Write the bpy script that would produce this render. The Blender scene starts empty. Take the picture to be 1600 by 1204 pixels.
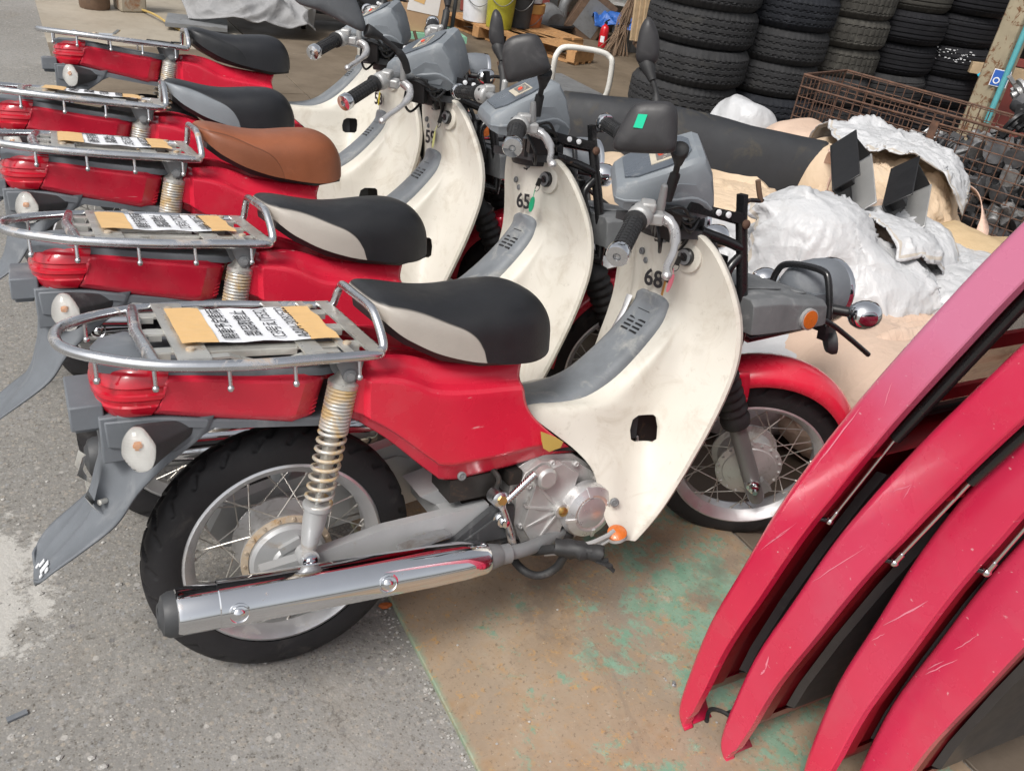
import bpy, bmesh, math, random
from mathutils import Vector, Matrix, noise
random.seed(7)
R = math.radians
S = bpy.context.scene
COL = S.collection

# ---------------------------------------------------------------- camera
cd = bpy.data.cameras.new('camera'); cam = bpy.data.objects.new('camera', cd); COL.objects.link(cam)
cd.sensor_width = 36.0; cd.sensor_fit = 'HORIZONTAL'; cd.lens = 1349.47 / 1600 * 36
cd.clip_start = 0.05; cd.clip_end = 400
def set_cam(pos, pitch, roll, yaw):
    f = Vector((math.cos(yaw) * math.cos(pitch), math.sin(yaw) * math.cos(pitch), -math.sin(pitch)))
    r = Vector((math.sin(yaw), -math.cos(yaw), 0)); d = f.cross(r)
    c, s = math.cos(roll), math.sin(roll)
    rr = c * r + s * d; dd = -s * r + c * d
    cam.matrix_world = Matrix(((rr.x, -dd.x, -f.x, pos[0]), (rr.y, -dd.y, -f.y, pos[1]), (rr.z, -dd.z, -f.z, pos[2]), (0, 0, 0, 1)))
set_cam((-0.34491, -1.22673, 1.44846), R(30.6477), R(-9.6041), R(57.5908))
S.camera = cam

# ---------------------------------------------------------------- sky, sun, exposure (bright overcast)
SUN_EL, SUN_AZ = R(52), R(205)      # direction the light comes from, ccw from +x
w = bpy.data.worlds.new('World'); S.world = w; w.use_nodes = True
wn = w.node_tree; wn.nodes.clear()
sky = wn.nodes.new('ShaderNodeTexSky'); sky.sky_type = 'NISHITA'; sky.sun_disc = False
sky.sun_elevation = SUN_EL; sky.sun_rotation = R(90) - SUN_AZ
sky.air_density = 1.0; sky.dust_density = 4.0; sky.ozone_density = 1.0
hs = wn.nodes.new('ShaderNodeHueSaturation'); hs.inputs['Saturation'].default_value = 0.22
bg = wn.nodes.new('ShaderNodeBackground'); bg.inputs['Strength'].default_value = 0.13
wo = wn.nodes.new('ShaderNodeOutputWorld')
wn.links.new(sky.outputs[0], hs.inputs['Color']); wn.links.new(hs.outputs[0], bg.inputs[0]); wn.links.new(bg.outputs[0], wo.inputs[0])
sl = bpy.data.lights.new('sun', 'SUN'); sl.energy = 1.9; sl.angle = R(18); sl.color = (1.0, 0.96, 0.9)
sun = bpy.data.objects.new('sun', sl); COL.objects.link(sun)
sdir = Vector((math.cos(SUN_AZ) * math.cos(SUN_EL), math.sin(SUN_AZ) * math.cos(SUN_EL), math.sin(SUN_EL)))
sun.rotation_euler = sdir.to_track_quat('Z', 'Y').to_euler(); sun.location = sdir * 20
S.view_settings.view_transform = 'Standard'; S.view_settings.look = 'None'
S.view_settings.gamma = 1.0; S.view_settings.use_curve_mapping = False
S.view_settings.exposure = 0.34

# ---------------------------------------------------------------- materials
def srgb(r, g, b):
    def f(c):
        c /= 255
        return c / 12.92 if c <= .04045 else ((c + .055) / 1.055) ** 2.4
    return (f(r), f(g), f(b))
class NT:
    def __init__(s, name):
        s.m = bpy.data.materials.new(name); s.m.use_nodes = True; s.t = s.m.node_tree; s.t.nodes.clear()
        s.out = s.n('ShaderNodeOutputMaterial'); s.b = s.n('ShaderNodeBsdfPrincipled'); s.l(s.b.outputs[0], s.out.inputs[0])
        tc = s.n('ShaderNodeTexCoord'); oi = s.n('ShaderNodeObjectInfo')
        mul = s.n('ShaderNodeVectorMath'); mul.operation = 'MULTIPLY_ADD'
        s.l(oi.outputs['Random'], mul.inputs[0]); mul.inputs[1].default_value = (13.7, 7.1, 5.3)
        s.l(tc.outputs['Object'], mul.inputs[2]); s.co = mul.outputs[0]; s.raw = tc.outputs['Object']
    def n(s, t): return s.t.nodes.new(t)
    def l(s, a, b): s.t.links.new(a, b)
    def noise(s, scale, detail=4, rough=.55, dist=0, co=None):
        n = s.n('ShaderNodeTexNoise'); n.inputs['Scale'].default_value = scale; n.inputs['Detail'].default_value = detail
        n.inputs['Roughness'].default_value = rough; n.inputs['Distortion'].default_value = dist
        s.l(co or s.co, n.inputs['Vector']); return n.outputs['Fac']
    def ramp(s, fac, a, b, va=0, vb=1):
        n = s.n('ShaderNodeMapRange'); n.inputs[1].default_value = a; n.inputs[2].default_value = b
        n.inputs[3].default_value = va; n.inputs[4].default_value = vb; s.l(fac, n.inputs[0]); return n.outputs[0]
    def mix(s, fac, a, b):
        n = s.n('ShaderNodeMix'); n.data_type = 'RGBA'
        if isinstance(fac, (int, float)): n.inputs[0].default_value = fac
        else: s.l(fac, n.inputs[0])
        for i, v in ((6, a), (7, b)):
            if isinstance(v, tuple): n.inputs[i].default_value = (*v[:3], 1)
            else: s.l(v, n.inputs[i])
        return n.outputs[2]
    def math(s, op, a, b=0.0):
        n = s.n('ShaderNodeMath'); n.operation = op
        for i, v in ((0, a), (1, b)):
            if isinstance(v, (int, float)): n.inputs[i].default_value = v
            else: s.l(v, n.inputs[i])
        return n.outputs[0]
    def bump(s, h, strength, dist=.01, prev=None):
        n = s.n('ShaderNodeBump'); n.inputs['Strength'].default_value = strength; n.inputs['Distance'].default_value = dist
        s.l(h, n.inputs['Height'])
        if prev is not None: s.l(prev, n.inputs['Normal'])
        s.l(n.outputs[0], s.b.inputs['Normal']); return n.outputs[0]
    def set(s, k, v):
        if isinstance(v, (int, float)): s.b.inputs[k].default_value = v
        elif isinstance(v, tuple): s.b.inputs[k].default_value = (*v[:3], 1)
        else: s.l(v, s.b.inputs[k])
def mat(name, col, rough=.5, metal=0, var=.08, vs=9, bump=0, bs=90, dirt=None, rv=.08, coat=0, spec=.5):
    """dirt = (colour, threshold, softness, scale)"""
    t = NT(name)
    n1 = t.noise(vs, 5, .6)
    lo = tuple(max(0, c * (1 - var)) for c in col); hi = tuple(min(1, c * (1 + var)) for c in col)
    c = t.mix(t.ramp(n1, .3, .7), lo, hi)
    r = t.ramp(t.noise(vs * 2.3, 5), .3, .7, max(.02, rough - rv), min(1, rough + rv))
    if dirt:
        m = t.ramp(t.noise(dirt[3], 8, .68, .6), dirt[1], dirt[1] + dirt[2])
        c = t.mix(m, c, dirt[0])
        r = t.math('ADD', r, t.math('MULTIPLY', m, .3))
        if metal: t.set('Metallic', t.math('SUBTRACT', metal, t.math('MULTIPLY', m, metal)))
    elif metal: t.set('Metallic', metal)
    t.set('Base Color', c); t.set('Roughness', r); t.set('Specular IOR Level', spec)
    if coat: t.set('Coat Weight', coat); t.set('Coat Roughness', .06)
    if bump: t.bump(t.noise(bs, 3), bump, .004)
    return t.m

MT = {}
RED = (0.64, 0.016, 0.045)
def red_paint(name, base, faded=0.0):  # faded: how much pink is mixed into the red
    t = NT(name)
    c = t.mix(t.ramp(t.noise(4, 5), .3, .75), tuple(x * .93 for x in base), tuple(min(1, x * 1.06 + .004) for x in base))
    # fine pale scratches: stretched noise, thresholded
    mp = t.n('ShaderNodeMapping'); mp.inputs['Scale'].default_value = (3, 30, 46); mp.inputs['Rotation'].default_value = (.3, .5, .2); t.l(t.co, mp.inputs[0])
    s1 = t.ramp(t.noise(3, 3, .5, 0, mp.outputs[0]), .715, .74, 0, .55)
    dust = t.ramp(t.noise(7, 8, .7), .5, .85, 0, .16)
    c = t.mix(dust, c, (.42, .3, .28)); c = t.mix(s1, c, (.75, .5, .5))
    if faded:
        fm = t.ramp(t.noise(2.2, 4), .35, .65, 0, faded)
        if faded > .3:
            sx = t.n('ShaderNodeSeparateXYZ'); t.l(t.raw, sx.inputs[0]); fm = t.ramp(t.math('ADD', sx.outputs[2], t.math('MULTIPLY', t.noise(5, 6), .16)), .84, 1.06, 0, .8)  # pink mixed in more strongly with height, its border broken by noise
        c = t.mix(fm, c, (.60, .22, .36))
    t.set('Base Color', c); t.set('Roughness', t.ramp(t.noise(14, 6), .3, .8, .2, .36))
    t.set('Coat Weight', .5); t.set('Coat Roughness', .12)
    t.bump(t.noise(60, 3), .02, .004)
    return t.m
MT['red'] = red_paint('red_paint', RED)
MT['red_pink_top'] = red_paint('pink_topped_red_paint', (.60, .016, .066), .45)
MT['red_gate'] = red_paint('tailgate_red_paint', (.60, .016, .066), .12)
MT['red_dark'] = mat('red_inner_paint', (.2, .004, .010), .38, var=.1, coat=.1)
MT['bar_red'] = mat('red_bar_paint', (.36, .01, .02), .4)
MT['black_plastic'] = mat('weathered_black_plastic', (.045, .047, .05), .55, var=.18, vs=14, bump=.05, bs=300, dirt=((.16, .16, .16), .58, .25, 16))
MT['fender_plastic'] = mat('weathered_grey_black_plastic', (.13, .142, .158), .6, var=.15, vs=9, bump=.05, bs=260, dirt=((.28, .285, .29), .55, .3, 8))
MT['gloss_black'] = mat('gloss_black_paint', (.013, .013, .014), .28, var=.15, dirt=((.12, .07, .045), .64, .12, 30), coat=.2)
MT['grey_plastic'] = mat('grey_plastic', (.185, .205, .225), .5, var=.08, vs=14, bump=.04, bs=320, dirt=((.34, .345, .34), .56, .25, 22))
MT['tunnel_grey'] = mat('scuffed_grey_plastic', (.165, .18, .195), .55, var=.18, vs=11, bump=.05, bs=260, dirt=((.34, .34, .32), .54, .2, 17))
MT['cover_grey'] = mat('dull_grey_rack_cover', (.13, .135, .14), .6, var=.12, vs=25, bump=.06, bs=300, dirt=((.25, .25, .25), .56, .2, 25))
MT['chrome'] = mat('chrome', (.74, .75, .77), .06, 1, var=.04, vs=10, rv=.04, dirt=((.36, .17, .06), .64, .09, 15))
MT['chrome_worn'] = mat('worn_chrome_tube', (.66, .67, .69), .25, 1, var=.12, vs=12, rv=.1, dirt=((.36, .27, .2), .56, .14, 16))
MT['plate_metal'] = mat('dull_plated_steel', (.62, .61, .57), .36, .7, var=.16, vs=15, rv=.12, dirt=((.36, .29, .23), .57, .2, 20))
MT['alu'] = mat('dirty_cast_aluminium', (.52, .51, .50), .42, .55, var=.12, vs=14, bump=.05, bs=120, dirt=((.2, .17, .14), .57, .14, 18))
MT['alu_cover'] = mat('worn_alloy_cover', (.62, .61, .61), .32, .7, var=.1, vs=20, dirt=((.25, .2, .16), .62, .12, 22))
MT['silver_paint'] = mat('silver_painted_steel', (.42, .425, .43), .42, .25, var=.08, vs=10, dirt=((.3, .25, .2), .6, .15, 18))
MT['rim'] = mat('dull_wheel_rim', (.68, .68, .69), .36, .75, var=.1, vs=14, dirt=((.36, .32, .26), .6, .18, 14))
MT['fork_grey'] = mat('grey_fork_paint', (.2, .195, .195), .4, .3, var=.08)
MT['spoke'] = mat('zinc_spoke', (.48, .46, .42), .35, .8, dirt=((.3, .2, .13), .55, .15, 40))
MT['spring'] = mat('rust_stained_spring', (.56, .55, .52), .38, .5, var=.1, dirt=((.47, .33, .16), .45, .16, 22))
MT['rust_ring'] = mat('corroded_hub_ring', (.46, .38, .29), .6, .3, var=.2, vs=20, dirt=((.36, .22, .1), .54, .12, 26))
MT['tyre'] = mat('tyre_rubber', (.019, .018, .0195), .62, var=.2, vs=14, bump=.08, bs=200, dirt=((.085, .078, .07), .56, .3, 12), spec=.35)
MT['rubber'] = mat('black_rubber', (.018, .018, .019), .6, var=.2, dirt=((.1, .095, .09), .6, .2, 25))
MT['brass'] = mat('brass_bolt', (.55, .36, .12), .35, .9)
MT['wire_black'] = mat('black_cable', (.012, .012, .013), .45)
MT['dark_engine'] = mat('dark_oily_metal', (.025, .022, .02), .6, .2, var=.3, dirt=((.12, .07, .04), .6, .15, 25))
MT['white_mark'] = mat('white_marking', (.75, .76, .78), .5)
MT['black_ink'] = mat('black_lettering', (.02, .02, .022), .5)
MT['decal'] = mat('white_caution_label', (.74, .75, .77), .4)
MT['orange'] = mat('amber_reflector', (.56, .13, .014), .25, bump=.25, bs=420, coat=.4)
MT['green_tag'] = mat('green_plastic_tag', (.0, .36, .17), .4)
MT['yellow_tag'] = mat('yellow_plastic_tag', (.68, .56, .03), .4)
MT['pale_tag'] = mat('pale_yellow_plastic_tag', (.66, .66, .26), .4)
MT['pink_tag'] = mat('pink_plastic_tag', (.75, .2, .26), .35)
MT['green_sticker'] = mat('green_sticker', (.0, .52, .29), .4, var=.03)
MT['paper'] = mat('paper', (.76, .77, .8), .75, var=.03)
MT['tape'] = mat('tan_packing_tape', (.72, .46, .2), .5, var=.06, vs=30)
MT['paint_chip'] = mat('old_yellow_paint', (.52, .36, .09), .5)
MT['mirror_glass'] = mat('mirror_glass', (.8, .8, .82), .04, 1, var=.01, rv=.01)
def lens(name, col, trans=.0, rough=.12, band=13, bst=.12):
    t = NT(name)
    t.set('Base Color', t.mix(t.ramp(t.noise(40, 3), .3, .7), tuple(c * .8 for c in col), col)); t.set('Roughness', rough)
    t.set('Coat Weight', .6); t.set('Coat Roughness', .05)
    if trans: t.set('Transmission Weight', trans); t.set('IOR', 1.3)
    w_ = t.n('ShaderNodeTexWave'); w_.inputs['Scale'].default_value = band; w_.inputs['Distortion'].default_value = .6; w_.bands_direction = 'Z'
    t.l(t.raw, w_.inputs[0]); t.bump(w_.outputs[1], bst, .003)
    return t.m
MT['red_lens'] = lens('red_tail_lens', (.52, .005, .022))
MT['clear_lens'] = lens('yellowed_clear_lens', (.90, .885, .83), .88, .12, 60, .2)
MT['amber_bulb'] = mat('amber_bulb', (.7, .28, .08), .3)

# cream leg shield: grime in streaks and along the foot of the moulding
t = NT('cream_leg_shield_plastic')
c = t.mix(t.ramp(t.noise(5, 5), .3, .7), (.585, .555, .485), (.655, .625, .56))
c = t.mix(t.ramp(t.noise(9, 8, .7, 1.0), .52, .76, 0, .6), c, (.36, .30, .22))
c = t.mix(t.ramp(t.noise(38, 6, .75, .4), .6, .7, 0, .35), c, (.30, .26, .2))
mp = t.n('ShaderNodeMapping'); mp.inputs['Scale'].default_value = (9, 9, 1.2); t.l(t.co, mp.inputs[0])
c = t.mix(t.ramp(t.noise(5, 6, .6, .3, mp.outputs[0]), .6, .85, 0, .4), c, (.40, .33, .24))
t.set('Base Color', c); t.set('Roughness', t.ramp(t.noise(12, 5), .3, .7, .36, .55)); t.bump(t.noise(50, 3), .03, .004)
MT['cream'] = t.m

# seat vinyl: black top with a coloured side below a curved seam (seam height drawn along the seat)
def seat_mat(name, top, side, seam=True, torn=None):
    t = NT(name)
    sx = t.n('ShaderNodeSeparateXYZ'); t.l(t.raw, sx.inputs[0])
    c = t.mix(t.ramp(t.noise(7, 6), .3, .7), tuple(x * .8 for x in top), tuple(x * 1.3 for x in top))
    c = t.mix(t.ramp(t.noise(18, 8, .7), .58, .85, 0, .3), c, tuple(min(1, x * 2.2 + .03) for x in top))
    if seam:
        u = t.ramp(sx.outputs[0], .10, .40)
        fc = t.n('ShaderNodeFloatCurve'); cv = fc.mapping.curves[0]
        pts = [(.0, .772), (.14, .765), (.25, .757), (.43, .745), (.62, .722), (.78, .698), (.865, .665), (.90, .634)]
        z0, z1 = .6, .8
        cv.points[0].location = (0, (pts[0][1] - z0) / (z1 - z0)); cv.points[1].location = (1, 0)
        for px, pz in pts[1:]: cv.points.new(px, (pz - z0) / (z1 - z0))
        fc.mapping.update(); t.l(u, fc.inputs[1])
        zz = t.ramp(sx.outputs[2], z0, z1)
        dlt = t.math('SUBTRACT', fc.outputs[0], zz)
        below = t.ramp(dlt, -.004, .004)
        sc = t.mix(t.ramp(t.noise(8, 6), .3, .7), tuple(x * .88 for x in side), tuple(min(1, x * 1.08) for x in side))
        sc = t.mix(t.ramp(t.noise(6, 8, .7), .56, .85, 0, .4), sc, tuple(x * .4 for x in side))
        c = t.mix(below, c, sc)
        c = t.mix(t.ramp(t.math('ABSOLUTE', dlt), .0035, .009, .75, 0), c, tuple(x * .35 for x in side))
        band = t.ramp(t.math('ABSOLUTE', dlt), 0, .022, 0, 1)
        t.bump(t.math('ADD', t.math('MULTIPLY', band, .8), t.math('MULTIPLY', t.noise(260, 2), .25)), .35, .004)
    else:
        t.bump(t.noise(260, 2), .08, .003)
    t.set('Base Color', c); t.set('Roughness', t.ramp(t.noise(20, 5), .3, .7, .4, .56)); return t.m
MT['seat_grey'] = seat_mat('black_vinyl_with_beige_grey_side', (.012, .0125, .0145), (.40, .365, .325))
MT['seat_bluegrey'] = seat_mat('black_vinyl_with_worn_grey_side', (.012, .013, .016), (.2, .22, .24))
MT['seat_black'] = seat_mat('all_black_vinyl', (.014, .015, .018), (.012, .013, .015))
MT['seat_brown'] = seat_mat('tan_brown_vinyl', (.235, .075, .032), (.215, .07, .03))

# grounds
t = NT('asphalt')
def vor(sc, feat='F1'):
    v = t.n('ShaderNodeTexVoronoi'); v.inputs['Scale'].default_value = sc; v.feature = feat; t.l(t.raw, v.inputs[0]); return v
v = vor(105); v2 = vor(230); v3 = vor(60)
c = t.mix(t.ramp(t.noise(.9, 6, .6, 0, t.raw), .35, .68), (.186, .178, .164), (.265, .257, .243))
sep = t.n('ShaderNodeSeparateColor'); t.l(v.outputs['Color'], sep.inputs[0]); sep2 = t.n('ShaderNodeSeparateColor'); t.l(v2.outputs['Color'], sep2.inputs[0]); sep3 = t.n('ShaderNodeSeparateColor'); t.l(v3.outputs['Color'], sep3.inputs[0])
body = t.ramp(v.outputs['Distance'], .62, .40)
c = t.mix(t.math('MULTIPLY', body, t.ramp(sep.outputs[0], .4, .85, 0, .75)), c, t.mix(sep.outputs[1], (.33, .29, .24), (.27, .275, .28)))
c = t.mix(t.math('MULTIPLY', t.ramp(v2.outputs['Distance'], .6, .4), t.ramp(sep2.outputs[0], .35, .85, 0, .85)), c, t.mix(sep2.outputs[1], (.095, .085, .07), (.37, .35, .315)))
c = t.mix(t.math('MULTIPLY', t.ramp(v3.outputs['Distance'], .45, .3), t.ramp(sep3.outputs[0], .93, .95, 0, .75)), c, t.mix(sep3.outputs[1], (.13, .13, .14), (.46, .44, .41)))
c = t.mix(t.ramp(t.noise(55, 4, .65, 0, t.raw), .56, .68, 0, .6), c, (.07, .062, .052))
c = t.mix(t.ramp(t.noise(2.7, 9, .72, .4, t.raw), .57, .74, 0, .5), c, (.40, .385, .355))
c = t.mix(t.ramp(t.noise(2.1, 8, .7, .2, t.raw), .56, .76, 0, .5), c, (.20, .165, .125))
# pale worn patch at the left edge of the lane
g = t.n('ShaderNodeVectorMath'); g.operation = 'DISTANCE'; t.l(t.raw, g.inputs[0]); g.inputs[1].default_value = (-.66, .38, 0)
pm = t.ramp(t.math('ADD', g.outputs['Value'], t.math('MULTIPLY', t.noise(9, 11, .78, 0, t.raw), .6)), .56, .525, 0, .7)
c = t.mix(pm, c, (.50, .485, .455))
ve = vor(.9, 'DISTANCE_TO_EDGE')
ad = t.n('ShaderNodeVectorMath'); ad.operation = 'MULTIPLY_ADD'; nn = t.n('ShaderNodeTexNoise'); nn.inputs['Scale'].default_value = 5; nn.inputs['Detail'].default_value = 9; t.l(t.raw, nn.inputs['Vector'])
t.l(nn.outputs['Color'], ad.inputs[0]); ad.inputs[1].default_value = (.35, .35, 0); t.l(t.raw, ad.inputs[2]); t.l(ad.outputs[0], ve.inputs['Vector'])
ck = t.math('MULTIPLY', t.ramp(ve.outputs['Distance'], .0022, .0), t.ramp(t.noise(2.7, 5, .6, 0, t.raw), .52, .56))
c = t.mix(t.math('MULTIPLY', ck, .45), c, (.07, .062, .055))
t.set('Base Color', c); t.set('Roughness', .88); t.set('Specular IOR Level', .3)
h = t.math('ADD', t.math('MULTIPLY', v.outputs['Distance'], -.6), t.math('MULTIPLY', v2.outputs['Distance'], -.35)); h = t.math('ADD', h, t.math('MULTIPLY', t.noise(12, 8, .7, 0, t.raw), 1.2))
t.bump(h, .32, .004); MT['asphalt'] = t.m

t = NT('rusty_green_painted_steel')
sx = t.n('ShaderNodeSeparateXYZ'); t.l(t.raw, sx.inputs[0])
c = t.mix(t.ramp(t.noise(3.3, 9, .65, 0, t.raw), .36, .66), (.27, .20, .135), (.37, .295, .215))
c = t.mix(t.ramp(t.noise(14, 9, .7, 0, t.raw), .5, .75, 0, .7), c, (.33, .2, .09))
c = t.mix(t.ramp(t.noise(26, 9, .75, 0, t.raw), .5, .8, 0, .5), c, (.17, .11, .07))
c = t.mix(t.ramp(t.noise(1.9, 5, .6, 0, t.raw), .56, .72, 0, .55), c, (.23, .215, .19))
g = t.n('ShaderNodeVectorMath'); g.operation = 'DISTANCE'; t.l(t.raw, g.inputs[0]); g.inputs[1].default_value = (1.05, -.25, .01)
wgt = t.ramp(g.outputs['Value'], .95, .1, -.095, .075)
n_ = t.math('ADD', t.math('ADD', t.math('MULTIPLY', t.noise(6.5, 11, .76, .2, t.raw), .7), t.math('MULTIPLY', t.noise(38, 8, .75, 0, t.raw), .3)), wgt)
gm = t.ramp(n_, .525, .58)
ed = t.math('MULTIPLY', t.ramp(t.math('ADD', sx.outputs[0], t.math('MULTIPLY', t.noise(13, 9, .75, 0, t.raw), .06)), .294, .278, 0, .7), t.ramp(t.noise(6, 7, .7, 0, t.raw), .40, .50, .1, 1))
gm = t.math('MAXIMUM', gm, ed)
gc = t.mix(t.ramp(t.noise(15, 9, .72, 0, t.raw), .35, .7), (.155, .29, .205), (.27, .375, .285))
c = t.mix(gm, c, gc)
pale = t.ramp(t.math('ADD', t.noise(10, 10, .75, 0, t.raw), t.math('MULTIPLY', wgt, .5)), .62, .7, 0, .7)
c = t.mix(pale, c, (.47, .42, .34))
c = t.mix(t.ramp(t.noise(95, 5, .75, 0, t.raw), .57, .64, 0, .55), c, (.13, .09, .06))
c = t.mix(t.math('MULTIPLY', t.ramp(t.noise(48, 6, .8, 0, t.raw), .55, .62, 0, .75), t.ramp(t.noise(5, 4, .6, 0, t.raw), .4, .6)), c, (.46, .27, .10))
c = t.mix(t.ramp(t.noise(150, 3, .7, 0, t.raw), .66, .72, 0, .7), c, (.52, .46, .36))
c = t.mix(t.ramp(t.noise(2.6, 7, .7, .6, t.raw), .57, .66, 0, .55), c, (.16, .13, .105))
t.set('Base Color', c); t.set('Roughness', t.ramp(t.noise(9, 6, .6, 0, t.raw), .3, .7, .55, .8)); t.set('Specular IOR Level', .35)
t.bump(t.math('ADD', t.math('MULTIPLY', gm, .4), t.noise(50, 6, .6, 0, t.raw)), .25, .003); MT['steel_plate'] = t.m

def floor_mat(name, a, b):
    t = NT(name)
    c = t.mix(t.ramp(t.noise(1.4, 8, .65, 0, t.raw), .35, .68), a, b)
    c = t.mix(t.ramp(t.noise(6, 9, .7, 0, t.raw), .52, .78, 0, .5), c, tuple(x * .5 for x in a))
    c = t.mix(t.ramp(t.noise(17, 9, .75, 0, t.raw), .6, .8, 0, .4), c, tuple(min(1, x * 1.5) for x in b))
    ch = t.n('ShaderNodeTexVoronoi'); ch.inputs['Scale'].default_value = 26; t.l(t.raw, ch.inputs[0])
    t.set('Base Color', c); t.set('Roughness', t.ramp(t.noise(3, 6, .6, 0, t.raw), .3, .7, .55, .82)); t.set('Specular IOR Level', .35)
    t.bump(t.math('ADD', t.math('MULTIPLY', ch.outputs['Distance'], .4), t.noise(30, 6, .6, 0, t.raw)), .3, .004)
    return t.m
MT['floor_brown'] = floor_mat('brown_stained_steel_floor', (.115, .088, .06), (.195, .155, .112))
MT['floor_beige'] = floor_mat('beige_dusty_concrete', (.29, .25, .195), (.37, .33, .265))
MT['floor_dark'] = floor_mat('dark_oily_concrete', (.09, .07, .052), (.15, .12, .092))

def cloth(name, a, b, dirt, sheen=.0, weave=True):
    t = NT(name)
    c = t.mix(t.ramp(t.noise(4, 6), .3, .7), a, b)
    c = t.mix(t.ramp(t.noise(5, 9, .7, .5), .56, .8, 0, .5), c, dirt)
    t.set('Base Color', c); t.set('Roughness', .7 if not sheen else .42)
    w1 = t.noise(6, 3, .45, 1.2); w2 = t.noise(22, 3, .5, 1.0)
    uv = t.n('ShaderNodeTexCoord'); sp = t.n('ShaderNodeSeparateXYZ'); t.l(uv.outputs['UV'], sp.inputs[0])
    st = t.math('MULTIPLY', t.ramp(t.math('ABSOLUTE', t.math('SUBTRACT', t.math('FRACT', t.math('MULTIPLY', sp.outputs[0], 34.0)), .5)), .40, .48), .0 if sheen else 1.0)
    c = t.mix(t.math('MULTIPLY', st, .22), c, tuple(x * .55 for x in a)); t.set('Base Color', c)
    vd = t.n('ShaderNodeTexNoise'); vd.inputs['Scale'].default_value = 6; t.l(t.co, vd.inputs['Vector'])
    va = t.n('ShaderNodeVectorMath'); va.operation = 'MULTIPLY_ADD'; t.l(vd.outputs['Color'], va.inputs[0]); va.inputs[1].default_value = (.12, .12, .12); t.l(t.co, va.inputs[2])
    vo = t.n('ShaderNodeTexVoronoi'); vo.inputs['Scale'].default_value = 13 if sheen else 7; t.l(va.outputs[0], vo.inputs['Vector'])
    t.bump(vo.outputs['Distance'], .3 if sheen else .22, .03)
    prevn = t.b.inputs['Normal'].links[0].from_socket
    h = t.math('ADD', t.math('MULTIPLY', t.math('ABSOLUTE', t.math('SUBTRACT', w1, .5)), -2.6), t.math('MULTIPLY', t.math('ABSOLUTE', t.math('SUBTRACT', w2, .5)), -.7))
    t.bump(h, .28, .02, prevn); return t.m
MT['bag_white'] = cloth('white_woven_plastic', (.475, .48, .49), (.545, .55, .56), (.36, .34, .31), .3)
MT['bag_beige'] = cloth('cream_woven_bag', (.60, .455, .31), (.66, .52, .38), (.42, .33, .23))
MT['bag_pink'] = cloth('peach_woven_bag', (.58, .42, .32), (.64, .49, .385), (.42, .33, .25))
MT['bag_tan'] = cloth('tan_woven_bag', (.5, .36, .2), (.58, .44, .27), (.3, .22, .13))
MT['hem'] = mat('stitched_hem', (.44, .40, .35), .8, var=.15, vs=40)
MT['strap'] = mat('pinkish_webbing_strap', (.66, .46, .37), .75, bump=.3, bs=500)
MT['tarp'] = cloth('grey_tarpaulin', (.25, .25, .255), (.34, .34, .345), (.16, .15, .14))
MT['mat_rubber'] = mat('dusty_black_rubber_mat', (.020, .0215, .025), .62, var=.2, vs=6, bump=.05, bs=200, dirt=((.085, .072, .05), .56, .2, 7))
def tyre_old(name, base, dirt):
    return mat(name, base, .8, var=.2, vs=10, bump=.15, bs=120, dirt=dirt, spec=.3)
MT['tyre_a'] = tyre_old('old_tyre_charcoal', (.028, .028, .0295), ((.06, .058, .055), .52, .3, 9))
MT['tyre_b'] = tyre_old('old_tyre_blue_black', (.013, .0145, .019), ((.04, .042, .048), .55, .3, 9))
MT['tyre_c'] = tyre_old('old_tyre_dusty_brown', (.05, .047, .041), ((.125, .12, .104), .48, .3, 9))
MT['tyre_d'] = tyre_old('old_tyre_dark', (.010, .010, .0125), ((.034, .034, .036), .57, .3, 9))
MT['rust_wire'] = mat('rusty_wire', (.12, .066, .045), .75, .25, var=.35, vs=30, dirt=((.22, .09, .04), .58, .15, 30))
MT['wood'] = mat('pallet_wood', (.43, .235, .1), .7, var=.2, vs=14, bump=.15, bs=60, dirt=((.2, .11, .055), .56, .2, 10))
MT['wood_pale'] = mat('pale_timber', (.46, .34, .21), .7, var=.15, vs=16, bump=.1, bs=60, dirt=((.25, .17, .1), .58, .2, 14))
MT['white_paint'] = mat('chipped_white_paint', (.74, .73, .69), .45, var=.05, dirt=((.32, .2, .11), .66, .08, 16))
MT['cardboard'] = mat('cardboard', (.42, .275, .16), .8, var=.1)
MT['label_print'] = mat('printed_white_label', (.74, .71, .68), .6, var=.1, vs=4)
MT['orange_pail'] = mat('faded_orange_pail', (.52, .16, .05), .55, var=.15, dirt=((.12, .09, .07), .58, .2, 8))
MT['pail_lid'] = mat('ochre_pail_rim', (.52, .29, .09), .55, var=.12, dirt=((.25, .14, .06), .6, .2, 9))
MT['white_bucket'] = mat('white_plastic_bucket', (.7, .71, .74), .45, dirt=((.4, .38, .35), .6, .2, 8))
MT['yellow_drum'] = mat('olive_yellow_drum', (.36, .33, .03), .5, var=.2, dirt=((.12, .11, .04), .58, .2, 8))
MT['ext_red'] = mat('fire_extinguisher_red', (.55, .012, .02), .3, coat=.4)
MT['rust_box'] = mat('rusty_box_steel', (.16, .1, .065), .75, .2, var=.3, dirt=((.07, .06, .05), .52, .2, 9))
MT['green_paint'] = mat('pale_green_paint', (.23, .48, .33), .5, dirt=((.3, .25, .18), .62, .1, 14))
MT['blue_cloth'] = mat('blue_plastic_sheet', (.03, .12, .42), .5, var=.2)
MT['dark_grey'] = mat('dark_grey_plastic', (.045, .048, .052), .6, var=.2)
MT['mid_grey'] = mat('mid_grey_metal', (.2, .205, .21), .5, .2, var=.15, dirt=((.1, .08, .06), .57, .2, 14))
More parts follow.
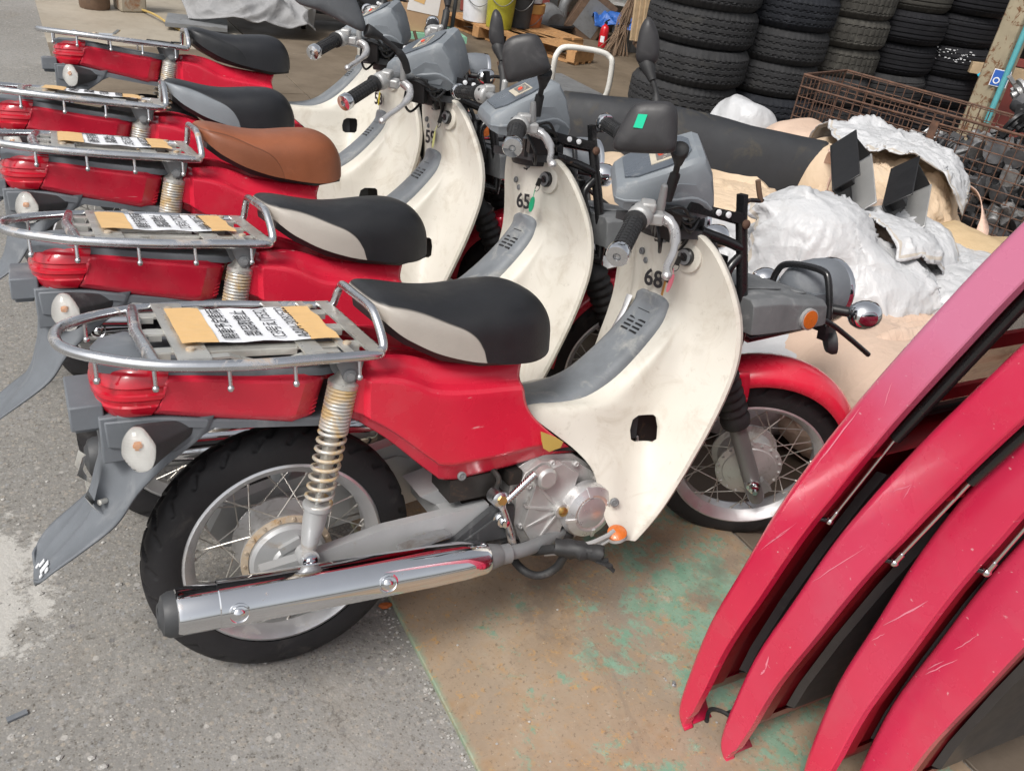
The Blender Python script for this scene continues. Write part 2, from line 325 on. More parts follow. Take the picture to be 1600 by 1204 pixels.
MT['light_grey'] = mat('light_grey_steel', (.40, .40, .395), .42, .35, var=.08, dirt=((.3, .25, .2), .62, .15, 12))
MT['bracket_black'] = mat('satin_black_bracket', (.012, .012, .013), .4)
MT['wall_dark'] = mat('dark_corrugated_wall', (.05, .042, .036), .8, var=.25, vs=3, dirt=((.1, .06, .04), .56, .2, 4))
MT['roof'] = mat('rusty_roof_sheet', (.12, .09, .075), .75, var=.2, vs=3)
MT['red_steel'] = mat('dull_red_steel', (.24, .055, .045), .6, var=.15, dirt=((.1, .05, .04), .58, .2, 9))
MT['post_paint'] = mat('peeling_beige_post', (.34, .29, .2), .7, var=.15, dirt=((.16, .075, .035), .53, .06, 17))
MT['teal_pipe'] = mat('teal_plastic_pipe', (.1, .36, .39), .45, var=.1)
MT['hose_blue'] = mat('dark_blue_hose', (.012, .04, .12), .45)
MT['sign_blue'] = mat('blue_sign_face', (.03, .11, .42), .4)
MT['teal_glove'] = mat('turquoise_glove', (.0, .38, .55), .6)
MT['straw'] = mat('dry_twigs', (.22, .15, .1), .85, var=.25)
MT['yellow_hose'] = mat('dirty_yellow_hose', (.42, .3, .1), .55)
MT['gas_red'] = mat('faded_pink_cap', (.55, .16, .17), .55)
MT['rust_can'] = mat('rust_streaked_can', (.42, .37, .29), .6, .2, dirt=((.28, .13, .06), .52, .12, 9))
MT['pebble'] = mat('pale_grit', (.36, .35, .33), .85, var=.35, vs=2)
MT['leaf'] = mat('dry_orange_leaf', (.4, .1, .02), .7)
MT['inner_trim'] = mat('charcoal_trim_panel', (.032, .032, .034), .36, var=.15, dirt=((.1, .1, .1), .62, .2, 7))
MT['pcb_green'] = mat('green_circuit_board', (.03, .12, .04), .5, var=.2, vs=50, dirt=((.5, .5, .45), .66, .03, 90))
tg = NT('tinted_glass'); tg.t.nodes.remove(tg.b)
gl = tg.n('ShaderNodeBsdfGlossy'); gl.inputs['Roughness'].default_value = .03; gl.inputs['Color'].default_value = (.9, .9, .9, 1)
tr = tg.n('ShaderNodeBsdfTransparent'); tr.inputs['Color'].default_value = (.50, .47, .44, 1)
fr = tg.n('ShaderNodeFresnel'); fr.inputs[0].default_value = 1.35
mx = tg.n('ShaderNodeMixShader'); tg.l(fr.outputs[0], mx.inputs[0]); tg.l(tr.outputs[0], mx.inputs[1]); tg.l(gl.outputs[0], mx.inputs[2]); tg.l(mx.outputs[0], tg.out.inputs[0])
MT['tint'] = tg.m
MT['junk_a'] = mat('scrap_alloy', (.42, .42, .42), .45, .6, var=.25, vs=30, dirt=((.1, .08, .07), .5, .15, 30))
MT['junk_b'] = mat('scrap_black_metal', (.025, .025, .027), .5, .2, var=.3, vs=30, dirt=((.2, .2, .2), .62, .1, 40))
MT['junk_c'] = mat('scrap_grey_metal', (.13, .13, .135), .5, .4, var=.3, vs=30, dirt=((.2, .12, .07), .57, .12, 30))

# ---------------------------------------------------------------- mesh helpers
def catmull(pts, k=6, closed=False):
    P = [Vector(p) for p in pts]; n = len(P); out = []
    rng = range(n) if closed else range(n - 1)
    for i in rng:
        p1, p2 = P[i], P[(i + 1) % n]
        p0 = P[i - 1] if (closed or i > 0) else p1 * 2 - p2
        p3 = P[(i + 2) % n] if (closed or i + 2 < n) else p2 * 2 - p1
        for j in range(k):
            u = j / k
            out.append(.5 * ((2 * p1) + (p2 - p0) * u + (2 * p0 - 5 * p1 + 4 * p2 - p3) * u * u + (3 * p1 - p0 - 3 * p2 + p3) * u ** 3))
    if not closed: out.append(P[-1])
    return out
def resample(pts, n):
    P = [Vector(p) for p in pts]; L = [0]
    for a, b in zip(P, P[1:]): L.append(L[-1] + (b - a).length)
    out = []; j = 0
    for i in range(n):
        d = L[-1] * i / (n - 1)
        while j < len(P) - 2 and L[j + 1] < d: j += 1
        seg = L[j + 1] - L[j]; u = (d - L[j]) / seg if seg > 1e-9 else 0
        out.append(P[j].lerp(P[j + 1], u))
    return out
class MB:
    def __init__(s): s.v = []; s.f = []; s.mi = []; s.cur = 0
    def add(s, vs, fs):
        o = len(s.v); s.v += [tuple(p) for p in vs]
        for f in fs: s.f.append([o + i for i in f]); s.mi.append(s.cur)
        return s
    def box(s, c, d, rot=None, taper=1.0):
        x, y, z = d[0] / 2, d[1] / 2, d[2] / 2; vs = []
        for k in (-1, 1):
            q = taper if k > 0 else 1
            for (i, j) in ((-1, -1), (1, -1), (1, 1), (-1, 1)): vs.append(Vector((i * x * q, j * y * q, k * z)))
        if rot is not None: vs = [rot @ p for p in vs]
        c = Vector(c); vs = [p + c for p in vs]
        return s.add(vs, [(3, 2, 1, 0), (4, 5, 6, 7), (0, 1, 5, 4), (1, 2, 6, 5), (2, 3, 7, 6), (3, 0, 4, 7)])
    def bar(s, a, b, wd, th, up=(0, 0, 1)):
        a, b = Vector(a), Vector(b); x = (b - a); L = x.length; x.normalize(); u = Vector(up)
        y = u.cross(x).normalized(); z = x.cross(y)
        m = Matrix((x, y, z)).transposed(); return s.box((a + b) / 2, (L, wd, th), m)
    def tube(s, path, r, n=10, closed=False, caps=True):
        P = [Vector(p) for p in path]; m = len(P)
        rs = r if isinstance(r, (list, tuple)) else [r] * m
        T = []
        for i in range(m):
            a = P[(i - 1) % m] if (closed or i > 0) else P[i]; b = P[(i + 1) % m] if (closed or i < m - 1) else P[i]
            T.append((b - a).normalized())
        N = T[0].orthogonal().normalized(); vs = []
        for i in range(m):
            N = (N - T[i] * N.dot(T[i]))
            if N.length < 1e-6: N = T[i].orthogonal()
            N.normalize(); B = T[i].cross(N)
            for j in range(n):
                a = 2 * math.pi * j / n; vs.append(P[i] + (N * math.cos(a) + B * math.sin(a)) * rs[i])
        fs = []
        for i in range(m if closed else m - 1):
            k = (i + 1) % m
            for j in range(n):
                fs.append((i * n + j, i * n + (j + 1) % n, k * n + (j + 1) % n, k * n + j))
        if caps and not closed:
            fs.append(tuple(range(n))[::-1]); fs.append(tuple((m - 1) * n + j for j in range(n)))
        return s.add(vs, fs)
    def lathe(s, prof, o=(0, 0, 0), ax=(0, 0, 1), n=24, a0=0, a1=None, ref=None, caps=True):
        """prof = [(r, t)] with t measured along ax"""
        o = Vector(o); ax = Vector(ax).normalized(); N = Vector(ref) if ref else ax.orthogonal().normalized(); N = (N - ax * N.dot(ax)).normalized(); B = ax.cross(N)
        full = a1 is None; a1 = 2 * math.pi if full else a1; m = n if full else n + 1; vs = []
        for r, tt in prof:
            for j in range(m):
                a = a0 + (a1 - a0) * j / n; vs.append(o + ax * tt + (N * math.cos(a) + B * math.sin(a)) * r)
        fs = []
        for i in range(len(prof) - 1):
            for j in range(n):
                k = (j + 1) % m; fs.append((i * m + j, i * m + k, (i + 1) * m + k, (i + 1) * m + j))
        if full and caps:
            if prof[0][0] > 1e-6: fs.append(tuple(range(m))[::-1])
            if prof[-1][0] > 1e-6: fs.append(tuple((len(prof) - 1) * m + j for j in range(m)))
        return s.add(vs, fs)
    def loft(s, rows, closed=False, cap0=False, cap1=False):
        m = len(rows[0]); vs = [p for r_ in rows for p in r_]; fs = []
        for i in range(len(rows) - 1):
            for j in range(m if closed else m - 1):
                k = (j + 1) % m; fs.append((i * m + j, i * m + k, (i + 1) * m + k, (i + 1) * m + j))
        if cap0: fs.append(tuple(range(m))[::-1])
        if cap1: fs.append(tuple((len(rows) - 1) * m + j for j in range(m)))
        return s.add(vs, fs)
    def prism(s, outl, d):
        """closed 3-D outline extruded by vector d"""
        P = [Vector(p) for p in outl]; n = len(P); d = Vector(d); vs = P + [p + d for p in P]
        fs = [tuple(range(n))[::-1], tuple(range(n, 2 * n))] + [(i, (i + 1) % n, n + (i + 1) % n, n + i) for i in range(n)]
        return s.add(vs, fs)
    def mirror_y(s):
        n = len(s.v); s.v += [(x, -y, z) for x, y, z in s.v]; nf = len(s.f)
        for i in range(nf): s.f.append([n + k for k in reversed(s.f[i])]); s.mi.append(s.mi[i])
        return s
    def mesh(s, name, mats, angle=38, recalc=True, merge=0):
        me = bpy.data.meshes.new(name); me.from_pydata(s.v, [], s.f)
        for m in (mats if isinstance(mats, (list, tuple)) else [mats]): me.materials.append(MT[m] if isinstance(m, str) else m)
        me.polygons.foreach_set('material_index', s.mi)
        if recalc or merge:
            b = bmesh.new(); b.from_mesh(me)
            if merge: bmesh.ops.remove_doubles(b, verts=b.verts, dist=merge)
            bmesh.ops.recalc_face_normals(b, faces=b.faces); b.to_mesh(me); b.free()
        me.shade_smooth()
        if angle < 180: me.set_sharp_from_angle(angle=R(angle))
        return me
def link(name, me, parent=None, M=None):
    o = bpy.data.objects.new(name, me); COL.objects.link(o)
    if parent is not None: o.parent = parent
    if M is not None: o.matrix_local = M
    return o
def thing(name, label, cat, loc=(0, 0, 0), rot=(0, 0, 0), group=None):
    o = bpy.data.objects.new(name, None); COL.objects.link(o); o.location = loc; o.rotation_euler = rot; o.empty_display_size = .1
    o['label'] = label; o['category'] = cat
    if group: o['group'] = group
    return o
def tag(o, label, cat, group=None):
    o['label'] = label; o['category'] = cat
    if group: o['group'] = group
    return o
def bev(o, w_, seg=2, ang=35):
    m = o.modifiers.new('bevel', 'BEVEL'); m.width = w_; m.segments = seg; m.limit_method = 'ANGLE'; m.angle_limit = R(ang); return o
def solid(o, th, off=0):
    m = o.modifiers.new('solidify', 'SOLIDIFY'); m.thickness = th; m.offset = off; return o
def bake(o):
    """evaluate modifiers into a fresh mesh"""
    bpy.context.view_layer.update()
    me = bpy.data.meshes.new_from_object(o.evaluated_get(bpy.context.evaluated_depsgraph_get())); return me
FONT = None
try:
    import os
    FONT = bpy.data.fonts.load(os.path.join(bpy.utils.system_resource('DATAFILES'), 'fonts', 'Noto Sans CJK Regular.woff2'))
except Exception: FONT = None
TXT = {}
def text_mesh(body, size, matname, cjk=False, off=0.0, extr=.0004, space=1.0, width=None):
    key = (body, size, matname, off, width)
    if key in TXT: return TXT[key]
    c_ = bpy.data.curves.new('lettering', 'FONT'); c_.body = body; c_.size = size; c_.align_x = 'CENTER'; c_.align_y = 'CENTER'; c_.extrude = extr; c_.offset = off; c_.space_character = space
    c_.resolution_u = 3
    if cjk and FONT: c_.font = FONT
    o = bpy.data.objects.new('tmp', c_); COL.objects.link(o); me = bake(o); bpy.data.objects.remove(o); bpy.data.curves.remove(c_)
    if width:
        xs_ = [v.co.x for v in me.vertices]; k_ = width / (max(xs_) - min(xs_)); me.transform(Matrix.Diagonal((k_, k_, 1, 1)))
    me.materials.clear(); me.materials.append(MT[matname]); TXT[key] = me; return me
def frame(o, x, y):
    x = Vector(x).normalized(); y = Vector(y); z = x.cross(y).normalized(); y = z.cross(x)
    m = Matrix((x, y, z)).transposed().to_4x4(); m.translation = Vector(o); return m
# ================================================================ the motorcycle
# local frame: x forward from the rear axle, y left, z up from the ground contact
A0 = Vector((1.247, 0, 0)); AD = Vector((-math.sin(R(26.5)), 0, math.cos(R(26.5))))
def steerM(phi): return Matrix.Translation(A0) @ Matrix.Rotation(phi, 4, AD) @ Matrix.Translation(-A0)
CACHE = {}
def interp(tab, x):
    if x <= tab[0][0]: return tab[0][1:]
    for a, b in zip(tab, tab[1:]):
        if x <= b[0]:
            u = (x - a[0]) / (b[0] - a[0]); return tuple(p + (q - p) * u for p, q in zip(a[1:], b[1:]))
    return tab[-1][1:]

# ---- wheels
def tyre_bike(ro, halfw, seed, zig):
    m = MB(); NU, NV = 432, 44; rc = ro - .043; vs = []; fs = []
    for i in range(NU):
        a = 2 * math.pi * i / NU; ph = (i % 18) / 18.0
        for j in range(NV):
            t_ = -1 + 2 * j / (NV - 1); th = t_ * R(119)
            rr = rc + .043 * math.cos(th) * (1.0 if abs(th) < R(90) else 1.05); y = halfw * math.sin(th) if abs(th) < R(90) else halfw * math.sin(th) * 1.0
            y = halfw * math.copysign(abs(math.sin(th)) ** .8, th)
            d = 0.0; q = th / R(62)
            if abs(q) < 1:
                c1 = .34 * math.sin(2 * math.pi * ph) * .35
                if abs(q - c1 * .5) < .055: d = .006
                for sgn in (-1, 1):
                    qq = q * sgn
                    if .12 < qq < .97:
                        want = (.05 + (qq - .12) * .62 + (.22 * zig if qq > .55 else 0) + (.5 if sgn > 0 else 0)) % 1.0
                        dd = abs(ph - want); dd = min(dd, 1 - dd)
                        if dd < .075: d = max(d, .0065)
            rr -= d
            vs.append((rr * math.cos(a), y, rr * math.sin(a)))
    for i in range(NU):
        k = (i + 1) % NU
        for j in range(NV - 1): fs.append((i * NV + j, k * NV + j, k * NV + j + 1, i * NV + j + 1))
    return m.add(vs, fs).mesh('tyre', 'tyre', 180)
def rim_mesh():
    p = [(.193, -.034), (.194, -.028), (.192, -.024), (.184, -.024), (.178, -.016), (.171, -.010), (.171, .010), (.178, .016), (.184, .024), (.192, .024), (.194, .028), (.193, .034), (.187, .0365), (.175, .026), (.166, .013), (.166, -.013), (.175, -.026), (.187, -.0365), (.193, -.034)]
    return MB().lathe(p, (0, 0, 0), (0, 1, 0), 72, caps=False).mesh('rim', 'rim', 30, merge=1e-5)
def nub(m, r, y, n, rr, dy):
    for i in range(n):
        a = 2 * math.pi * i / n; m.lathe([(rr, 0), (rr * .7, dy)], (r * math.cos(a), y, r * math.sin(a)), (0, -1, 0), 7)
def hub_rear():
    m = MB(); m.cur = 0
    m.lathe([(.088, -.040), (.088, -.034), (.066, -.028), (.060, 0), (.066, .028), (.088, .034), (.088, .040)], (0, 0, 0), (0, 1, 0), 40)
    m.cur = 1; m.lathe([(.0885, -.0405), (.076, -.0455), (.0755, -.041)], (0, 0, 0), (0, 1, 0), 40)
    nub(m, .082, -.043, 18, .0042, .004)
    m.cur = 2; m.lathe([(.0745, -.042), (.0745, -.052), (.068, -.058), (.035, -.060), (.030, -.066), (.012, -.068), (.012, -.105), (0, -.105)], (0, 0, 0), (0, 1, 0), 40)
    m.bar((.0, -.064, .0), (-.052, -.066, -.02), .022, .012, (0, 1, 0)); m.bar((-.02, -.064, .03), (.02, -.064, .045), .016, .01, (0, 1, 0))
    m.lathe([(.016, 0), (.016, .012), (.009, .013), (.009, .03), (0, .03)], (0, -.088, 0), (0, -1, 0), 12)
    return m.mesh('hub', ['alu', 'rust_ring', 'silver_paint'], 30)
def hub_front():
    m = MB(); m.cur = 0
    m.lathe([(.083, -.036), (.083, -.030), (.064, -.024), (.060, 0), (.07, .024), (.083, .030), (.083, .036)], (0, 0, 0), (0, 1, 0), 40)
    m.lathe([(.083, -.0361), (.068, -.041), (.066, -.044), (.04, -.050), (.024, -.054), (.022, -.066), (.015, -.068), (.012, -.074)], (0, 0, 0), (0, 1, 0), 40)
    nub(m, .077, -.039, 18, .004, .004)
    m.cur = 1; m.lathe([(.017, 0), (.017, .010), (.012, .011), (.012, .022), (.006, .024), (.006, .034), (0, .034)], (0, -.098, 0), (0, -1, 0), 12)
    return m.mesh('hub', ['alu', 'chrome'], 30)
def spoke_mesh(side, lean):
    m = MB(); a = R(38) * lean; r0, r1 = .079, .171
    p0 = Vector((r0 * math.cos(a), side * .037, r0 * math.sin(a))); p1 = Vector((r1, side * .006, 0))
    m.tube([p0, p1], .0014, 5); d = (p0 - p1).normalized(); m.tube([p1, p1 + d * .014], .0028, 6)
    return m.mesh('spoke', 'spoke', 60)
def wheel(root, name, x, r, hub, tyre, M):
    Wm = M @ Matrix.Translation((x, 0, r))
    if 'rim' not in CACHE:
        CACHE['rim'] = rim_mesh(); CACHE['hub_r'] = hub_rear(); CACHE['hub_f'] = hub_front()
        CACHE['ty_r'] = tyre_bike(.258, .041, 1, 1); CACHE['ty_f'] = tyre_bike(.249, .036, 2, 0)
        for s_ in (-1, 1):
            for l_ in (-1, 1): CACHE['sp%d%d' % (s_, l_)] = spoke_mesh(s_, l_)
    wo_ = link(name, CACHE['rim'], root, Wm)
    link('tyre', CACHE[tyre], wo_); link('hub', CACHE[hub], wo_)
    for i in range(36):
        s_ = -1 if i % 2 else 1; l_ = -1 if (i // 2) % 2 else 1
        o = link('spoke', CACHE['sp%d%d' % (s_, l_)], wo_); o.rotation_euler = (0, 2 * math.pi * i / 36, 0)
    return wo_

# ---- coons patches for the painted side mouldings
def coons(top, bot, left, right, nu, nv, yf):
    T = resample(top, nu); B = resample(bot, nu); L = resample(left, nv); Q = resample(right, nv); rows = []
    for j in range(nv):
        v = j / (nv - 1); row = []
        for i in range(nu):
            u = i / (nu - 1)
            p = T[i] * (1 - v) + B[i] * v + L[j] * (1 - u) + Q[j] * u - (T[0] * (1 - u) * (1 - v) + T[-1] * u * (1 - v) + B[0] * (1 - u) * v + B[-1] * u * v)
            row.append((p.x, -yf(u, v), p.z))
        rows.append(row)
    return rows
def xz(l): return [(a, 0, b) for a, b in l]
def pl(tab, v): return interp(tab, v)[0]
def side_cover():
    m = MB()
    top = catmull(xz([(.112, .662), (.2, .664), (.29, .637), (.38, .622), (.475, .612)]), 8)
    bot = catmull(xz([(.100, .562), (.129, .545), (.178, .505), (.243, .44), (.284, .402)]), 5)[:-1] + xz([(.284, .400), (.318, .393), (.44, .394), (.52, .40), (.612, .392)])
    left = xz([(.112, .662), (.104, .61), (.100, .562)]); right = catmull(xz([(.475, .612), (.462, .575), (.476, .52), (.522, .468), (.612, .392)]), 6)
    def yf(u, v):
        base = pl([(0, .096), (.12, .119), (.155, .141), (.185, .149), (.79, .1475), (.825, .134), (1, .118)], v)
        nar = 1 - .10 * u - .16 * u * u
        return base * nar - (.012 if u < .05 else 0)
    m.loft(coons(top, bot, left, right, 46, 40, yf))
    m.mirror_y(); return m.mesh('body', 'red', 16)
def tail_cowl():
    m = MB()
    top = catmull(xz([(-.192, .668), (-.185, .682), (-.057, .664), (.066, .649)]), 6); bot = catmull(xz([(-.219, .611), (-.103, .586), (.040, .558)]), 8)
    left = xz([(-.192, .668), (-.198, .645), (-.219, .611)]); right = xz([(.066, .649), (.052, .60), (.040, .558)])
    def yf(u, v):
        b = pl([(0, .100), (.10, .116), (.16, .119), (.86, .110), (1, .100)], v); return b - (.02 * max(0, (u - .86) / .14)) - .008 * (1 - u)
    m.loft(coons(top, bot, left, right, 30, 20, yf)); m.mirror_y()
    # small moulded ribs at the front end
    for k in range(9):
        z = .575 + k * .0075; x = .043 + (z - .56) * .26
        for s_ in (-1, 1): m.bar((x - .012, s_ * .098, z), (x - .001, s_ * .094, z + .003), .002, .003)
    return m.mesh('tail_cowl', 'red', 24)
def tail_light():
    m = MB(); rows = []
    for z, xs, L, w_ in ((.694, -.188, .086, .094), (.684, -.189, .096, .104), (.669, -.1930, .102, .109), (.662, -.195, .103, .1095), (.659, -.196, .098, .1065), (.652, -.1985, .098, .1065), (.649, -.1995, .101, .110), (.642, -.203, .098, .1095), (.639, -.2045, .092, .106), (.632, -.208, .088, .105), (.629, -.21, .090, .107), (.620, -.2155, .080, .104), (.612, -.220, .070, .098)):
        row = []
        for i in range(33):
            a = R(-90) + R(180) * i / 32
            row.append((xs - L * max(0, math.cos(a)) ** .62, w_ * math.copysign(abs(math.sin(a)) ** .72, a), z - .07 * (xs - (xs - L * max(0, math.cos(a)) ** .62) - 0) * -.12))
        rows.append(row)
    m.loft(rows); m.loft([rows[-1], [(-.2, y * .9, .608) for x, y, z in rows[-1]]])
    return m.mesh('tail_light', 'red_lens', 30)
def tail_top():
    m = MB(); rows = []
    for x, w_, z in ((-.292, .045, .688), (-.275, .075, .694), (-.235, .097, .694), (-.18, .103, .689), (-.06, .104, .672), (.06, .102, .657), (.12, .098, .66)):
        rows.append([(x, y * w_, z + .006 * (1 - y * y) - (.012 if abs(y) == 1 else 0)) for y in (-1, -.97, -.6, -.2, .2, .6, .97, 1)])
    m.loft(rows); return m.mesh('tail_cover', 'fender_plastic', 40)
def rear_fender():
    m = MB()
    # dark undertray above the wheel
    rows = []
    for x, z, w_ in ((.14, .56, .09), (.05, .563, .095), (-.10, .585, .1), (-.2, .604, .1), (-.27, .615, .09)):
        rows.append([(x, -w_, z - .015), (x, -w_, z), (x, 0, z + .02), (x, w_, z), (x, w_, z - .015)])
    m.loft(rows)
    # lower side gussets toward the indicators, and the boxed number-plate bracket
    for s_ in (-1, 1):
        m.prism([(-.10, s_ * .1, .585), (-.222, s_ * .1, .606), (-.29, s_ * .09, .606), (-.288, s_ * .088, .56), (-.19, s_ * .098, .54)], (0, -s_ * .006, 0))
    m.box((-.272, 0, .572), (.05, .17, .08)); m.box((-.312, 0, .611), (.05, .15, .042)); m.box((-.315, 0, .588), (.034, .12, .014))
    return m.mesh('rear_fender', 'fender_plastic', 30)
def mud_flap():
    m = MB(); rows = []
    tab = [(.60, -.288, .165, .100), (.565, -.292, .148, .100), (.52, -.298, .092, .100), (.475, -.306, .052, .098), (.42, -.322, .030, .094), (.375, -.357, .016, .087), (.335, -.396, .008, .079), (.305, -.416, .004, .066), (.290, -.424, .002, .045)]
    C = catmull([(t_[1], t_[2], t_[0]) for t_ in tab], 4); Wd = catmull([(t_[3], 0, 0) for t_ in tab], 4); n = len(C)
    for i in range(n):
        u = i / (n - 1); row = []
        for j in range(23):
            a = -1 + 2 * j / 22
            rib = .008 * math.exp(-((abs(a) - (.40 - .1 * u)) / .09) ** 2) * math.sin(math.pi * min(1, u * 1.15)) - .006 * math.exp(-((abs(a) - .70) / .08) ** 2) * (1 - u)
            row.append((C[i].x + C[i].y * abs(a) ** 1.8 - rib, Wd[i].x * a, C[i].z + (.06 * (u - .45) * a * a if u > .45 else 0)))
        rows.append(row)
    m.loft(rows); return m.mesh('mud_flap', 'fender_plastic', 50)
def flap_marks():
    m = MB()
    for y, x, z, w_, h in ((-.030, -.399, .3345, .012, .02), (-.048, -.396, .3385, .009, .007), (-.046, -.4055, .329, .007, .006), (-.008, -.4025, .3305, .008, .012), (-.0, -.41, .322, .006, .008)):
        m.bar((x - h * .35 - .006, y, z - h * .42), (x + h * .35 - .006, y, z + h * .42), w_, .0016, (.75, 0, -.66))
    return m.mesh('flap_marking', 'white_mark', 40)
def plate_bracket():
    m = MB(); rnd = random.Random(3); pts = [(-.322, -.055, .545), (-.333, -.06, .515), (-.32, -.06, .495), (-.33, -.05, .465), (-.318, -.045, .44)]
    rows = []
    for i, p in enumerate(pts): rows.append([(p[0] + rnd.uniform(-.008, .008), p[1] + k * .016 + rnd.uniform(-.004, .004), p[2] + rnd.uniform(-.006, .006)) for k in (-1, 0, 1)])
    m.loft(rows); m.lathe([(.005, 0), (.005, .014), (0, .015)], (-.30, -.055, .452), (-.7, -.6, .2), 8)
    return m.mesh('broken_plate_bracket', 'plate_metal', 60)
IC = Vector((-.246, -.138, .576)); IN_ = Vector((-.50, -.86, .08)).normalized(); IU = Vector((0, 0, 1)).cross(IN_).normalized(); IV = IN_.cross(IU)
IO = [(0, .036), (.010, .032), (.024, .012), (.0265, .002), (.024, -.018), (.017, -.032), (.004, -.036), (-.006, -.033), (-.021, -.014), (-.0235, -.002), (-.020, .018), (-.010, .033)]
IO = [(p.x, p.y) for p in catmull([(x, y, 0) for x, y in IO], 3, True)]
def iring(sc, d, off=Vector()): return [IC + IU * x * sc + IV * y * sc + IN_ * d + off for x, y in IO]
def indicator_housing():
    m = MB(); f = Vector((.092, .035, .006))
    rows = [iring(1.0, -.002), iring(1.03, -.007), iring(.92, -.014, f * .10), iring(.66, -.022, f * .40), iring(.36, -.026, f * .75), iring(.15, -.028, f * .95)]
    m.loft(rows, True, True, True); return m.mesh('indicator_housing', 'black_plastic', 40)
def indicator_lens():
    m = MB(); m.loft([iring(1.0, -.001), iring(1.03, .006), iring(.98, .013), iring(.85, .018), iring(.5, .0215), iring(.1, .0225)], True, True, True); return m.mesh('indicator_lens', 'clear_lens', 50)
def indicator_bulb():
    m = MB(); m.lathe([(.0, 0), (.0045, .002), (.0068, .006), (.0055, .010), (0, .012)], IC + IV * .006 + IN_ * -.003, IN_, 12); m.cur = 1; m.loft([iring(.97, .0006), iring(.6, .0012)], True, True, True); return m.mesh('indicator_bulb', ['amber_bulb', 'white_mark'], 40)

# ---- rear carrier
def cz(x): return .69 + .07 * (.15 - x)
def carrier_tube():
    m = MB(); pts = [(.15, -.13), (.145, -.150), (.10, -.158), (.03, -.163), (-.067, -.172), (-.16, -.165), (-.225, -.148), (-.29, -.104), (-.33, -.055), (-.341, 0)]
    full = [(x, y) for x, y in pts] + [(x, -y) for x, y in reversed(pts[:-1])]
    P = catmull([(x, y, cz(x)) for x, y in full], 5); m.tube(P, .0092, 12)
    # raised grab hoop at the front end
    P = catmull([(.135, -.148, cz(.14)), (.155, -.142, .696), (.158, -.128, .715), (.157, -.095, .745), (.156, -.068, .753), (.156, 0, .753), (.156, .068, .753), (.157, .095, .745), (.158, .128, .715), (.155, .142, .696), (.135, .148, cz(.14))], 5)
    m.tube(P, .0080, 12); m.tube([(.152, -.135, .69), (.152, .135, .69)], .007, 10)
    m.tube([(-.212, -.152, cz(-.212)), (-.222, 0, cz(-.22) + .004), (-.212, .152, cz(-.212))], .0105, 12)
    return m.mesh('outer_tube', 'chrome_worn', 40)
def carrier_deck():
    m = MB(); z = lambda x: cz(x) + .003
    def strip(x0, x1, y, wd, th=.004, dz=0): m.bar((x0, y, z(x0) + dz), (x1, y, z(x1) + dz), wd, th)
    for y, wd in ((-.098, .026), (0, .030), (.098, .026)): strip(-.215, .15, y, wd)
    for x, wd in ((-.155, .05), (.034, .034), (.091, .014), (.137, .026)): m.box((x, 0, z(x) + .0045), (wd, .315, .004), Matrix.Rotation(math.atan(.07), 3, 'Y'))
    # turned-down lips beside the windows
    for y in (-.098, 0, .098):
        for s_ in (-1, 1):
            for x0, x1 in ((-.205, -.185), (-.125, .014), (.054, .082), (.100, .122)):
                m.bar((x0, y + s_ * (.014 if y else .018), z(x0) - .004), (x1, y + s_ * (.014 if y else .018), z(x1) - .004), .004, .010)
    # pressed side rails
    for s_ in (-1, 1):
        P = [(-.13, s_ * .135, z(-.13)), (-.10, s_ * .135, z(-.1) + .001), (-.06, s_ * .135, z(-.06) - .012), (-.01, s_ * .135, z(0) - .012), (.03, s_ * .135, z(.03)), (.08, s_ * .135, z(.08))]
        for a, b in zip(P, P[1:]): m.bar(a, b, .018, .004)
    return m.mesh('deck_plate', 'plate_metal', 30)
def carrier_bolts():
    m = MB()
    for x in (-.155, .10):
        for s_ in (-1, 1): m.lathe([(.0075, 0), (.0075, .004), (.004, .0055), (0, .006)], (x, s_ * .115, cz(x) + .009), (0, 0, 1), 10)
    return m.mesh('deck_bolt', 'rust_ring', 50)
def carrier_pin(x):
    y = -interp([(-.341, 0), (-.33, .055), (-.29, .104), (-.225, .148), (-.16, .165), (-.067, .172), (.03, .163), (.145, .15)], x)[0]
    m = MB(); z = cz(x); m.tube([(x, y, z), (x, y - .003, z - .036)], .0033, 8)
    m.lathe([(0, -.006), (.0045, -.004), (.0058, 0), (.0045, .004), (0, .006)], (x, y - .003, z - .038), (0, 0, 1), 10)
    return m.mesh('hook_pin', 'chrome_worn', 60)

# ---- suspension, swingarm, exhaust
def shock_axis(): return Vector((.094, -.124, .655)), Vector((.018, -.112, .298))
def shock_body():
    m = MB(); a, b = shock_axis(); d = (b - a).normalized(); L = (b - a).length
    m.cur = 0; m.lathe([(.012, .0), (.020, .012), (.027, .018), (.027, .026), (.013, .03), (.013, L * .50), (.0075, L * .52), (.0075, L * .72)], a, d, 16)
    m.cur = 1; m.lathe([(.024, L * .70), (.027, L * .705), (.027, L * .725), (.0215, L * .735), (.0215, L * .80), (.0165, L * .92), (.014, L * .97), (.012, L * .99)], a, d, 16)
    m.lathe([(.019, -.018), (.019, .014)], b, (0, 1, 0), 16)
    m.cur = 2; m.lathe([(.014, 0), (.014, .006), (.009, .007), (.009, .013), (.004, .014), (.004, .022), (0, .022)], b + Vector((0, -.018, 0)), (0, -1, 0), 12)
    return m.mesh('damper', ['plate_metal', 'silver_paint', 'chrome'], 40)
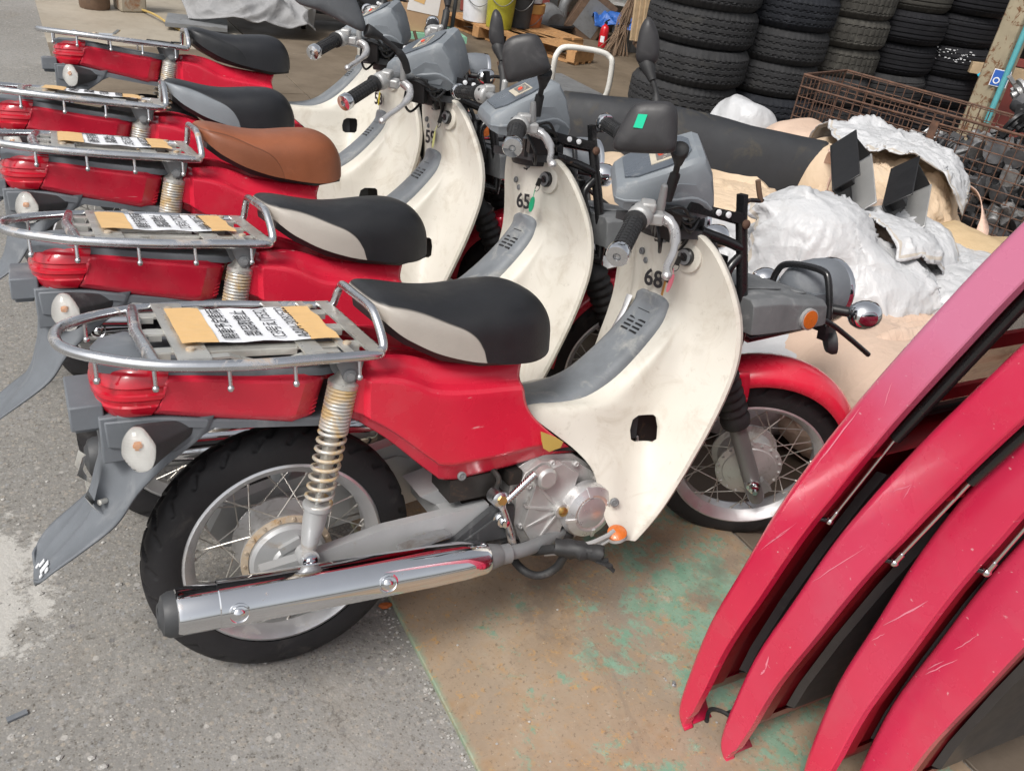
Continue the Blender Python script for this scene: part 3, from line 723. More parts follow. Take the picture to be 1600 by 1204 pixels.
def shock_spring():
    a, b = shock_axis(); d = (b - a).normalized(); L = (b - a).length; N = d.orthogonal().normalized(); B = d.cross(N); m = MB(); P = []
    t0, t1 = .024, L * .71; turns = 21; n = turns * 18
    for i in range(n + 1):
        u = i / n; pos = t0 + (t1 - t0) * (.60 * u + .40 * max(0, (u - .60) / .40) ** 1.15 if u > .60 else .60 * u * (1.0)) 
        an = 2 * math.pi * turns * u
        P.append(a + d * pos + (N * math.cos(an) + B * math.sin(an)) * .0235)
    m.tube(P, .0037, 7); return m.mesh('spring', 'spring', 60)
def shock_bracket():
    m = MB(); a, b = shock_axis()
    m.prism([(.062, -.113, .685), (.125, -.113, .683), (.120, -.113, .655), (.108, -.113, .640), (.084, -.113, .640), (.072, -.113, .657)], (0, -.006, 0))
    m.prism([(.068, -.140, .687), (.122, -.140, .685), (.112, -.14, .650), (.100, -.14, .641), (.084, -.14, .648)], (0, -.004, 0)); m.box((.095, -.128, .686), (.055, .03, .004))
    m.lathe([(.012, 0), (.012, .006), (.007, .007), (.007, .012), (0, .0125)], a + Vector((0, -.018, 0)), (0, -1, 0), 12)
    return m.mesh('shock_bracket', 'mid_grey', 40)
def swingarm():
    m = MB()
    for s_ in (-1, 1):
        y = s_ * .098; top = [(-.066, .284), (.022, .292), (.173, .316), (.396, .322)]; bot = [(-.066, .246), (.022, .252), (.173, .262), (.40, .262)]
        m.prism([(x, y + s_ * .012, z) for x, z in top] + [(x, y + s_ * .012, z) for x, z in reversed(bot)], (0, -s_ * .024, 0))
    # chain-adjuster slot end
    m.box((-.058, -.116, .262), (.03, .012, .03)); m.lathe([(.011, 0), (.011, .012), (0, .012)], (-.058, -.12, .262), (0, -1, 0), 10); m.tube([(-.085, -.112, .262), (-.04, -.112, .265)], .004, 8)
    m.box((.33, 0, .29), (.05, .19, .04)); m.prism([(.27, -.05, .335), (.345, -.05, .35), (.40, -.05, .30), (.33, -.05, .29)], (0, .1, 0))
    return m.mesh('swingarm', 'silver_paint', 30)
def pivot_plate():
    m = MB(); m.prism([(.225, -.113, .258), (.31, -.113, .263), (.40, -.113, .322), (.445, -.113, .32), (.445, -.113, .235), (.36, -.113, .232), (.30, -.113, .235)], (0, -.016, 0))
    m.prism([(.315, -.13, .255), (.40, -.13, .30), (.43, -.13, .298), (.43, -.13, .25)], (0, -.006, 0))
    return m.mesh('pivot_bracket', 'black_plastic', 30)
def pivot_bolt():
    m = MB(); m.lathe([(.019, 0), (.019, .004), (.0135, .005), (.0135, .014), (.008, .015), (.008, .026), (0, .027)], (.413, -.131, .296), (0, -1, 0), 16); return m.mesh('pivot_bolt', 'chrome', 40)
MUF = (Vector((-.245, -.172, .283)), Vector((.395, -.172, .238)))
def muffler():
    m = MB(); a, b = MUF; d = (b - a).normalized(); L = (b - a).length
    m.lathe([(.012, .005), (.030, .004), (.036, .010), (.0385, .03), (.0385, .10), (.037, .45), (.033, .585), (.026, .62), (.022, .64), (.0205, L), (.0205, L + .02)], a, d, 28)
    m.bar((.19, -.15, .29), (.30, -.12, .285), .03, .006)
    return m.mesh('muffler', 'mid_grey', 40)
def heat_shield():
    m = MB(); a, b = MUF; d = (b - a).normalized(); ref = Vector((0, -1, .35))
    prof = [(.0385, .022), (.0410, .024), (.0425, .030), (.0425, .088), (.0445, .09), (.0445, .30), (.0435, .48), (.041, .55), (.0365, .598), (.031, .608)]
    m.lathe(prof, a, d, 26, R(-118), R(44), ref); return m.mesh('heat_shield', 'chrome', 30)
def shield_bolt(t_, ang):
    a, b = MUF; d = (b - a).normalized(); ref = Vector((0, -1, .35)); N = (ref - d * ref.dot(d)).normalized(); B = d.cross(N)
    n = N * math.cos(R(ang)) + B * math.sin(R(ang)); m = MB()
    m.lathe([(.0195, -.003), (.0195, .001), (.016, .0022), (.012, -.001), (.010, -.001), (.010, .002), (.006, .0055), (0, .006)], a + d * t_ + n * .0425, n, 18)
    return m.mesh('shield_bolt', 'chrome', 40)
def exhaust_tip():
    m = MB(); a, b = MUF; d = (b - a).normalized(); m.lathe([(.0, .014), (.013, .012), (.0145, -.004), (.0185, -.005), (.024, -.001), (.033, .002), (.0385, .012), (.0395, .030)], a, d, 28)
    return m.mesh('tail_cap', 'black_plastic', 40)
def exhaust_pipe():
    m = MB(); m.tube(catmull([(.38, -.17, .239), (.46, -.16, .228), (.56, -.12, .215), (.66, -.07, .21), (.74, -.04, .23), (.785, -.03, .28)], 6), .015, 12); return m.mesh('exhaust_pipe', 'mid_grey', 60)

# ---- engine and pedals
def crankcase():
    m = MB()
    o = [(.452, .345), (.47, .385), (.51, .405), (.60, .392), (.665, .345), (.70, .28), (.68, .215), (.62, .185), (.53, .182), (.47, .205), (.448, .26)]
    m.prism([(x, -.095, z) for x, z in o], (0, .18, 0)); o2 = [((x - .57) * .93 + .57, (z - .285) * .92 + .285) for x, z in o]; m.prism([(x, -.112, z) for x, z in o2], (0, .02, 0))
    m.prism([(.47, -.128, .26), (.50, -.128, .375), (.555, -.128, .392), (.60, -.128, .36), (.56, -.128, .21), (.50, -.128, .205)], (0, .02, 0))
    # cylinder, fins and head
    m.tube([(.66, 0, .30), (.83, 0, .335)], .05, 16)
    for k in range(6): m.box((.70 + k * .02, 0, .308 + k * .004), (.006, .15, .13), Matrix.Rotation(-.2, 3, 'Y'))
    for bx, bz in ((.478, .352), (.535, .40), (.60, .385), (.662, .335), (.690, .25), (.66, .205), (.575, .19), (.505, .198), (.463, .255)): m.lathe([(.0075, 0), (.0075, .006), (.0055, .009), (.003, .0092), (.003, .0075), (0, .0075)], ((bx - .57) * .93 + .57, -.1115, (bz - .285) * .93 + .285), (0, -1, 0), 8)
    for a_ in (130, 165, 200, 235): m.bar((.555, -.13, .285), (.555 + .085 * math.cos(R(a_)), -.122, .285 + .085 * math.sin(R(a_))), .006, .012, (0, 1, 0))
    m.lathe([(.024, 0), (.024, .018), (.018, .024), (0, .024)], (.512, -.124, .372), (0, -1, 0), 14)
    m.lathe([(.017, 0), (.017, .02)], (.555, -.125, .288), (0, -1, 0), 14)
    return m.mesh('crankcase', 'alu', 30)
def engine_cover():
    m = MB(); c = (.622, -.125, .275); m.cur = 0
    m.lathe([(.064, 0), (.064, .014), (.059, .026), (.043, .034), (.039, .033), (.035, .031), (.035, .033), (.027, .0345), (0, .0355)], c, (0, -1, 0), 40)
    for a in (20, 100, 190, 280): m.bar((c[0] + .040 * math.cos(R(a)), c[1] - .034, c[2] + .040 * math.sin(R(a))), (c[0] + .062 * math.cos(R(a)), c[1] - .024, c[2] + .062 * math.sin(R(a))), .007, .007, (0, 1, 0))
    return m.mesh('engine_cover', 'alu_cover', 30)
def drain_bolt():
    m = MB(); m.lathe([(.0105, 0), (.0105, .006), (.007, .008), (0, .008)], (.555, -.144, .288), (0, -1, 0), 10); m.box((.555, -.1525, .288), (.014, .002, .003)); return m.mesh('oil_level_bolt', 'brass', 40)
def engine_top():
    m = MB(); m.box((.52, 0, .405), (.26, .13, .05)); m.box((.36, -.06, .365), (.10, .09, .05)); m.box((.70, 0, .42), (.16, .13, .10)); m.box((.80, 0, .45), (.14, .14, .16)); m.box((.40, 0, .29), (.08, .12, .10))
    m.tube(catmull([(.40, -.08, .40), (.41, -.118, .385), (.405, -.12, .36), (.40, -.11, .33)], 5), .006, 8); m.tube(catmull([(.62, -.08, .40), (.66, -.10, .37), (.70, -.06, .36), (.75, -.08, .30)], 5), .006, 8)
    m.box((.455, -.085, .37), (.03, .05, .03)); m.tube(catmull([(.30, -.06, .43), (.38, -.09, .41), (.50, -.09, .415), (.62, -.095, .40)], 5), .005, 8); m.tube([(.35, 0, .45), (.62, 0, .43), (.88, 0, .60)], .028, 12)
    m.tube([(.95, 0, .60), (.86, 0, .83)], .028, 12)
    return m.mesh('engine_block', 'dark_engine', 40)
def kick_lever():
    m = MB(); m.cur = 0; m.tube(catmull([(.405, -.136, .345), (.41, -.142, .325), (.425, -.146, .28), (.437, -.145, .24), (.442, -.14, .212)], 5), [.0095] * 5 + [.0085] * 12 + [.010] * 4, 10)
    m.lathe([(.018, .012), (.018, -.016), (.013, -.02)], (.403, -.130, .348), (0, 1, 0), 14); m.tube([(.442, -.145, .21), (.462, -.10, .205)], .011, 10)
    m.cur = 1; m.lathe([(.010, 0), (.010, .008), (0, .008)], (.403, -.149, .35), (0, -1, .2), 6)
    return m.mesh('kick_lever', ['chrome_worn', 'brass'], 40)
def kick_pedal():
    m = MB(); a, b = Vector((.413, -.150, .345)), Vector((.478, -.150, .395)); d = (b - a).normalized(); L = (b - a).length; pr = [(0, 0)]
    for k in range(14): pr += [(.0065, L * (k + .05) / 14), (.0085, L * (k + .35) / 14), (.0085, L * (k + .65) / 14), (.0065, L * (k + .95) / 14)]
    m.lathe(pr + [(0, L)], a, d, 10); return m.mesh('kick_pedal', 'chrome', 40)
def foot_bar():
    m = MB(); m.tube(catmull([(.46, .06, .185), (.475, -.06, .185), (.49, -.13, .20), (.515, -.20, .238), (.57, -.25, .247)], 5), .010, 10)
    m.tube(catmull([(.445, -.10, .20), (.46, -.155, .175), (.49, -.175, .165), (.52, -.19, .185), (.53, -.205, .225)], 5), .009, 10); m.tube([(.44, -.1, .2), (.60, -.12, .21)], .012, 10)
    return m.mesh('foot_bar', 'rubber', 60)
def peg_rubber():
    m = MB(); rnd = random.Random(5); P = [Vector((.513, -.192, .240)).lerp(Vector((.585, -.262, .243)), i / 9) for i in range(10)]
    m.tube(P, [.017 + rnd.uniform(-.004, .003) for _ in P], 12)
    for k in range(len(m.v)): m.v[k] = tuple(c + rnd.uniform(-.003, .003) for c in m.v[k])
    for _ in range(7):
        p = Vector((.578 + rnd.uniform(-.02, .01), -.262 + rnd.uniform(-.01, .01), .235)); m.bar(p, p + Vector((rnd.uniform(.005, .025), rnd.uniform(-.02, 0), rnd.uniform(-.022, .004))), .010, .004)
    return m.mesh('peg_rubber', 'rubber', 60)
def brake_pedal():
    m = MB(); m.tube(catmull([(.50, -.13, .205), (.58, -.19, .225), (.63, -.20, .238), (.655, -.198, .246)], 5), .0055, 8); m.tube([(.52, -.14, .19), (.60, -.19, .205), (.65, -.198, .23)], .0055, 8); m.lathe([(.022, 0), (.022, .006), (.017, .01)], (.662, -.2, .234), (.25, -.15, -1), 16); return m.mesh('brake_pedal', 'light_grey', 40)
def pedal_reflector():
    m = MB(); m.lathe([(.021, -.004), (.021, .003), (.015, .008), (0, .0095)], (.662, -.2, .240), (-.25, -.35, 1), 20); return m.mesh('pedal_reflector', 'orange', 40)
def chain_case():
    m = MB(); o = [(-.10, .23), (-.12, .27), (-.09, .325), (.0, .345), (.30, .40), (.40, .36), (.42, .30), (.38, .255), (.10, .22)]
    m.prism([(x, .085, z) for x, z in o], (0, .035, 0)); m.prism([((x - .15) * .8 + .15, .080, (z - .29) * .7 + .29) for x, z in o], (0, .01, 0))
    return m.mesh('chain_case', 'light_grey', 30)
def side_stand():
    m = MB(); m.tube(catmull([(.43, .10, .22), (.42, .16, .16), (.405, .235, .075), (.40, .27, .054)], 4), .010, 10); m.box((.40, .275, .054), (.06, .035, .006)); return m.mesh('side_stand', 'gloss_black', 40)

# ---- leg shield
SI = [(.684, -.180, .205), (.658, -.162, .25), (.647, -.148, .30), (.634, -.130, .36), (.603, -.108, .402), (.557, -.093, .442), (.515, -.077, .477), (.496, -.058, .503), (.60, -.054, .497), (.665, -.054, .512), (.725, -.054, .545), (.787, -.054, .598), (.833, -.050, .650), (.838, -.004, .69), (.833, 0, .735), (.835, 0, .78), (.838, 0, .82), (.842, 0, .845), (.846, 0, .857)]
SC = [(.700, -.188, .207), (.705, -.178, .247), (.714, -.162, .29), (.729, -.142, .342), (.742, -.124, .382), (.753, -.112, .416), (.764, -.106, .447), (.773, -.103, .474), (.781, -.101, .495), (.793, -.100, .522), (.808, -.100, .556), (.831, -.100, .602), (.854, -.0985, .650), (.860, -.095, .692), (.857, -.091, .735), (.853, -.090, .78), (.849, -.088, .82), (.845, -.076, .845), (.846, -.062, .857)]
SE = [(.711, -.191, .205), (.741, -.199, .245), (.766, -.205, .285), (.789, -.210, .33), (.805, -.2145, .365), (.820, -.218, .40), (.833, -.221, .43), (.843, -.2235, .455), (.853, -.225, .48), (.865, -.227, .512), (.877, -.228, .547), (.890, -.227, .59), (.898, -.222, .64), (.896, -.214, .69), (.888, -.201, .735), (.876, -.182, .78), (.864, -.156, .82), (.853, -.128, .845), (.846, -.105, .857)]
def leg_shield():
    m = MB(); cA, cC, cE = [catmull(q, 4) for q in (SI, SC, SE)]; n = len(cA); rows2 = []
    for k in range(n):
        A, C, E = cA[k], cC[k], cE[k]
        up = min(1, max(0, (A.z - .60) / .09))
        B = A.lerp(C, .45); B.y = A.y + (C.y - A.y) * (.72 if A.y < -.02 else .5); B.x += .0
        D = C.lerp(E, .5); D.y = C.y + .30 * (E.y - C.y); D.x = C.x + .56 * (E.x - C.x)
        row = []
        P5 = [A, B, C, D, E]
        for q in range(4):
            p1, p2 = P5[q], P5[q + 1]; p0 = P5[q - 1] if q else p1 * 2 - p2; p3 = P5[q + 2] if q < 3 else p2 * 2 - p1
            for jj in range(7):
                u = jj / 7; row.append(.5 * ((2 * p1) + (p2 - p0) * u + (2 * p0 - 5 * p1 + 4 * p2 - p3) * u * u + (3 * p1 - p0 - 3 * p2 + p3) * u ** 3))
        row.append(E); row += [E + Vector((.007, -.003, 0)), E + Vector((.016, .001, 0)), E + Vector((.020, .010, 0))]
        rows2.append(row)
    for _ in range(2):
        nr_ = [list(r_) for r_ in rows2]
        for k in range(1, n - 1):
            for q in range(1, len(rows2[0])): nr_[k][q] = (rows2[k - 1][q] + rows2[k][q] * 2 + rows2[k + 1][q]) / 4
        rows2 = nr_
    m.loft([list(r_) for r_ in rows2]); m.mirror_y()
    me = m.mesh('leg_shield', 'cream', 50, recalc=False, merge=1e-4)
    b = bmesh.new(); b.from_mesh(me)
    n0 = [f for f in b.faces if abs(f.calc_center_median().y) < .06 and f.calc_center_median().z > .75]
    bmesh.ops.recalc_face_normals(b, faces=b.faces); b.to_mesh(me); b.free()
    o = link('tmp', me); s_ = solid(o, .0035, 0)
    c_ = MB(); hx = [(.737, .4305), (.744, .452), (.758, .460), (.792, .4605), (.797, .455), (.796, .437), (.790, .412), (.783, .405), (.748, .4035), (.738, .410)]
    c_.prism([(x, -.20, z) for x, z in hx], (0, .40, 0)); co = link('tmp_cut', c_.mesh('tmp_cut', 'cream'))
    bo = o.modifiers.new('b', 'BOOLEAN'); bo.object = co; bo.operation = 'DIFFERENCE'; bo.solver = 'EXACT'
    me2 = bake(o); bpy.data.objects.remove(o); bpy.data.objects.remove(co); me2.name = 'leg_shield'
    me2.shade_smooth(); me2.set_sharp_from_angle(angle=R(40)); return me2
def tunnel_cover():
    m = MB(); rows = []
    cl = catmull([(.475, 0, .503), (.53, 0, .497), (.60, 0, .500), (.665, 0, .518), (.725, 0, .557), (.787, 0, .610), (.833, 0, .662), (.842, 0, .690), (.840, 0, .706)], 5); n = len(cl)
    for i, p in enumerate(cl):
        u = i / (n - 1); a = cl[max(0, i - 1)]; b_ = cl[min(n - 1, i + 1)]; tg_ = (b_ - a).normalized(); nr = Vector((-tg_.z, 0, tg_.x))
        w_ = .062 - .008 * u; w_ *= 1 if u < .84 else max(.15, math.sqrt(max(0.02, 1 - ((u - .84) / .165) ** 2)))
        row = []
        for y, h in ((-1.12, -.03), (-1.03, -.006), (-.95, .005), (-.7, .010), (-.35, .012), (0, .0125), (.35, .012), (.7, .010), (.95, .005), (1.03, -.006), (1.12, -.03)):
            q = p + nr * h; row.append((q.x, y * w_, q.z))
        rows.append(row)
    m.loft(rows, cap0=True, cap1=True); return m.mesh('tunnel_cover', 'tunnel_grey', 50)
def slots():
    m = MB(); nr = Vector((-.70, 0, .714)); d = Vector((.714, 0, .70))
    for k in range(4):
        for s_ in (-1, 1):
            p = Vector((.800, 0, .6225)) + d * (k * .0105 - .012) + nr * .0128
            m.box(p + Vector((0, s_ * .0155 - .004, 0)), (.0046, .024, .002), Matrix((d, Vector((0, 1, 0)), nr)).transposed())
    p = Vector((.836, 0, .664)) + nr * .0128
    for k, (dy, L_) in enumerate(((-.004, .04), (-.004, .036))): m.box(Vector((.828 + k * .008, dy, .656 + k * .010)) + nr * .0122, (.0016, L_, .0012), Matrix((d, Vector((0, 1, 0)), nr)).transposed())
    return m.mesh('vent_slot', 'bracket_black', 40)
def key_switch():
    m = MB(); m.cur = 0; o = Vector((.850, -.091, .803)); ax = Vector((-1, -.22, .08))
    m.lathe([(.0, .002), (.031, .002), (.034, .0), (.034, -.01)], o, ax, 28)
    m.cur = 1; m.lathe([(.0185, 0), (.0185, .010), (.015, .013), (.0145, .0105), (.009, .0105), (.009, .014), (0, .014)], o, ax, 24); m.cur = 2; m.lathe([(.0155, .0122), (.0165, .0138), (.0145, .0138)], o, ax, 24)
    m.cur = 1; m.bar(o + ax * .014 + Vector((0, -.008, -.006)), o + ax * .014 + Vector((0, .008, .006)), .003, .004)
    return m.mesh('key_switch', ['cream', 'bracket_black', 'mid_grey'], 40)
def screw(p, n, r=.0085):
    m = MB(); m.lathe([(r, -.002), (r, .0025), (r * .7, .004), (r * .62, .002), (r * .35, .002), (r * .3, .0035), (0, .0035)], p, n, 16); return m.mesh('screw', 'mid_grey', 40)
def caution_label():
    m = MB(); m.cur = 0; P = [(.815, .056, .668), (.811, .095, .668), (.792, .100, .595), (.770, .056, .585)]
    return m
def shield_back():
    # dark structure seen behind and between the shield mouldings
    m = MB(); m.box((.885, 0, .70), (.06, .16, .30)); m.prism([(.80, -.11, .848), (.88, -.12, .842), (.90, -.05, .845), (.90, .05, .845), (.88, .12, .842), (.80, .11, .848)], (0, 0, .018))
    m.box((.74, -.055, .43), (.07, .06, .07)); m.tube([(.735, -.075, .432), (.735, -.092, .432)], .018, 12)
    for s_ in (-1, 1): m.tube(catmull([(.89, s_ * .09, .72), (.93, s_ * .11, .76), (.92, s_ * .07, .84), (.86, s_ * .05, .88)], 5), .006, 8)
    return m.mesh('front_inner_cover', 'black_plastic', 40)

# ---- seat
def seat_mesh():
    tab = [(.163, .742, .760, .070), (.170, .734, .766, .088), (.182, .722, .769, .104), (.205, .701, .768, .118), (.26, .670, .757, .130), (.30, .655, .751, .133), (.34, .643, .750, .135), (.42, .628, .757, .132), (.465, .622, .758, .124), (.493, .622, .751, .115), (.515, .625, .738, .103), (.532, .630, .716, .086), (.542, .637, .688, .064), (.546, .648, .664, .03)]
    m = MB(); rows = []
    xs = [.163 + (.546 - .163) * (1 - math.cos(math.pi * i / 54)) / 2 for i in range(55)]
    for x in xs:
        zb, zt, w_ = interp(tab, x); h = zt - zb; row = []
        for k in range(33):
            a = math.pi * k / 32; ca, sa = math.cos(a), math.sin(a)
            y = -w_ * math.copysign(abs(ca) ** .62, ca); z = zb + h * abs(sa) ** .42
            z = zb + (z - zb) * (1 - .10 * (abs(y) / w_) ** 2 * (1 if h > .05 else 0))
            row.append((x, y * (1 - .05 * (1 - abs(sa))), z))
        rows.append(row)
    # smooth along the length
    for _ in range(3):
        nr_ = [list(r_) for r_ in rows]
        for i in range(1, len(rows) - 1):
            for k in range(33): nr_[i][k] = tuple((rows[i - 1][k][c] + 2 * rows[i][k][c] + rows[i + 1][k][c]) / 4 for c in range(3))
        rows = nr_
    m.loft(rows, cap0=True, cap1=True)
    m.loft([[r_[0], r_[-1]] for r_ in rows])
    return m.mesh('seat', 'seat_grey', 60, merge=1e-5)
def seat_base():
    m = MB(); rows = []
    for x, z, w_ in ((.178, .708, .09), (.21, .684, .108), (.28, .648, .122), (.36, .628, .124), (.46, .612, .10), (.535, .62, .07)): rows.append([(x, -w_, z + .016), (x, -w_ * .92, z), (x, w_ * .92, z), (x, w_, z + .016)])
    m.loft(rows, True, True, True); return m.mesh('seat_base', 'bracket_black', 40)

# ---- steering
def handlebar():
    m = MB(); P = catmull([(.714, -.338, .945), (.745, -.25, .958), (.775, -.17, .962), (.80, -.11, .945), (.812, -.05, .925), (.815, 0, .92), (.812, .05, .925), (.80, .11, .945), (.775, .17, .962), (.745, .25, .958), (.714, .338, .945)], 5); m.tube(P, .0108, 12)
    m.tube([(.815, 0, .93), (.86, 0, .83)], .024, 14); return m.mesh('handlebar', 'mid_grey', 60)
def grip(s_):
    a, b = Vector((.748, s_ * .228, .9605)), Vector((.7165, s_ * .332, .9465)); d = (b - a).normalized(); L = (b - a).length; m = MB(); pr = [(.012, 0), (.0225, .002), (.0225, .007), (.0165, .009)]
    for k in range(9):
        t0 = .014 + k * (L - .018) / 9; pr += [(.0168, t0), (.0168, t0 + .0085), (.0152, t0 + .009), (.0152, t0 + .0104)]
    m.lathe(pr + [(.0165, L), (.010, L + .001)], a, d, 18)
    for k in range(9):
        for q in range(8):
            an = 2 * math.pi * q / 8; N = d.orthogonal().normalized(); B = d.cross(N); p = a + d * (.0185 + k * (L - .018) / 9) + (N * math.cos(an) + B * math.sin(an)) * .0166; m.box(p, (.0075, .0075, .002), Matrix((d, (N * -math.sin(an) + B * math.cos(an)), (N * math.cos(an) + B * math.sin(an)))).transposed())
    return m.mesh('grip', 'rubber', 40)
def bar_end(s_):
    a, b = Vector((.748, s_ * .228, .9605)), Vector((.7165, s_ * .332, .9465)); d = (b - a).normalized(); m = MB(); m.cur = 0
    m.lathe([(.012, -.001), (.0195, .001), (.0215, .004), (.0215, .019), (.020, .0225), (.0075, .0235), (.0065, .020)], b, d, 24); m.cur = 1; m.lathe([(.0062, .0195), (.0062, .0215), (.0035, .0215), (.003, .019), (0, .019)], b, d, 10)
    return m.mesh('bar_end_weight', ['chrome', 'mid_grey'], 40)
def switchgear(s_):
    m = MB(); m.cur = 0; a, b = Vector((.762, s_ * .198, .962)), Vector((.750, s_ * .226, .961)); d = (b - a).normalized()
    m.lathe([(.014, -.012), (.022, -.010), (.0235, 0), (.0235, .020), (.020, .028)], a, d, 18); m.box(a + Vector((.008, 0, .017)), (.028, .030, .020)); m.box(a + Vector((.026, 0, -.005)), (.032, .024, .024))
    m.lathe([(.009, 0), (.008, .06)], (.800, s_ * .158, .95), (0.02, -.05 * s_, 1), 12)
    m.cur = 1; m.box(a + Vector((-.018, 0, .012)), (.01, .012, .010)); m.box(a + Vector((-.016, s_ * -.004, -.010)), (.012, .010, .010))
    return m.mesh('switch_housing', ['light_grey', 'bracket_black'], 40)
def lever(s_):
    m = MB(); P = catmull([(.800, s_ * .155, .945), (.825, s_ * .172, .938), (.833, s_ * .20, .926), (.826, s_ * .25, .917), (.812, s_ * .295, .910), (.808, s_ * .330, .908)], 5)
    m.tube(P, [.010] * 6 + [.0075] * 14 + [.007] * 6, 8); m.lathe([(0, -.010), (.007, -.007), (.010, 0), (.007, .007), (0, .010)], P[-1], (0, 1, 0), 10); return m.mesh('brake_lever' if s_ < 0 else 'left_lever', 'alu_cover', 60)
def right_lever():
    m = MB(); P = catmull([(.800, -.155, .945), (.825, -.172, .938), (.833, -.20, .926), (.826, -.25, .917), (.812, -.295, .910), (.808, -.330, .908)], 5); m.tube(P, [.013] * 5 + [.0105] * 8 + [.0075] * 13, 8); m.lathe([(0, -.010), (.007, -.007), (.010, 0), (.007, .007), (0, .010)], P[-1], (0, 1, 0), 10); return m.mesh('brake_lever', 'alu_cover', 60)
def control_cables():
    m = MB(); rnd = random.Random(2)
    for s_ in (-1, 1):
        for k in range(4):
            m.tube(catmull([(.80 + k * .008, s_ * (.14 - .02 * k), .945), (.845 + k * .01, s_ * (.14 - .01 * k), .96 - .02 * k), (.875 + .008 * k, s_ * (.11 - .015 * k), .915), (.885, s_ * (.07 - .01 * k), .86), (.87, s_ * .04, .80)], 5), .0034 + .0008 * (k % 2), 7)
    m.tube(catmull([(.80, -.12, .93), (.81, -.17, .90), (.82, -.15, .865), (.83, -.09, .87), (.85, -.06, .90)], 6), .0035, 7)
    m.box((.83, -.115, .915), (.045, .03, .06)); m.box((.83, .115, .915), (.045, .03, .06)); m.tube([(.84, -.06, .93), (.86, -.02, .84)], .016, 10); m.box((.835, -.05, .89), (.05, .05, .05)); m.box((.835, .05, .89), (.05, .05, .05))
    return m.mesh('control_cable', 'wire_black', 60)
def bar_collar():
    m = MB(); rows = []
    for z, sc in ((.835, .96), (.842, 1.0), (.872, 1.0), (.878, .94), (.878, .5)): rows.append([(.868 + .052 * sc * math.cos(a), .088 * sc * math.copysign(abs(math.sin(a)) ** .8, math.sin(a)), z + .10 * .052 * math.cos(a)) for a in [2 * math.pi * k / 32 for k in range(32)]])
    m.loft(rows, True, True, True); return m.mesh('bar_collar', 'rubber', 50)
def meter_housing():
    m = MB(); tab = [(.716, .936, .944, .068), (.721, .926, .956, .080), (.738, .918, .970, .090), (.79, .912, .999, .096), (.84, .910, 1.026, .095), (.868, .910, 1.040, .090), (.882, .911, 1.038, .087), (.903, .915, 1.008, .082), (.917, .920, .966, .076), (.922, .930, .946, .070)]
    rows = []
    for x, zb, zt, w_ in tab:
        h = zt - zb; side = [(-.94, 0), (-.985, .30), (-1.0, .33), (-1.0, .38), (-.975, .41), (-.93, .80), (-.88, .92), (-.79, 1.0)]
        rows.append([(x, a * w_, zb + h * q) for a, q in side] + [(x, -a * w_, zb + h * q) for a, q in reversed(side)])
    m.loft(rows, True, True, True)
    # raised side panel moulding
    for s_ in (-1, 1): m.prism([(.80, s_ * .090, .930), (.806, s_ * .089, .962), (.838, s_ * .086, .988), (.872, s_ * .079, .988), (.896, s_ * .074, .960), (.885, s_ * .078, .930)], (0, s_ * .0075, 0))
    return m.mesh('meter_housing', 'grey_plastic', 24)
def meter_glass():
    m = MB(); m.cur = 0
    zd = lambda x: .970 + (x - .738) * .543; P = [(x, y, zd(x) + .0012) for x, y in ((.735, -.050), (.735, .050), (.758, .070), (.815, .073), (.846, .060), (.858, .03), (.858, -.03), (.846, -.060), (.815, -.073), (.758, -.070))]
    m.prism(P, (-.0006, 0, .0028)); return m.mesh('meter_window', 'meter_glass', 40)
def meter_face():
    m = MB(); n = Vector((-.477, 0, .879)); d = Vector((.879, 0, .477)); o = Vector((.806, 0, 1.0069)) + Vector((-.477, 0, .879)) * .0045
    B = Matrix((d, Vector((0, 1, 0)), n)).transposed()
    m.cur = 0; m.box(o + Vector((0, -.004, 0)), (.046, .075, .0012), B); m.cur = 1; m.box(o + d * .004 + Vector((0, -.004, .001)), (.030, .058, .0014), B); m.cur = 0
    for k in range(6): m.box(o + d * (.014 - .004 * abs(k - 2.5)) + Vector((0, -.03 + k * .0105, .0022)), (.005, .0016, .001), B)
    m.cur = 2; m.lathe([(.0062, .001), (.0062, .0045), (.004, .006), (0, .006)], o + Vector((0, -.008, 0)), n, 14)
    return m.mesh('speedometer_face', ['gauge_cream', 'gauge_dark', 'gauge_red'], 40)
MT['meter_glass'] = mat('smoked_meter_window', (.085, .10, .12), .3, var=.1, dirt=((.3, .3, .3), .6, .2, 40), coat=.2)
MT['gauge_cream'] = mat('aged_gauge_print', (.5, .45, .36), .5, var=.1, vs=40); MT['gauge_dark'] = mat('gauge_dark', (.16, .15, .14), .5); MT['gauge_red'] = mat('red_gauge_knob', (.72, .09, .05), .4)
def mirror_meshes(key, outl, nrm, edge=False, glass=False):
    N = Vector(nrm).normalized(); P = [Vector(p) for p in outl]; C = sum(P, Vector()) / len(P); P = [C + (p - C) - N * (p - C).dot(N) for p in P]; P = resample(catmull(P, 6, True) + [P[0]], 41)[:-1]
    m = MB(); th = .030; rows = []
    for k, (sc, d) in enumerate(((.90, -.016), (.98, -.012), (1.0, -.003), (.97, .004), (.86, .010), (.6, .0135), (.25, .015))): rows.append([C + (p - C) * sc + N * d for p in P])
    m.loft(rows, True, True, True); me = m.mesh('mirror_shell', 'mirror_black', 60)
    g = MB(); g.prism([C + (p - C) * .86 - N * .0162 for p in P], -N * .002); return me, g.mesh('mirror_glass', 'mirror_glass', 40), C, N
MT['mirror_black'] = mat('dusty_black_mirror_shell', (.028, .027, .029), .5, var=.2, vs=18, dirt=((.09, .085, .085), .55, .3, 20))
MT['mirror_grey'] = mat('faded_grey_mirror_shell', (.075, .08, .088), .5, var=.2, vs=18, dirt=((.2, .2, .2), .6, .25, 20))
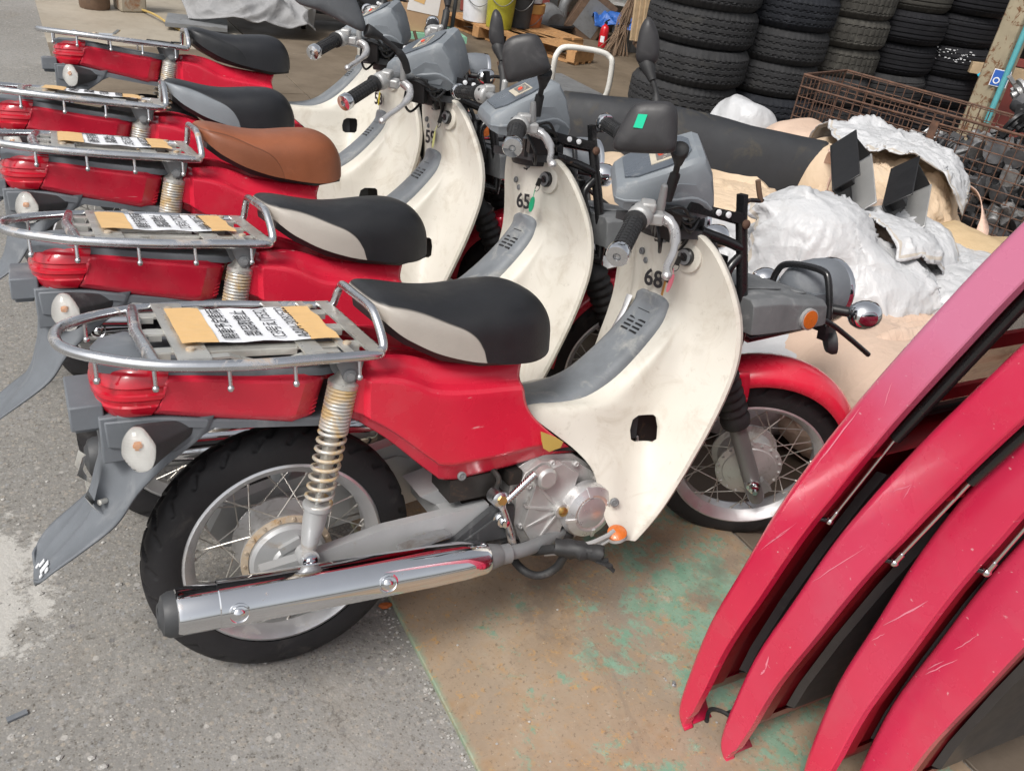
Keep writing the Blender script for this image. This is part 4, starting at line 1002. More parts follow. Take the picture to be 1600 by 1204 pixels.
def mirror_stem(pts, sock=True):
    m = MB(); P = catmull(pts, 6); n = len(P); m.tube(P, [.0105 if i < n * .45 else .0062 for i in range(n)], 10)
    if sock:
        d = (P[-1] - P[-3]).normalized(); m.lathe([(.008, -.03), (.012, -.012), (.0155, 0), (.017, .014), (.015, .016), (.012, .012)], P[-1], d, 16)
    return m.mesh('mirror_stem', 'rubber', 60)
def fork_leg(s_):
    m = MB(); o = Vector((1.19, s_ * .083, .248)); d = AD
    m.lathe([(0, -.070), (.018, -.066), (.021, -.055), (.021, .10), (.0215, .19), (.0225, .205), (.0, .206)], o, d, 18); m.bar(o + Vector((.015, 0, .0)), o - d * .03 + Vector((.03, 0, 0)), .03, .018, (0, 1, 0)); m.lathe([(.020, .012), (.020, -.012)], o, (0, 1, 0), 14)
    return m.mesh('fork_leg', 'fork_grey', 50)
def fork_boot(s_):
    m = MB(); o = Vector((1.19, s_ * .083, .248)); pr = [(.023, .185), (.034, .19), (.036, .205), (.034, .215)]
    for k in range(6): pr += [(.030, .225 + k * .024), (.0365, .232 + k * .024), (.0365, .238 + k * .024), (.030, .246 + k * .024)]
    pr += [(.024, .38), (.022, .40), (.022, .455)]; m.lathe(pr, o, AD, 20); return m.mesh('fork_boot', 'rubber', 50)
def front_fender():
    m = MB(); rows = []
    for i in range(31):
        a = R(33) + R(140) * i / 30; u = i / 30; r_ = .276 + .034 * math.sin(math.pi * min(1, u * 1.05)); w_ = .060 if u > .10 else .060 * (.45 + .55 * math.sqrt(u / .10))
        row = []
        for k in range(13):
            q = -1 + 2 * k / 12; row.append((1.19 + (r_ - .030 * q * q - (.012 if abs(q) == 1 else 0)) * math.cos(a), w_ * math.copysign(abs(q) ** .85, q), .248 + (r_ - .030 * q * q - (.012 if abs(q) == 1 else 0)) * math.sin(a)))
        rows.append(row)
    m.loft(rows); return m.mesh('front_fender', 'red', 60)
def fender_stay(s_):
    m = MB()
    for P in ([(1.085, s_ * .064, .548), (1.095, s_ * .070, .50), (1.10, s_ * .074, .45), (1.118, s_ * .078, .395)],):
        rows = []
        for i, p in enumerate(catmull(P, 4)): rows.append([(p.x - .022 + .006 * (i > 6), p.y, p.z - .004), (p.x + .020 - .008 * (i > 8), p.y, p.z + .004)])
        m.loft(rows)
    return m.mesh('fender_stay', 'red', 60)

# ---- front rack
def rack_frame():
    m = MB()
    for s_ in (-1, 1):
        y = s_ * .12; m.tube([(.953, y, .90), (.975, y, .80), (1.004, y, .66), (1.006, y, .62)], .0125, 12); m.bar((.949, y, .935), (.958, y, .875), .022, .012, (1, 0, 0))
        m.bar((.955, y, .885), (.81, y * .95, .915), .026, .020); m.tube(catmull([(.972, y, .82), (.92, y, .84), (.86, y * .9, .86)], 4), .011, 10)
        m.tube(catmull([(.975, y, .81), (.94, y, .77), (.955, y, .70), (.93, y * .9, .64)], 5), .010, 10)
        m.tube(catmull([(.955, y, .915), (.972, y, .922), (1.003, y, .920), (1.006, y, .924)], 4), .0048, 8); 
        m.tube([(1.0, y, .63), (1.03, y, .612), (1.22, y * 1.0, .625), (1.27, y * .8, .64)], .010, 10); m.tube([(1.004, y, .66), (1.0, y, .60), (.93, y * .8, .62)], .018, 10)
    m.tube([(.955, -.12, .878), (.955, .12, .878)], .008, 10); m.tube([(1.004, -.12, .655), (1.004, .12, .655)], .01, 10); m.tube([(1.12, -.12, .625), (1.12, .12, .625)], .01, 10); m.tube([(1.265, -.12, .635), (1.265, .12, .635)], .01, 10)
    m.tube(catmull([(1.27, .068, .655), (1.27, .064, .68), (1.27, .056, .705), (1.27, .036, .728), (1.27, -.015, .74), (1.27, -.085, .742), (1.27, -.108, .722), (1.27, -.128, .65), (1.265, -.13, .62)], 5), .0085, 12)
    m.tube(catmull([(1.19, -.135, .655), (1.24, -.155, .64), (1.31, -.163, .598), (1.394, -.163, .545)], 4), .0065, 8)
    m.box((.93, 0, .70), (.05, .2, .2))
    return m.mesh('rack_frame', 'gloss_black', 50)
def rack_hook(s_):
    m = MB(); y = s_ * .12; m.tube([(1.004, y, .918), (.994, y, .94), (.986, y, .963)], .0056, 8); return m.mesh('rack_hook_tip', 'rust_box', 50)
def rack_bolts():
    m = MB()
    for x, z in ((.905, .897), (.878, .9025)): m.lathe([(.0065, 0), (.0065, .003), (0, .0045)], (x, -.134, z), (0, -1, .05), 12)
    return m.mesh('rack_bolt', 'white_mark', 50)
def rack_rust():
    m = MB(); m.lathe([(.010, 0), (.010, .004), (.006, .007), (0, .0075)], (.958, -.133, .875), (0, -1, 0), 12); return m.mesh('rusty_bolt', 'rust_wire', 50)
def rack_cover():
    m = MB(); rows = []
    for x, zt, w_ in ((.985, .715, .168), (1.0, .718, .173), (1.06, .716, .174), (1.14, .706, .174), (1.20, .698, .168), (1.22, .693, .16), (1.226, .685, .155)):
        rows.append([(x, -w_ - .004, .640), (x, -w_, zt - .012), (x, -w_ + .012, zt), (x, -.06, zt + .004), (x, .06, zt + .004), (x, w_ - .012, zt), (x, w_, zt - .012), (x, w_ + .004, .640)])
    m.loft(rows, True, True, True); m.prism([(1.01, -.10, .7225), (1.01, .10, .7225), (1.13, .10, .7115), (1.13, -.10, .7115)], (0, 0, .004)); m.lathe([(.018, 0), (.018, .004), (.012, .005), (0, .005)], (1.185, -.10, .702), (.1, 0, 1), 16)
    return m.mesh('rack_cover', 'cover_grey', 30)
def rack_reflector(): 
    m = MB(); m.cur = 1; m.lathe([(.025, -.002), (.025, .006), (.021, .007)], (1.145, -.178, .664), (0, -1, 0), 22); m.cur = 0; m.lathe([(.021, .004), (.021, .0085), (0, .0095)], (1.145, -.178, .664), (0, -1, 0), 22); return m.mesh('side_reflector', ['orange', 'light_grey'], 40)
def headlight():
    m = MB(); m.cur = 0; d = Vector((1, -.02, -.12)); o = Vector((1.33, .0, .672)); m.lathe([(0, -.075), (.02, -.073), (.045, -.06), (.066, -.03), (.077, .02), (.080, .05), (.080, .06)], o, d, 32); m.box((1.30, -.05, .655), (.05, .05, .05)); m.box((1.26, 0, .66), (.06, .14, .03))
    m.cur = 1; m.lathe([(.0805, .058), (.083, .064), (.083, .072), (.074, .076)], o, d, 32); m.cur = 2; m.lathe([(.075, .072), (.05, .084), (0, .09)], o, d, 32); return m.mesh('headlight', ['fender_plastic', 'chrome', 'clear_lens'], 50)
def front_indicator(s_):
    m = MB(); o = Vector((1.345, s_ * .165, .650)); m.cur = 0; m.tube([(1.285, s_ * .10, .655), (1.315, s_ * .135, .653), (1.338, s_ * .155, .651)], .012, 12); m.cur = 1
    m.lathe([(0, -.04), (.014, -.038), (.027, -.027), (.034, -.010), (.0355, .005), (.0345, .02), (.031, .026)], o, (1, -.1 * s_ * -1, -.1), 26); m.cur = 2; m.lathe([(.031, .025), (.02, .034), (0, .037)], o, (1, .1 * s_, -.1), 20); return m.mesh('front_indicator', ['wire_black', 'chrome', 'orange'], 50)
def horn():
    m = MB(); m.lathe([(.010, -.02), (.026, -.016), (.034, -.004), (.034, .006), (.02, .010), (0, .008)], (1.35, -.085, .56), (.8, -.5, .2), 20); m.box((1.32, -.08, .60), (.012, .025, .07)); m.box((1.30, -.09, .605), (.03, .05, .02)); return m.mesh('horn', 'dark_grey', 40)

MIRR = {
 'A': dict(o=[(.682, -.222, 1.088), (.683, -.215, 1.109), (.701, -.202, 1.155), (.716, -.2, 1.168), (.759, -.203, 1.176), (.776, -.207, 1.172), (.784, -.214, 1.156), (.79, -.229, 1.112), (.78, -.233, 1.096), (.702, -.226, 1.085)], n=(-.139, -.938, .316), stem=[(.810, -.152, .977), (.812, -.155, 1.01), (.813, -.16, 1.035), (.809, -.180, 1.068), (.806, -.19, 1.083)]),
 'B': dict(o=[(.706, -.213, 1.098), (.707, -.209, 1.13), (.723, -.211, 1.148), (.762, -.22, 1.158), (.783, -.226, 1.148), (.803, -.236, 1.107), (.804, -.238, 1.085), (.729, -.223, 1.056), (.715, -.218, 1.064)], n=(-.24, -.965, .102), stem=[(.810, -.152, .977), (.811, -.155, 1.005), (.812, -.16, 1.025), (.806, -.195, 1.052), (.803, -.21, 1.07)]),
 'C': dict(o=[(.546, -.278, 1.182), (.61, -.25, 1.21), (.667, -.221, 1.204), (.712, -.228, 1.136), (.726, -.235, 1.1), (.709, -.244, 1.095), (.616, -.267, 1.133), (.563, -.283, 1.148)], n=(.355, -.88, .314), stem=[(.810, -.152, .977), (.806, -.165, 1.01), (.79, -.18, 1.04), (.755, -.205, 1.075), (.735, -.22, 1.088)]),
 'AL': dict(o=[(.755, .24, 1.118), (.743, .246, 1.135), (.743, .258, 1.186), (.755, .263, 1.21), (.77, .259, 1.202), (.787, .25, 1.173), (.791, .237, 1.126)], n=(-.125, -.962, .243), stem=[(.80, .16, .97), (.805, .18, 1.02), (.80, .205, 1.065), (.785, .22, 1.095), (.775, .235, 1.112)]),
 'BL': dict(o=[(.768, .239, 1.098), (.771, .243, 1.153), (.782, .242, 1.17), (.799, .237, 1.148), (.808, .23, 1.086), (.793, .232, 1.069)], n=(-.209, -.975, .079), stem=[(.80, .16, .97), (.803, .185, 1.01), (.80, .21, 1.04), (.798, .22, 1.06), (.795, .228, 1.072)])}
def bikepart(root, name, key, fn, M=None, *a):
    if key not in CACHE: CACHE[key] = fn(*a)
    return link(name, CACHE[key], root, M)
def build_bike(label, x, y, head, lean, phi, seat, number, mirrors, mshell='mirror_black'):
    root = thing('delivery_motorcycle', label, 'motorcycle', (x, y, 0), (-lean, 0, head), 'red and cream delivery motorcycles parked in a row')
    I = Matrix.Identity(4); Sm = steerM(phi)
    P = lambda name, fn, *a, M=None, key=None, par=None: bikepart(par or root, name, key or name + fn.__name__ + str(a), fn, M, *a)
    wheel(root, 'rear_wheel', 0, .258, 'hub_r', 'ty_r', I); wheel(root, 'front_wheel', 1.19, .248, 'hub_f', 'ty_f', Sm)
    b = P('body', side_cover); solid(b, .003, -1)
    P('body_screw', screw, (.323, -.128, .4095), (0, -1, .15), .009, par=b)
    c_ = P('tail_cowl', tail_cowl); solid(c_, .003, -1); P('tail_light', tail_light); P('tail_cover', tail_top)
    rf = P('rear_fender', rear_fender); bev(rf, .004, 2); mf = P('mud_flap', mud_flap); solid(mf, .004, 0); P('flap_marking', flap_marks, par=mf)
    for s_ in (1, -1):
        Mx = I if s_ == 1 else Matrix.Scale(-1, 4, (0, 1, 0)); h_ = P('rear_indicator', indicator_housing, M=Mx); P('indicator_lens', indicator_lens, par=h_); P('indicator_bulb', indicator_bulb, par=h_)
        sp = P('rear_shock', shock_body, M=Mx); P('spring', shock_spring, par=sp); P('shock_bracket', shock_bracket, par=sp)
    ca = P('rear_carrier', carrier_tube); P('deck_plate', carrier_deck, par=ca); P('deck_bolt', carrier_bolts, par=ca)
    for x_ in (-.292, -.215, -.108, -.004, .108):
        P('hook_pin', carrier_pin, x_, par=ca); P('hook_pin', carrier_pin, x_, par=ca, M=Matrix.Scale(-1, 4, (0, 1, 0)))
    P('swingarm', swingarm); pv = P('pivot_bracket', pivot_plate); P('pivot_bolt', pivot_bolt, par=pv)
    mu = P('muffler', muffler); P('heat_shield', heat_shield, par=mu)
    for t_, an in ((.118, 12), (.385, 6)): P('shield_bolt', shield_bolt, t_, an, par=mu)
    P('tail_cap', exhaust_tip, par=mu); P('exhaust_pipe', exhaust_pipe)
    cc = P('crankcase', crankcase); bev(cc, .006, 2, 40); P('engine_cover', engine_cover, par=cc); P('oil_level_bolt', drain_bolt, par=cc); P('engine_block', engine_top)
    kl = P('kick_lever', kick_lever); P('kick_pedal', kick_pedal, par=kl)
    fb = P('foot_bar', foot_bar); P('peg_rubber', peg_rubber, par=fb); bp = P('brake_pedal', brake_pedal); P('pedal_reflector', pedal_reflector, par=bp)
    P('chain_case', chain_case); P('side_stand', side_stand)
    ls = P('leg_shield', leg_shield); tc = P('tunnel_cover', tunnel_cover); P('vent_slot', slots, par=tc)
    for p, n_, r_ in (((.866, -.0995, .656), (-.9, -.45, .1), .0085), ((.636, -.1025, .419), (-.1, -1, .1), .009), ((.668, -.1715, .299), (-.3, -1, .1), .010), ((.838, .032, .768), (-1, 0, .1), .007), ((.838, .05, .785), (-1, 0, .1), .008)): P('screw', screw, p, n_, r_, par=ls)
    P('key_switch', key_switch, par=ls); P('front_inner_cover', shield_back)
    if number:
        M_ = frame((.8245, -.018, .7385), (.24, -.97, 0), (-.02, 0, 1))
        link('fleet_number', text_mesh(number, .052, 'black_ink', off=.0012), ls, M_)
    se = P('seat', seat_mesh)
    for sl_ in se.material_slots: sl_.link = 'OBJECT'; sl_.material = MT[seat]
    P('seat_base', seat_base, par=se)
    hb = P('handlebar', handlebar, M=Sm); 
    for s_ in (-1, 1):
        g_ = P('grip', grip, s_, par=hb); P('bar_end_weight', bar_end, s_, par=hb); bev(P('switch_housing', switchgear, s_, par=hb), .006, 3)
    P('bar_collar', bar_collar); P('brake_lever', right_lever, par=hb); P('hand_lever', lever, 1, par=hb); P('control_cable', control_cables, M=Sm)
    mh = P('meter_housing', meter_housing, M=Sm); P('meter_window', meter_glass, par=mh); P('speedometer_face', meter_face, par=mh)
    for k in mirrors:
        q = MIRR[k]
        if 'm' + k not in CACHE:
            a_, g_, C_, N_ = mirror_meshes(k, q['o'], q['n']); CACHE['m' + k] = (a_, g_, mirror_stem(q['stem']), C_, N_)
        a_, g_, st, C_, N_ = CACHE['m' + k]; so = link('mirror', st, root, Sm); sh = link('mirror_shell', a_, so); link('mirror_glass', g_, so)
        for sl_ in sh.material_slots: sl_.link = 'OBJECT'; sl_.material = MT[mshell]
    for s_ in (-1, 1): P('fork_leg', fork_leg, s_, M=Sm); P('fork_boot', fork_boot, s_, M=Sm)
    ff = P('front_fender', front_fender, M=Sm); solid(ff, .003, 0)
    for s_ in (-1, 1): st_ = P('fender_stay', fender_stay, s_, par=ff); solid(st_, .003, 0)
    rk = P('front_rack', rack_frame); P('rack_bolt', rack_bolts, par=rk); P('rusty_bolt', rack_rust, par=rk)
    for s_ in (-1, 1): P('rack_hook_tip', rack_hook, s_, par=rk)
    rc_ = P('rack_cover', rack_cover); bev(rc_, .004, 2, 30); P('side_reflector', rack_reflector, par=rc_); P('headlight', headlight); P('horn', horn)
    for s_ in (-1, 1): P('front_indicator', front_indicator, s_)
    return root
BK = [(0, 0, 0, R(10.77), R(-33.7)), (-.0669, .46887, R(-.27), R(12.26), R(-16.7)), (-.10743, 1.03752, R(-2.03), R(10.67), R(-44.2)), (-.1212, 1.4951, R(-5.2), R(11.8), R(-30.3)), (.08273, 2.29316, R(-3.87), R(11.33), R(-28.6))]
BIKES = [
 build_bike('nearest red and cream motorcycle numbered 68, green sticker on its mirror', *BK[0], 'seat_grey', '68', ['A', 'AL']),
 build_bike('red and cream delivery motorcycle numbered 65, second in the row, green tag on its key', *BK[1], 'seat_grey', '65', ['B', 'BL']),
 build_bike('red and cream delivery motorcycle numbered 59 with tan brown seat', *BK[2], 'seat_brown', '59', ['C', 'BL'], 'mirror_grey'),
 build_bike('red and cream delivery motorcycle numbered 58 with worn black seat with grey sides', *BK[3], 'seat_bluegrey', '58', ['BL']),
 build_bike('farthest red and cream motorcycle with all black seat and bare chrome carrier', *BK[4], 'seat_black', None, [])]
W2 = [Matrix.Translation((x, y, 0)) @ Matrix.Rotation(h, 4, 'Z') @ Matrix.Rotation(-l, 4, 'X') for x, y, h, l, p in BK]
# extras that only the nearest machine shows
def near_extras():
    root = BIKES[0]
    m = MB(); m.prism([(.497, -.1265, .475), (.512, -.1275, .468), (.535, -.1245, .455), (.556, -.1215, .440), (.550, -.123, .428), (.52, -.127, .426), (.505, -.1285, .437), (.500, -.1275, .455)], (0, -.0012, 0))
    link('paint_chip', m.mesh('paint_chip', 'paint_chip'), root)
    link('plate_bracket', plate_bracket(), root)
    lp = MB(); lp.loft([[(.843, .060, .676), (.848, .088, .672)], [(.826, .0585, .64), (.833, .083, .637)], [(.800, .0585, .60), (.807, .078, .597)]]); lo_ = link('caution_label', lp.mesh('caution_label', 'decal', recalc=False), [c for c in root.children if c.name.startswith('leg_shield')][0]); solid(lo_, .001, 0); lo_.location = (-.010, 0, .004)
    sh = [c for c in root.children if c.name.startswith('mirror') and any(k.name.startswith('mirror_shell') for k in c.children)][0]
    q = MIRR['A']; N = Vector(q['n']).normalized(); C = sum((Vector(p) for p in q['o']), Vector()) / len(q['o'])
    xa = Vector((1, 0, 0)); xa = (xa - N * xa.dot(N)).normalized(); ya = N.cross(xa)
    m = MB(); o = C + xa * -.016 + ya * .008 + N * .0145; m.prism([o + xa * -.010 + ya * -.012, o + xa * .006 + ya * -.012, o + xa * .011 + ya * .012, o + xa * -.005 + ya * .011], N * .0022)
    link('green_sticker', m.mesh('green_sticker', 'green_sticker'), sh)
near_extras()

# keys hanging in the switches
def keys(i, kind):
    M = W2[i]; lab = {'pink': 'keys with pink tag hanging from the ignition of motorcycle 68', 'green': 'key with oval green tag hanging from the ignition of motorcycle 65', 'pale': 'key with pale yellow tag hanging from the ignition of motorcycle 59', 'yellow': 'key tag in yellow hanging beside the number 58'}[kind]
    r = thing('hanging_key', lab, 'key', (M @ Vector((.826, -.094, .80))), (0, 0, BK[i][2]), 'keys left in the ignitions')
    k = MB(); k.bar((0, 0, .006), (-.006, -.002, -.012), .012, .003, (0, 1, 0)); k.tube([(-.004 + .004 * math.cos(a), .008 * math.sin(a), -.018 + .008 * math.cos(a)) for a in [2 * math.pi * j / 12 for j in range(12)]], .0009, 5, True)
    link('key_head', k.mesh('key_head', 'bracket_black'), r)
    t_ = MB(); big = {'pink': (.012, .045, -.008, -.050), 'green': (.021, .042, -.004, -.058), 'pale': (.012, .050, .004, -.062), 'yellow': (.014, .045, .006, -.060)}[kind]
    w_, h_, yo, zo = big; t_.prism([(-.014, yo + w_ * .5 * math.cos(a) - .15 * h_ * math.sin(a) * .5, zo + h_ * .5 * math.sin(a)) for a in [2 * math.pi * j / 18 for j in range(18)]], (-.002, 0, 0)); t_.tube([(-.010, 0, -.02), (-.014, yo, zo + h_ * .5)], .0009, 5)
    link('key_tag', t_.mesh('key_tag', {'pink': 'pink_tag', 'green': 'green_tag', 'pale': 'pale_tag', 'yellow': 'yellow_tag'}[kind]), r)
    if kind == 'pink':
        q = MB(); q.box((-.012, .012, -.045), (.004, .022, .018)); link('spare_key_head', q.mesh('spare_key_head', 'bracket_black'), r)
        q = MB(); q.bar((-.012, .012, -.05), (-.012, .012, -.088), .006, .0016, (1, 0, 0)); link('spare_key_blade', q.mesh('spare_key_blade', 'brass'), r)
for i, kd in ((0, 'pink'), (1, 'green'), (2, 'pale'), (3, 'yellow')): keys(i, kd)

# handwritten-form papers taped to the carriers
def paper_note(i, lab, dy, ln):
    root = thing('paper_note', lab, 'paper note', W2[i] @ Vector((-.02, 0, cz(-.02) + .013)), (0, 0, 0), 'paper notes taped to the carriers')
    root.matrix_world = W2[i] @ Matrix.Translation((-.02, dy, cz(-.02) + .013)) @ Matrix.Rotation(math.atan(.07), 4, 'Y')
    if 'paper' not in CACHE:
        m = MB(); rows = [[(-.115 + .20 * a / 12, -.098 + .196 * b_ / 8, .0012 + .0012 * math.sin(a * 1.3 + b_)) for b_ in range(9)] for a in range(13)]; m.loft(rows); CACHE['paper'] = m.mesh('sheet', 'paper', 180, recalc=False)
        m = MB(); m.loft([[(x, -.100 + .2 * b_ / 6 + (.006 if x > .1 else 0), .0032 + .0008 * math.sin(b_ * 2 + x * 90)) for b_ in range(7)] for x in (-.145, -.125, -.105, -.088)]); CACHE['tape0'] = m.mesh('tape_strip', 'tape', 180, recalc=False)
        m = MB(); m.loft([[(x + .004 * math.sin(b_ * 2.1), -.102 + .2 * b_ / 6, .0032 + .0008 * math.sin(b_ * 2 + x * 90)) for b_ in range(7)] for x in (.062, .075, .09, .112)]); CACHE['tape1'] = m.mesh('tape_strip', 'tape', 180, recalc=False)
    sh = link('sheet', CACHE['paper'], root); link('tape_strip', CACHE['tape0'], root); link('tape_strip', CACHE['tape1'], root)
    for k, (tx, sz) in enumerate(ln): link('lettering', text_mesh(tx, .086, 'black_ink', True, 0, .0002, 1, sz), sh, frame((-.068 + k * .040, 0, .0040), (0, 1, 0), (-1, 0, 0)))
LN = [('廃車予定車両', .176), ('部品取禁止', .148), ('C3号え(7532)', .172), ('AA04-3081522', .180)]
paper_note(0, 'paper note with large black writing taped to the carrier of motorcycle 68', .0, LN)
paper_note(1, 'paper note with black writing taped to the carrier of the second motorcycle, 65', .0, LN)
paper_note(2, 'taped paper note on the carrier behind the tan brown seat', .0, LN)
paper_note(3, 'taped paper note on the carrier behind the worn grey-sided seat of motorcycle 58', .0, LN)
# rubber strap and spring clip on the far carrier
st = thing('luggage_strap', 'black strap and chrome clamp across the bare carrier of the farthest motorcycle', 'strap', (0, 0, 0)); st.matrix_world = W2[4]
m = MB(); m.bar((.115, -.145, cz(.11) + .014), (.13, .12, cz(.11) + .014), .03, .006); m.bar((.10, -.15, cz(.1) + .012), (.02, -.10, cz(.02) + .012), .02, .005); link('strap_band', m.mesh('strap_band', 'rubber'), st)
m = MB(); m.box((-.12, 0, cz(-.12) + .012), (.045, .24, .006)); m.bar((-.09, -.05, cz(-.1) + .016), (-.07, .06, cz(-.1) + .03), .012, .004); link('clamp_bar', m.mesh('clamp_bar', 'chrome'), st)
# ================================================================ ground
m = MB(); N_ = 1; m.add([(-80, -80, 0), (80, -80, 0), (80, 80, 0), (-80, 80, 0)], [(0, 1, 2, 3)])
o = link('asphalt_ground', m.mesh('asphalt_ground', 'asphalt', recalc=False)); o['kind'] = 'structure'
# workshop floor slab, slightly proud of the lane, laid in sheets with open joints
fl = bpy.data.objects.new('workshop_floor', None); COL.objects.link(fl); fl['kind'] = 'structure'
def slab(x0, x1, y0, y1, mt, z=.008, name='floor_sheet'):
    m = MB(); m.box(((x0 + x1) / 2, (y0 + y1) / 2, z / 2 - .02), (x1 - x0 - .008, y1 - y0 - .008, z + .04)); o = link(name, m.mesh(name, mt), fl); bev(o, .002, 1); return o
xs = [-.12, 1.3, 2.75, 4.3, 6.2, 9, 14]; ys = [2.9, 4.4, 5.55, 7.0, 9.0, 13]
for i in range(len(xs) - 1):
    for j in range(len(ys) - 1):
        x0 = xs[i]; mt = 'floor_brown'
        if x0 < 1 and ys[j] > 5: mt = 'floor_beige'
        slab(x0, xs[i + 1], ys[j], ys[j + 1], mt)
slab(.26, 1.21, .55, 2.9, 'floor_brown'); slab(1.21, 6.2, -2.6, 2.9, 'floor_dark'); slab(6.2, 14, -2.6, 2.9, 'floor_dark')
sp = MB(); sp.box((.725, -.62, .004), (.95, 2.32, .016)); o = link('steel_plate', sp.mesh('steel_plate', 'steel_plate')); bev(o, .003, 2); tag(o, 'rusty brown steel floor plate with flaking green paint under the nearest motorcycle', 'steel plate')
o.data.transform(Matrix.Identity(4))
# loose grit on the lane
rnd = random.Random(11); m = MB()
def pebble(x, y, r, z0=0):
    vs = []; n = 6
    for k, (zz, rr) in enumerate(((.0, .8), (.45, 1.0), (.9, .55))):
        for j in range(n):
            a = 2 * math.pi * j / n + k * .4; q = r * rr * rnd.uniform(.75, 1.2); vs.append((x + q * math.cos(a), y + q * math.sin(a) * .8, z0 + zz * r * .8))
    fs = [(k * n + j, k * n + (j + 1) % n, (k + 1) * n + (j + 1) % n, (k + 1) * n + j) for k in range(2) for j in range(n)] + [tuple(range(2 * n, 3 * n))]
    m.add(vs, fs)
for _ in range(420):
    x = rnd.uniform(-1.15, .24); y = rnd.uniform(-1.0, 1.6)
    if rnd.random() < .5: x = rnd.gauss(-.45, .16); y = rnd.gauss(.15, .4)
    pebble(x, y, rnd.choice([.002, .0025, .003, .003, .004, .005, .007 if rnd.random() < .4 else .003]))
for _ in range(160):
    y = rnd.uniform(-.75, .1); pebble(.248 - abs(rnd.gauss(0, .02)), y, rnd.uniform(.0018, .004))
for _ in range(70): pebble(rnd.uniform(.3, 1.15), rnd.uniform(-.9, 0), rnd.uniform(.0012, .0035), .012)
o = link('loose_grit', m.mesh('loose_grit', 'pebble', 20)); o['kind'] = 'stuff'; tag(o, 'loose pale grit scattered on the asphalt and plate', 'grit')
def shard(name, lab, cat, x, y, r, mt, z=0, seed=1):
    q = random.Random(seed); m = MB(); n = 7; rows = [[(r * s_ * math.cos(2 * math.pi * j / n) * q.uniform(.7, 1.25), .6 * r * s_ * math.sin(2 * math.pi * j / n) * q.uniform(.7, 1.25), h) for j in range(n)] for s_, h in ((.85, 0), (1, r * .3), (.55, r * .62))]
    m.loft(rows, True, True, True); o = link(name, m.mesh(name, mt, 20)); o.location = (x, y, z); o.rotation_euler = (0, 0, seed); tag(o, lab, cat)
shard('stone', 'brown stone on the asphalt below the rear tyre', 'stone', -.16, -.245, .010, 'rust_box', seed=2)
shard('stone', 'grey stone lying on the rusty steel plate near the red panels', 'stone', .73, -.37, .009, 'mid_grey', .012, seed=4)
shard('dry_leaf', 'dry orange leaf by the plate edge behind the muffler', 'leaf', .235, .055, .016, 'leaf', seed=3)
m = MB(); m.tube(catmull([(.735, -.475, .017), (.76, -.455, .019), (.785, -.47, .017), (.79, -.495, .018), (.775, -.515, .017)], 5), .0045, 7); m.tube([(.79, -.475, .018), (.82, -.475, .018)], .004, 7); o = link('rubber_scrap', m.mesh('rubber_scrap', 'rubber')); tag(o, 'curled black rubber scrap on the plate between the two nearest red panels', 'rubber scrap')
m = MB(); m.bar((-.505, .018, .003), (-.472, .026, .003), .011, .005); o = link('plastic_strip', m.mesh('plastic_strip', 'fender_plastic')); tag(o, 'small grey plastic strip lying on the asphalt in the lower left', 'plastic scrap')
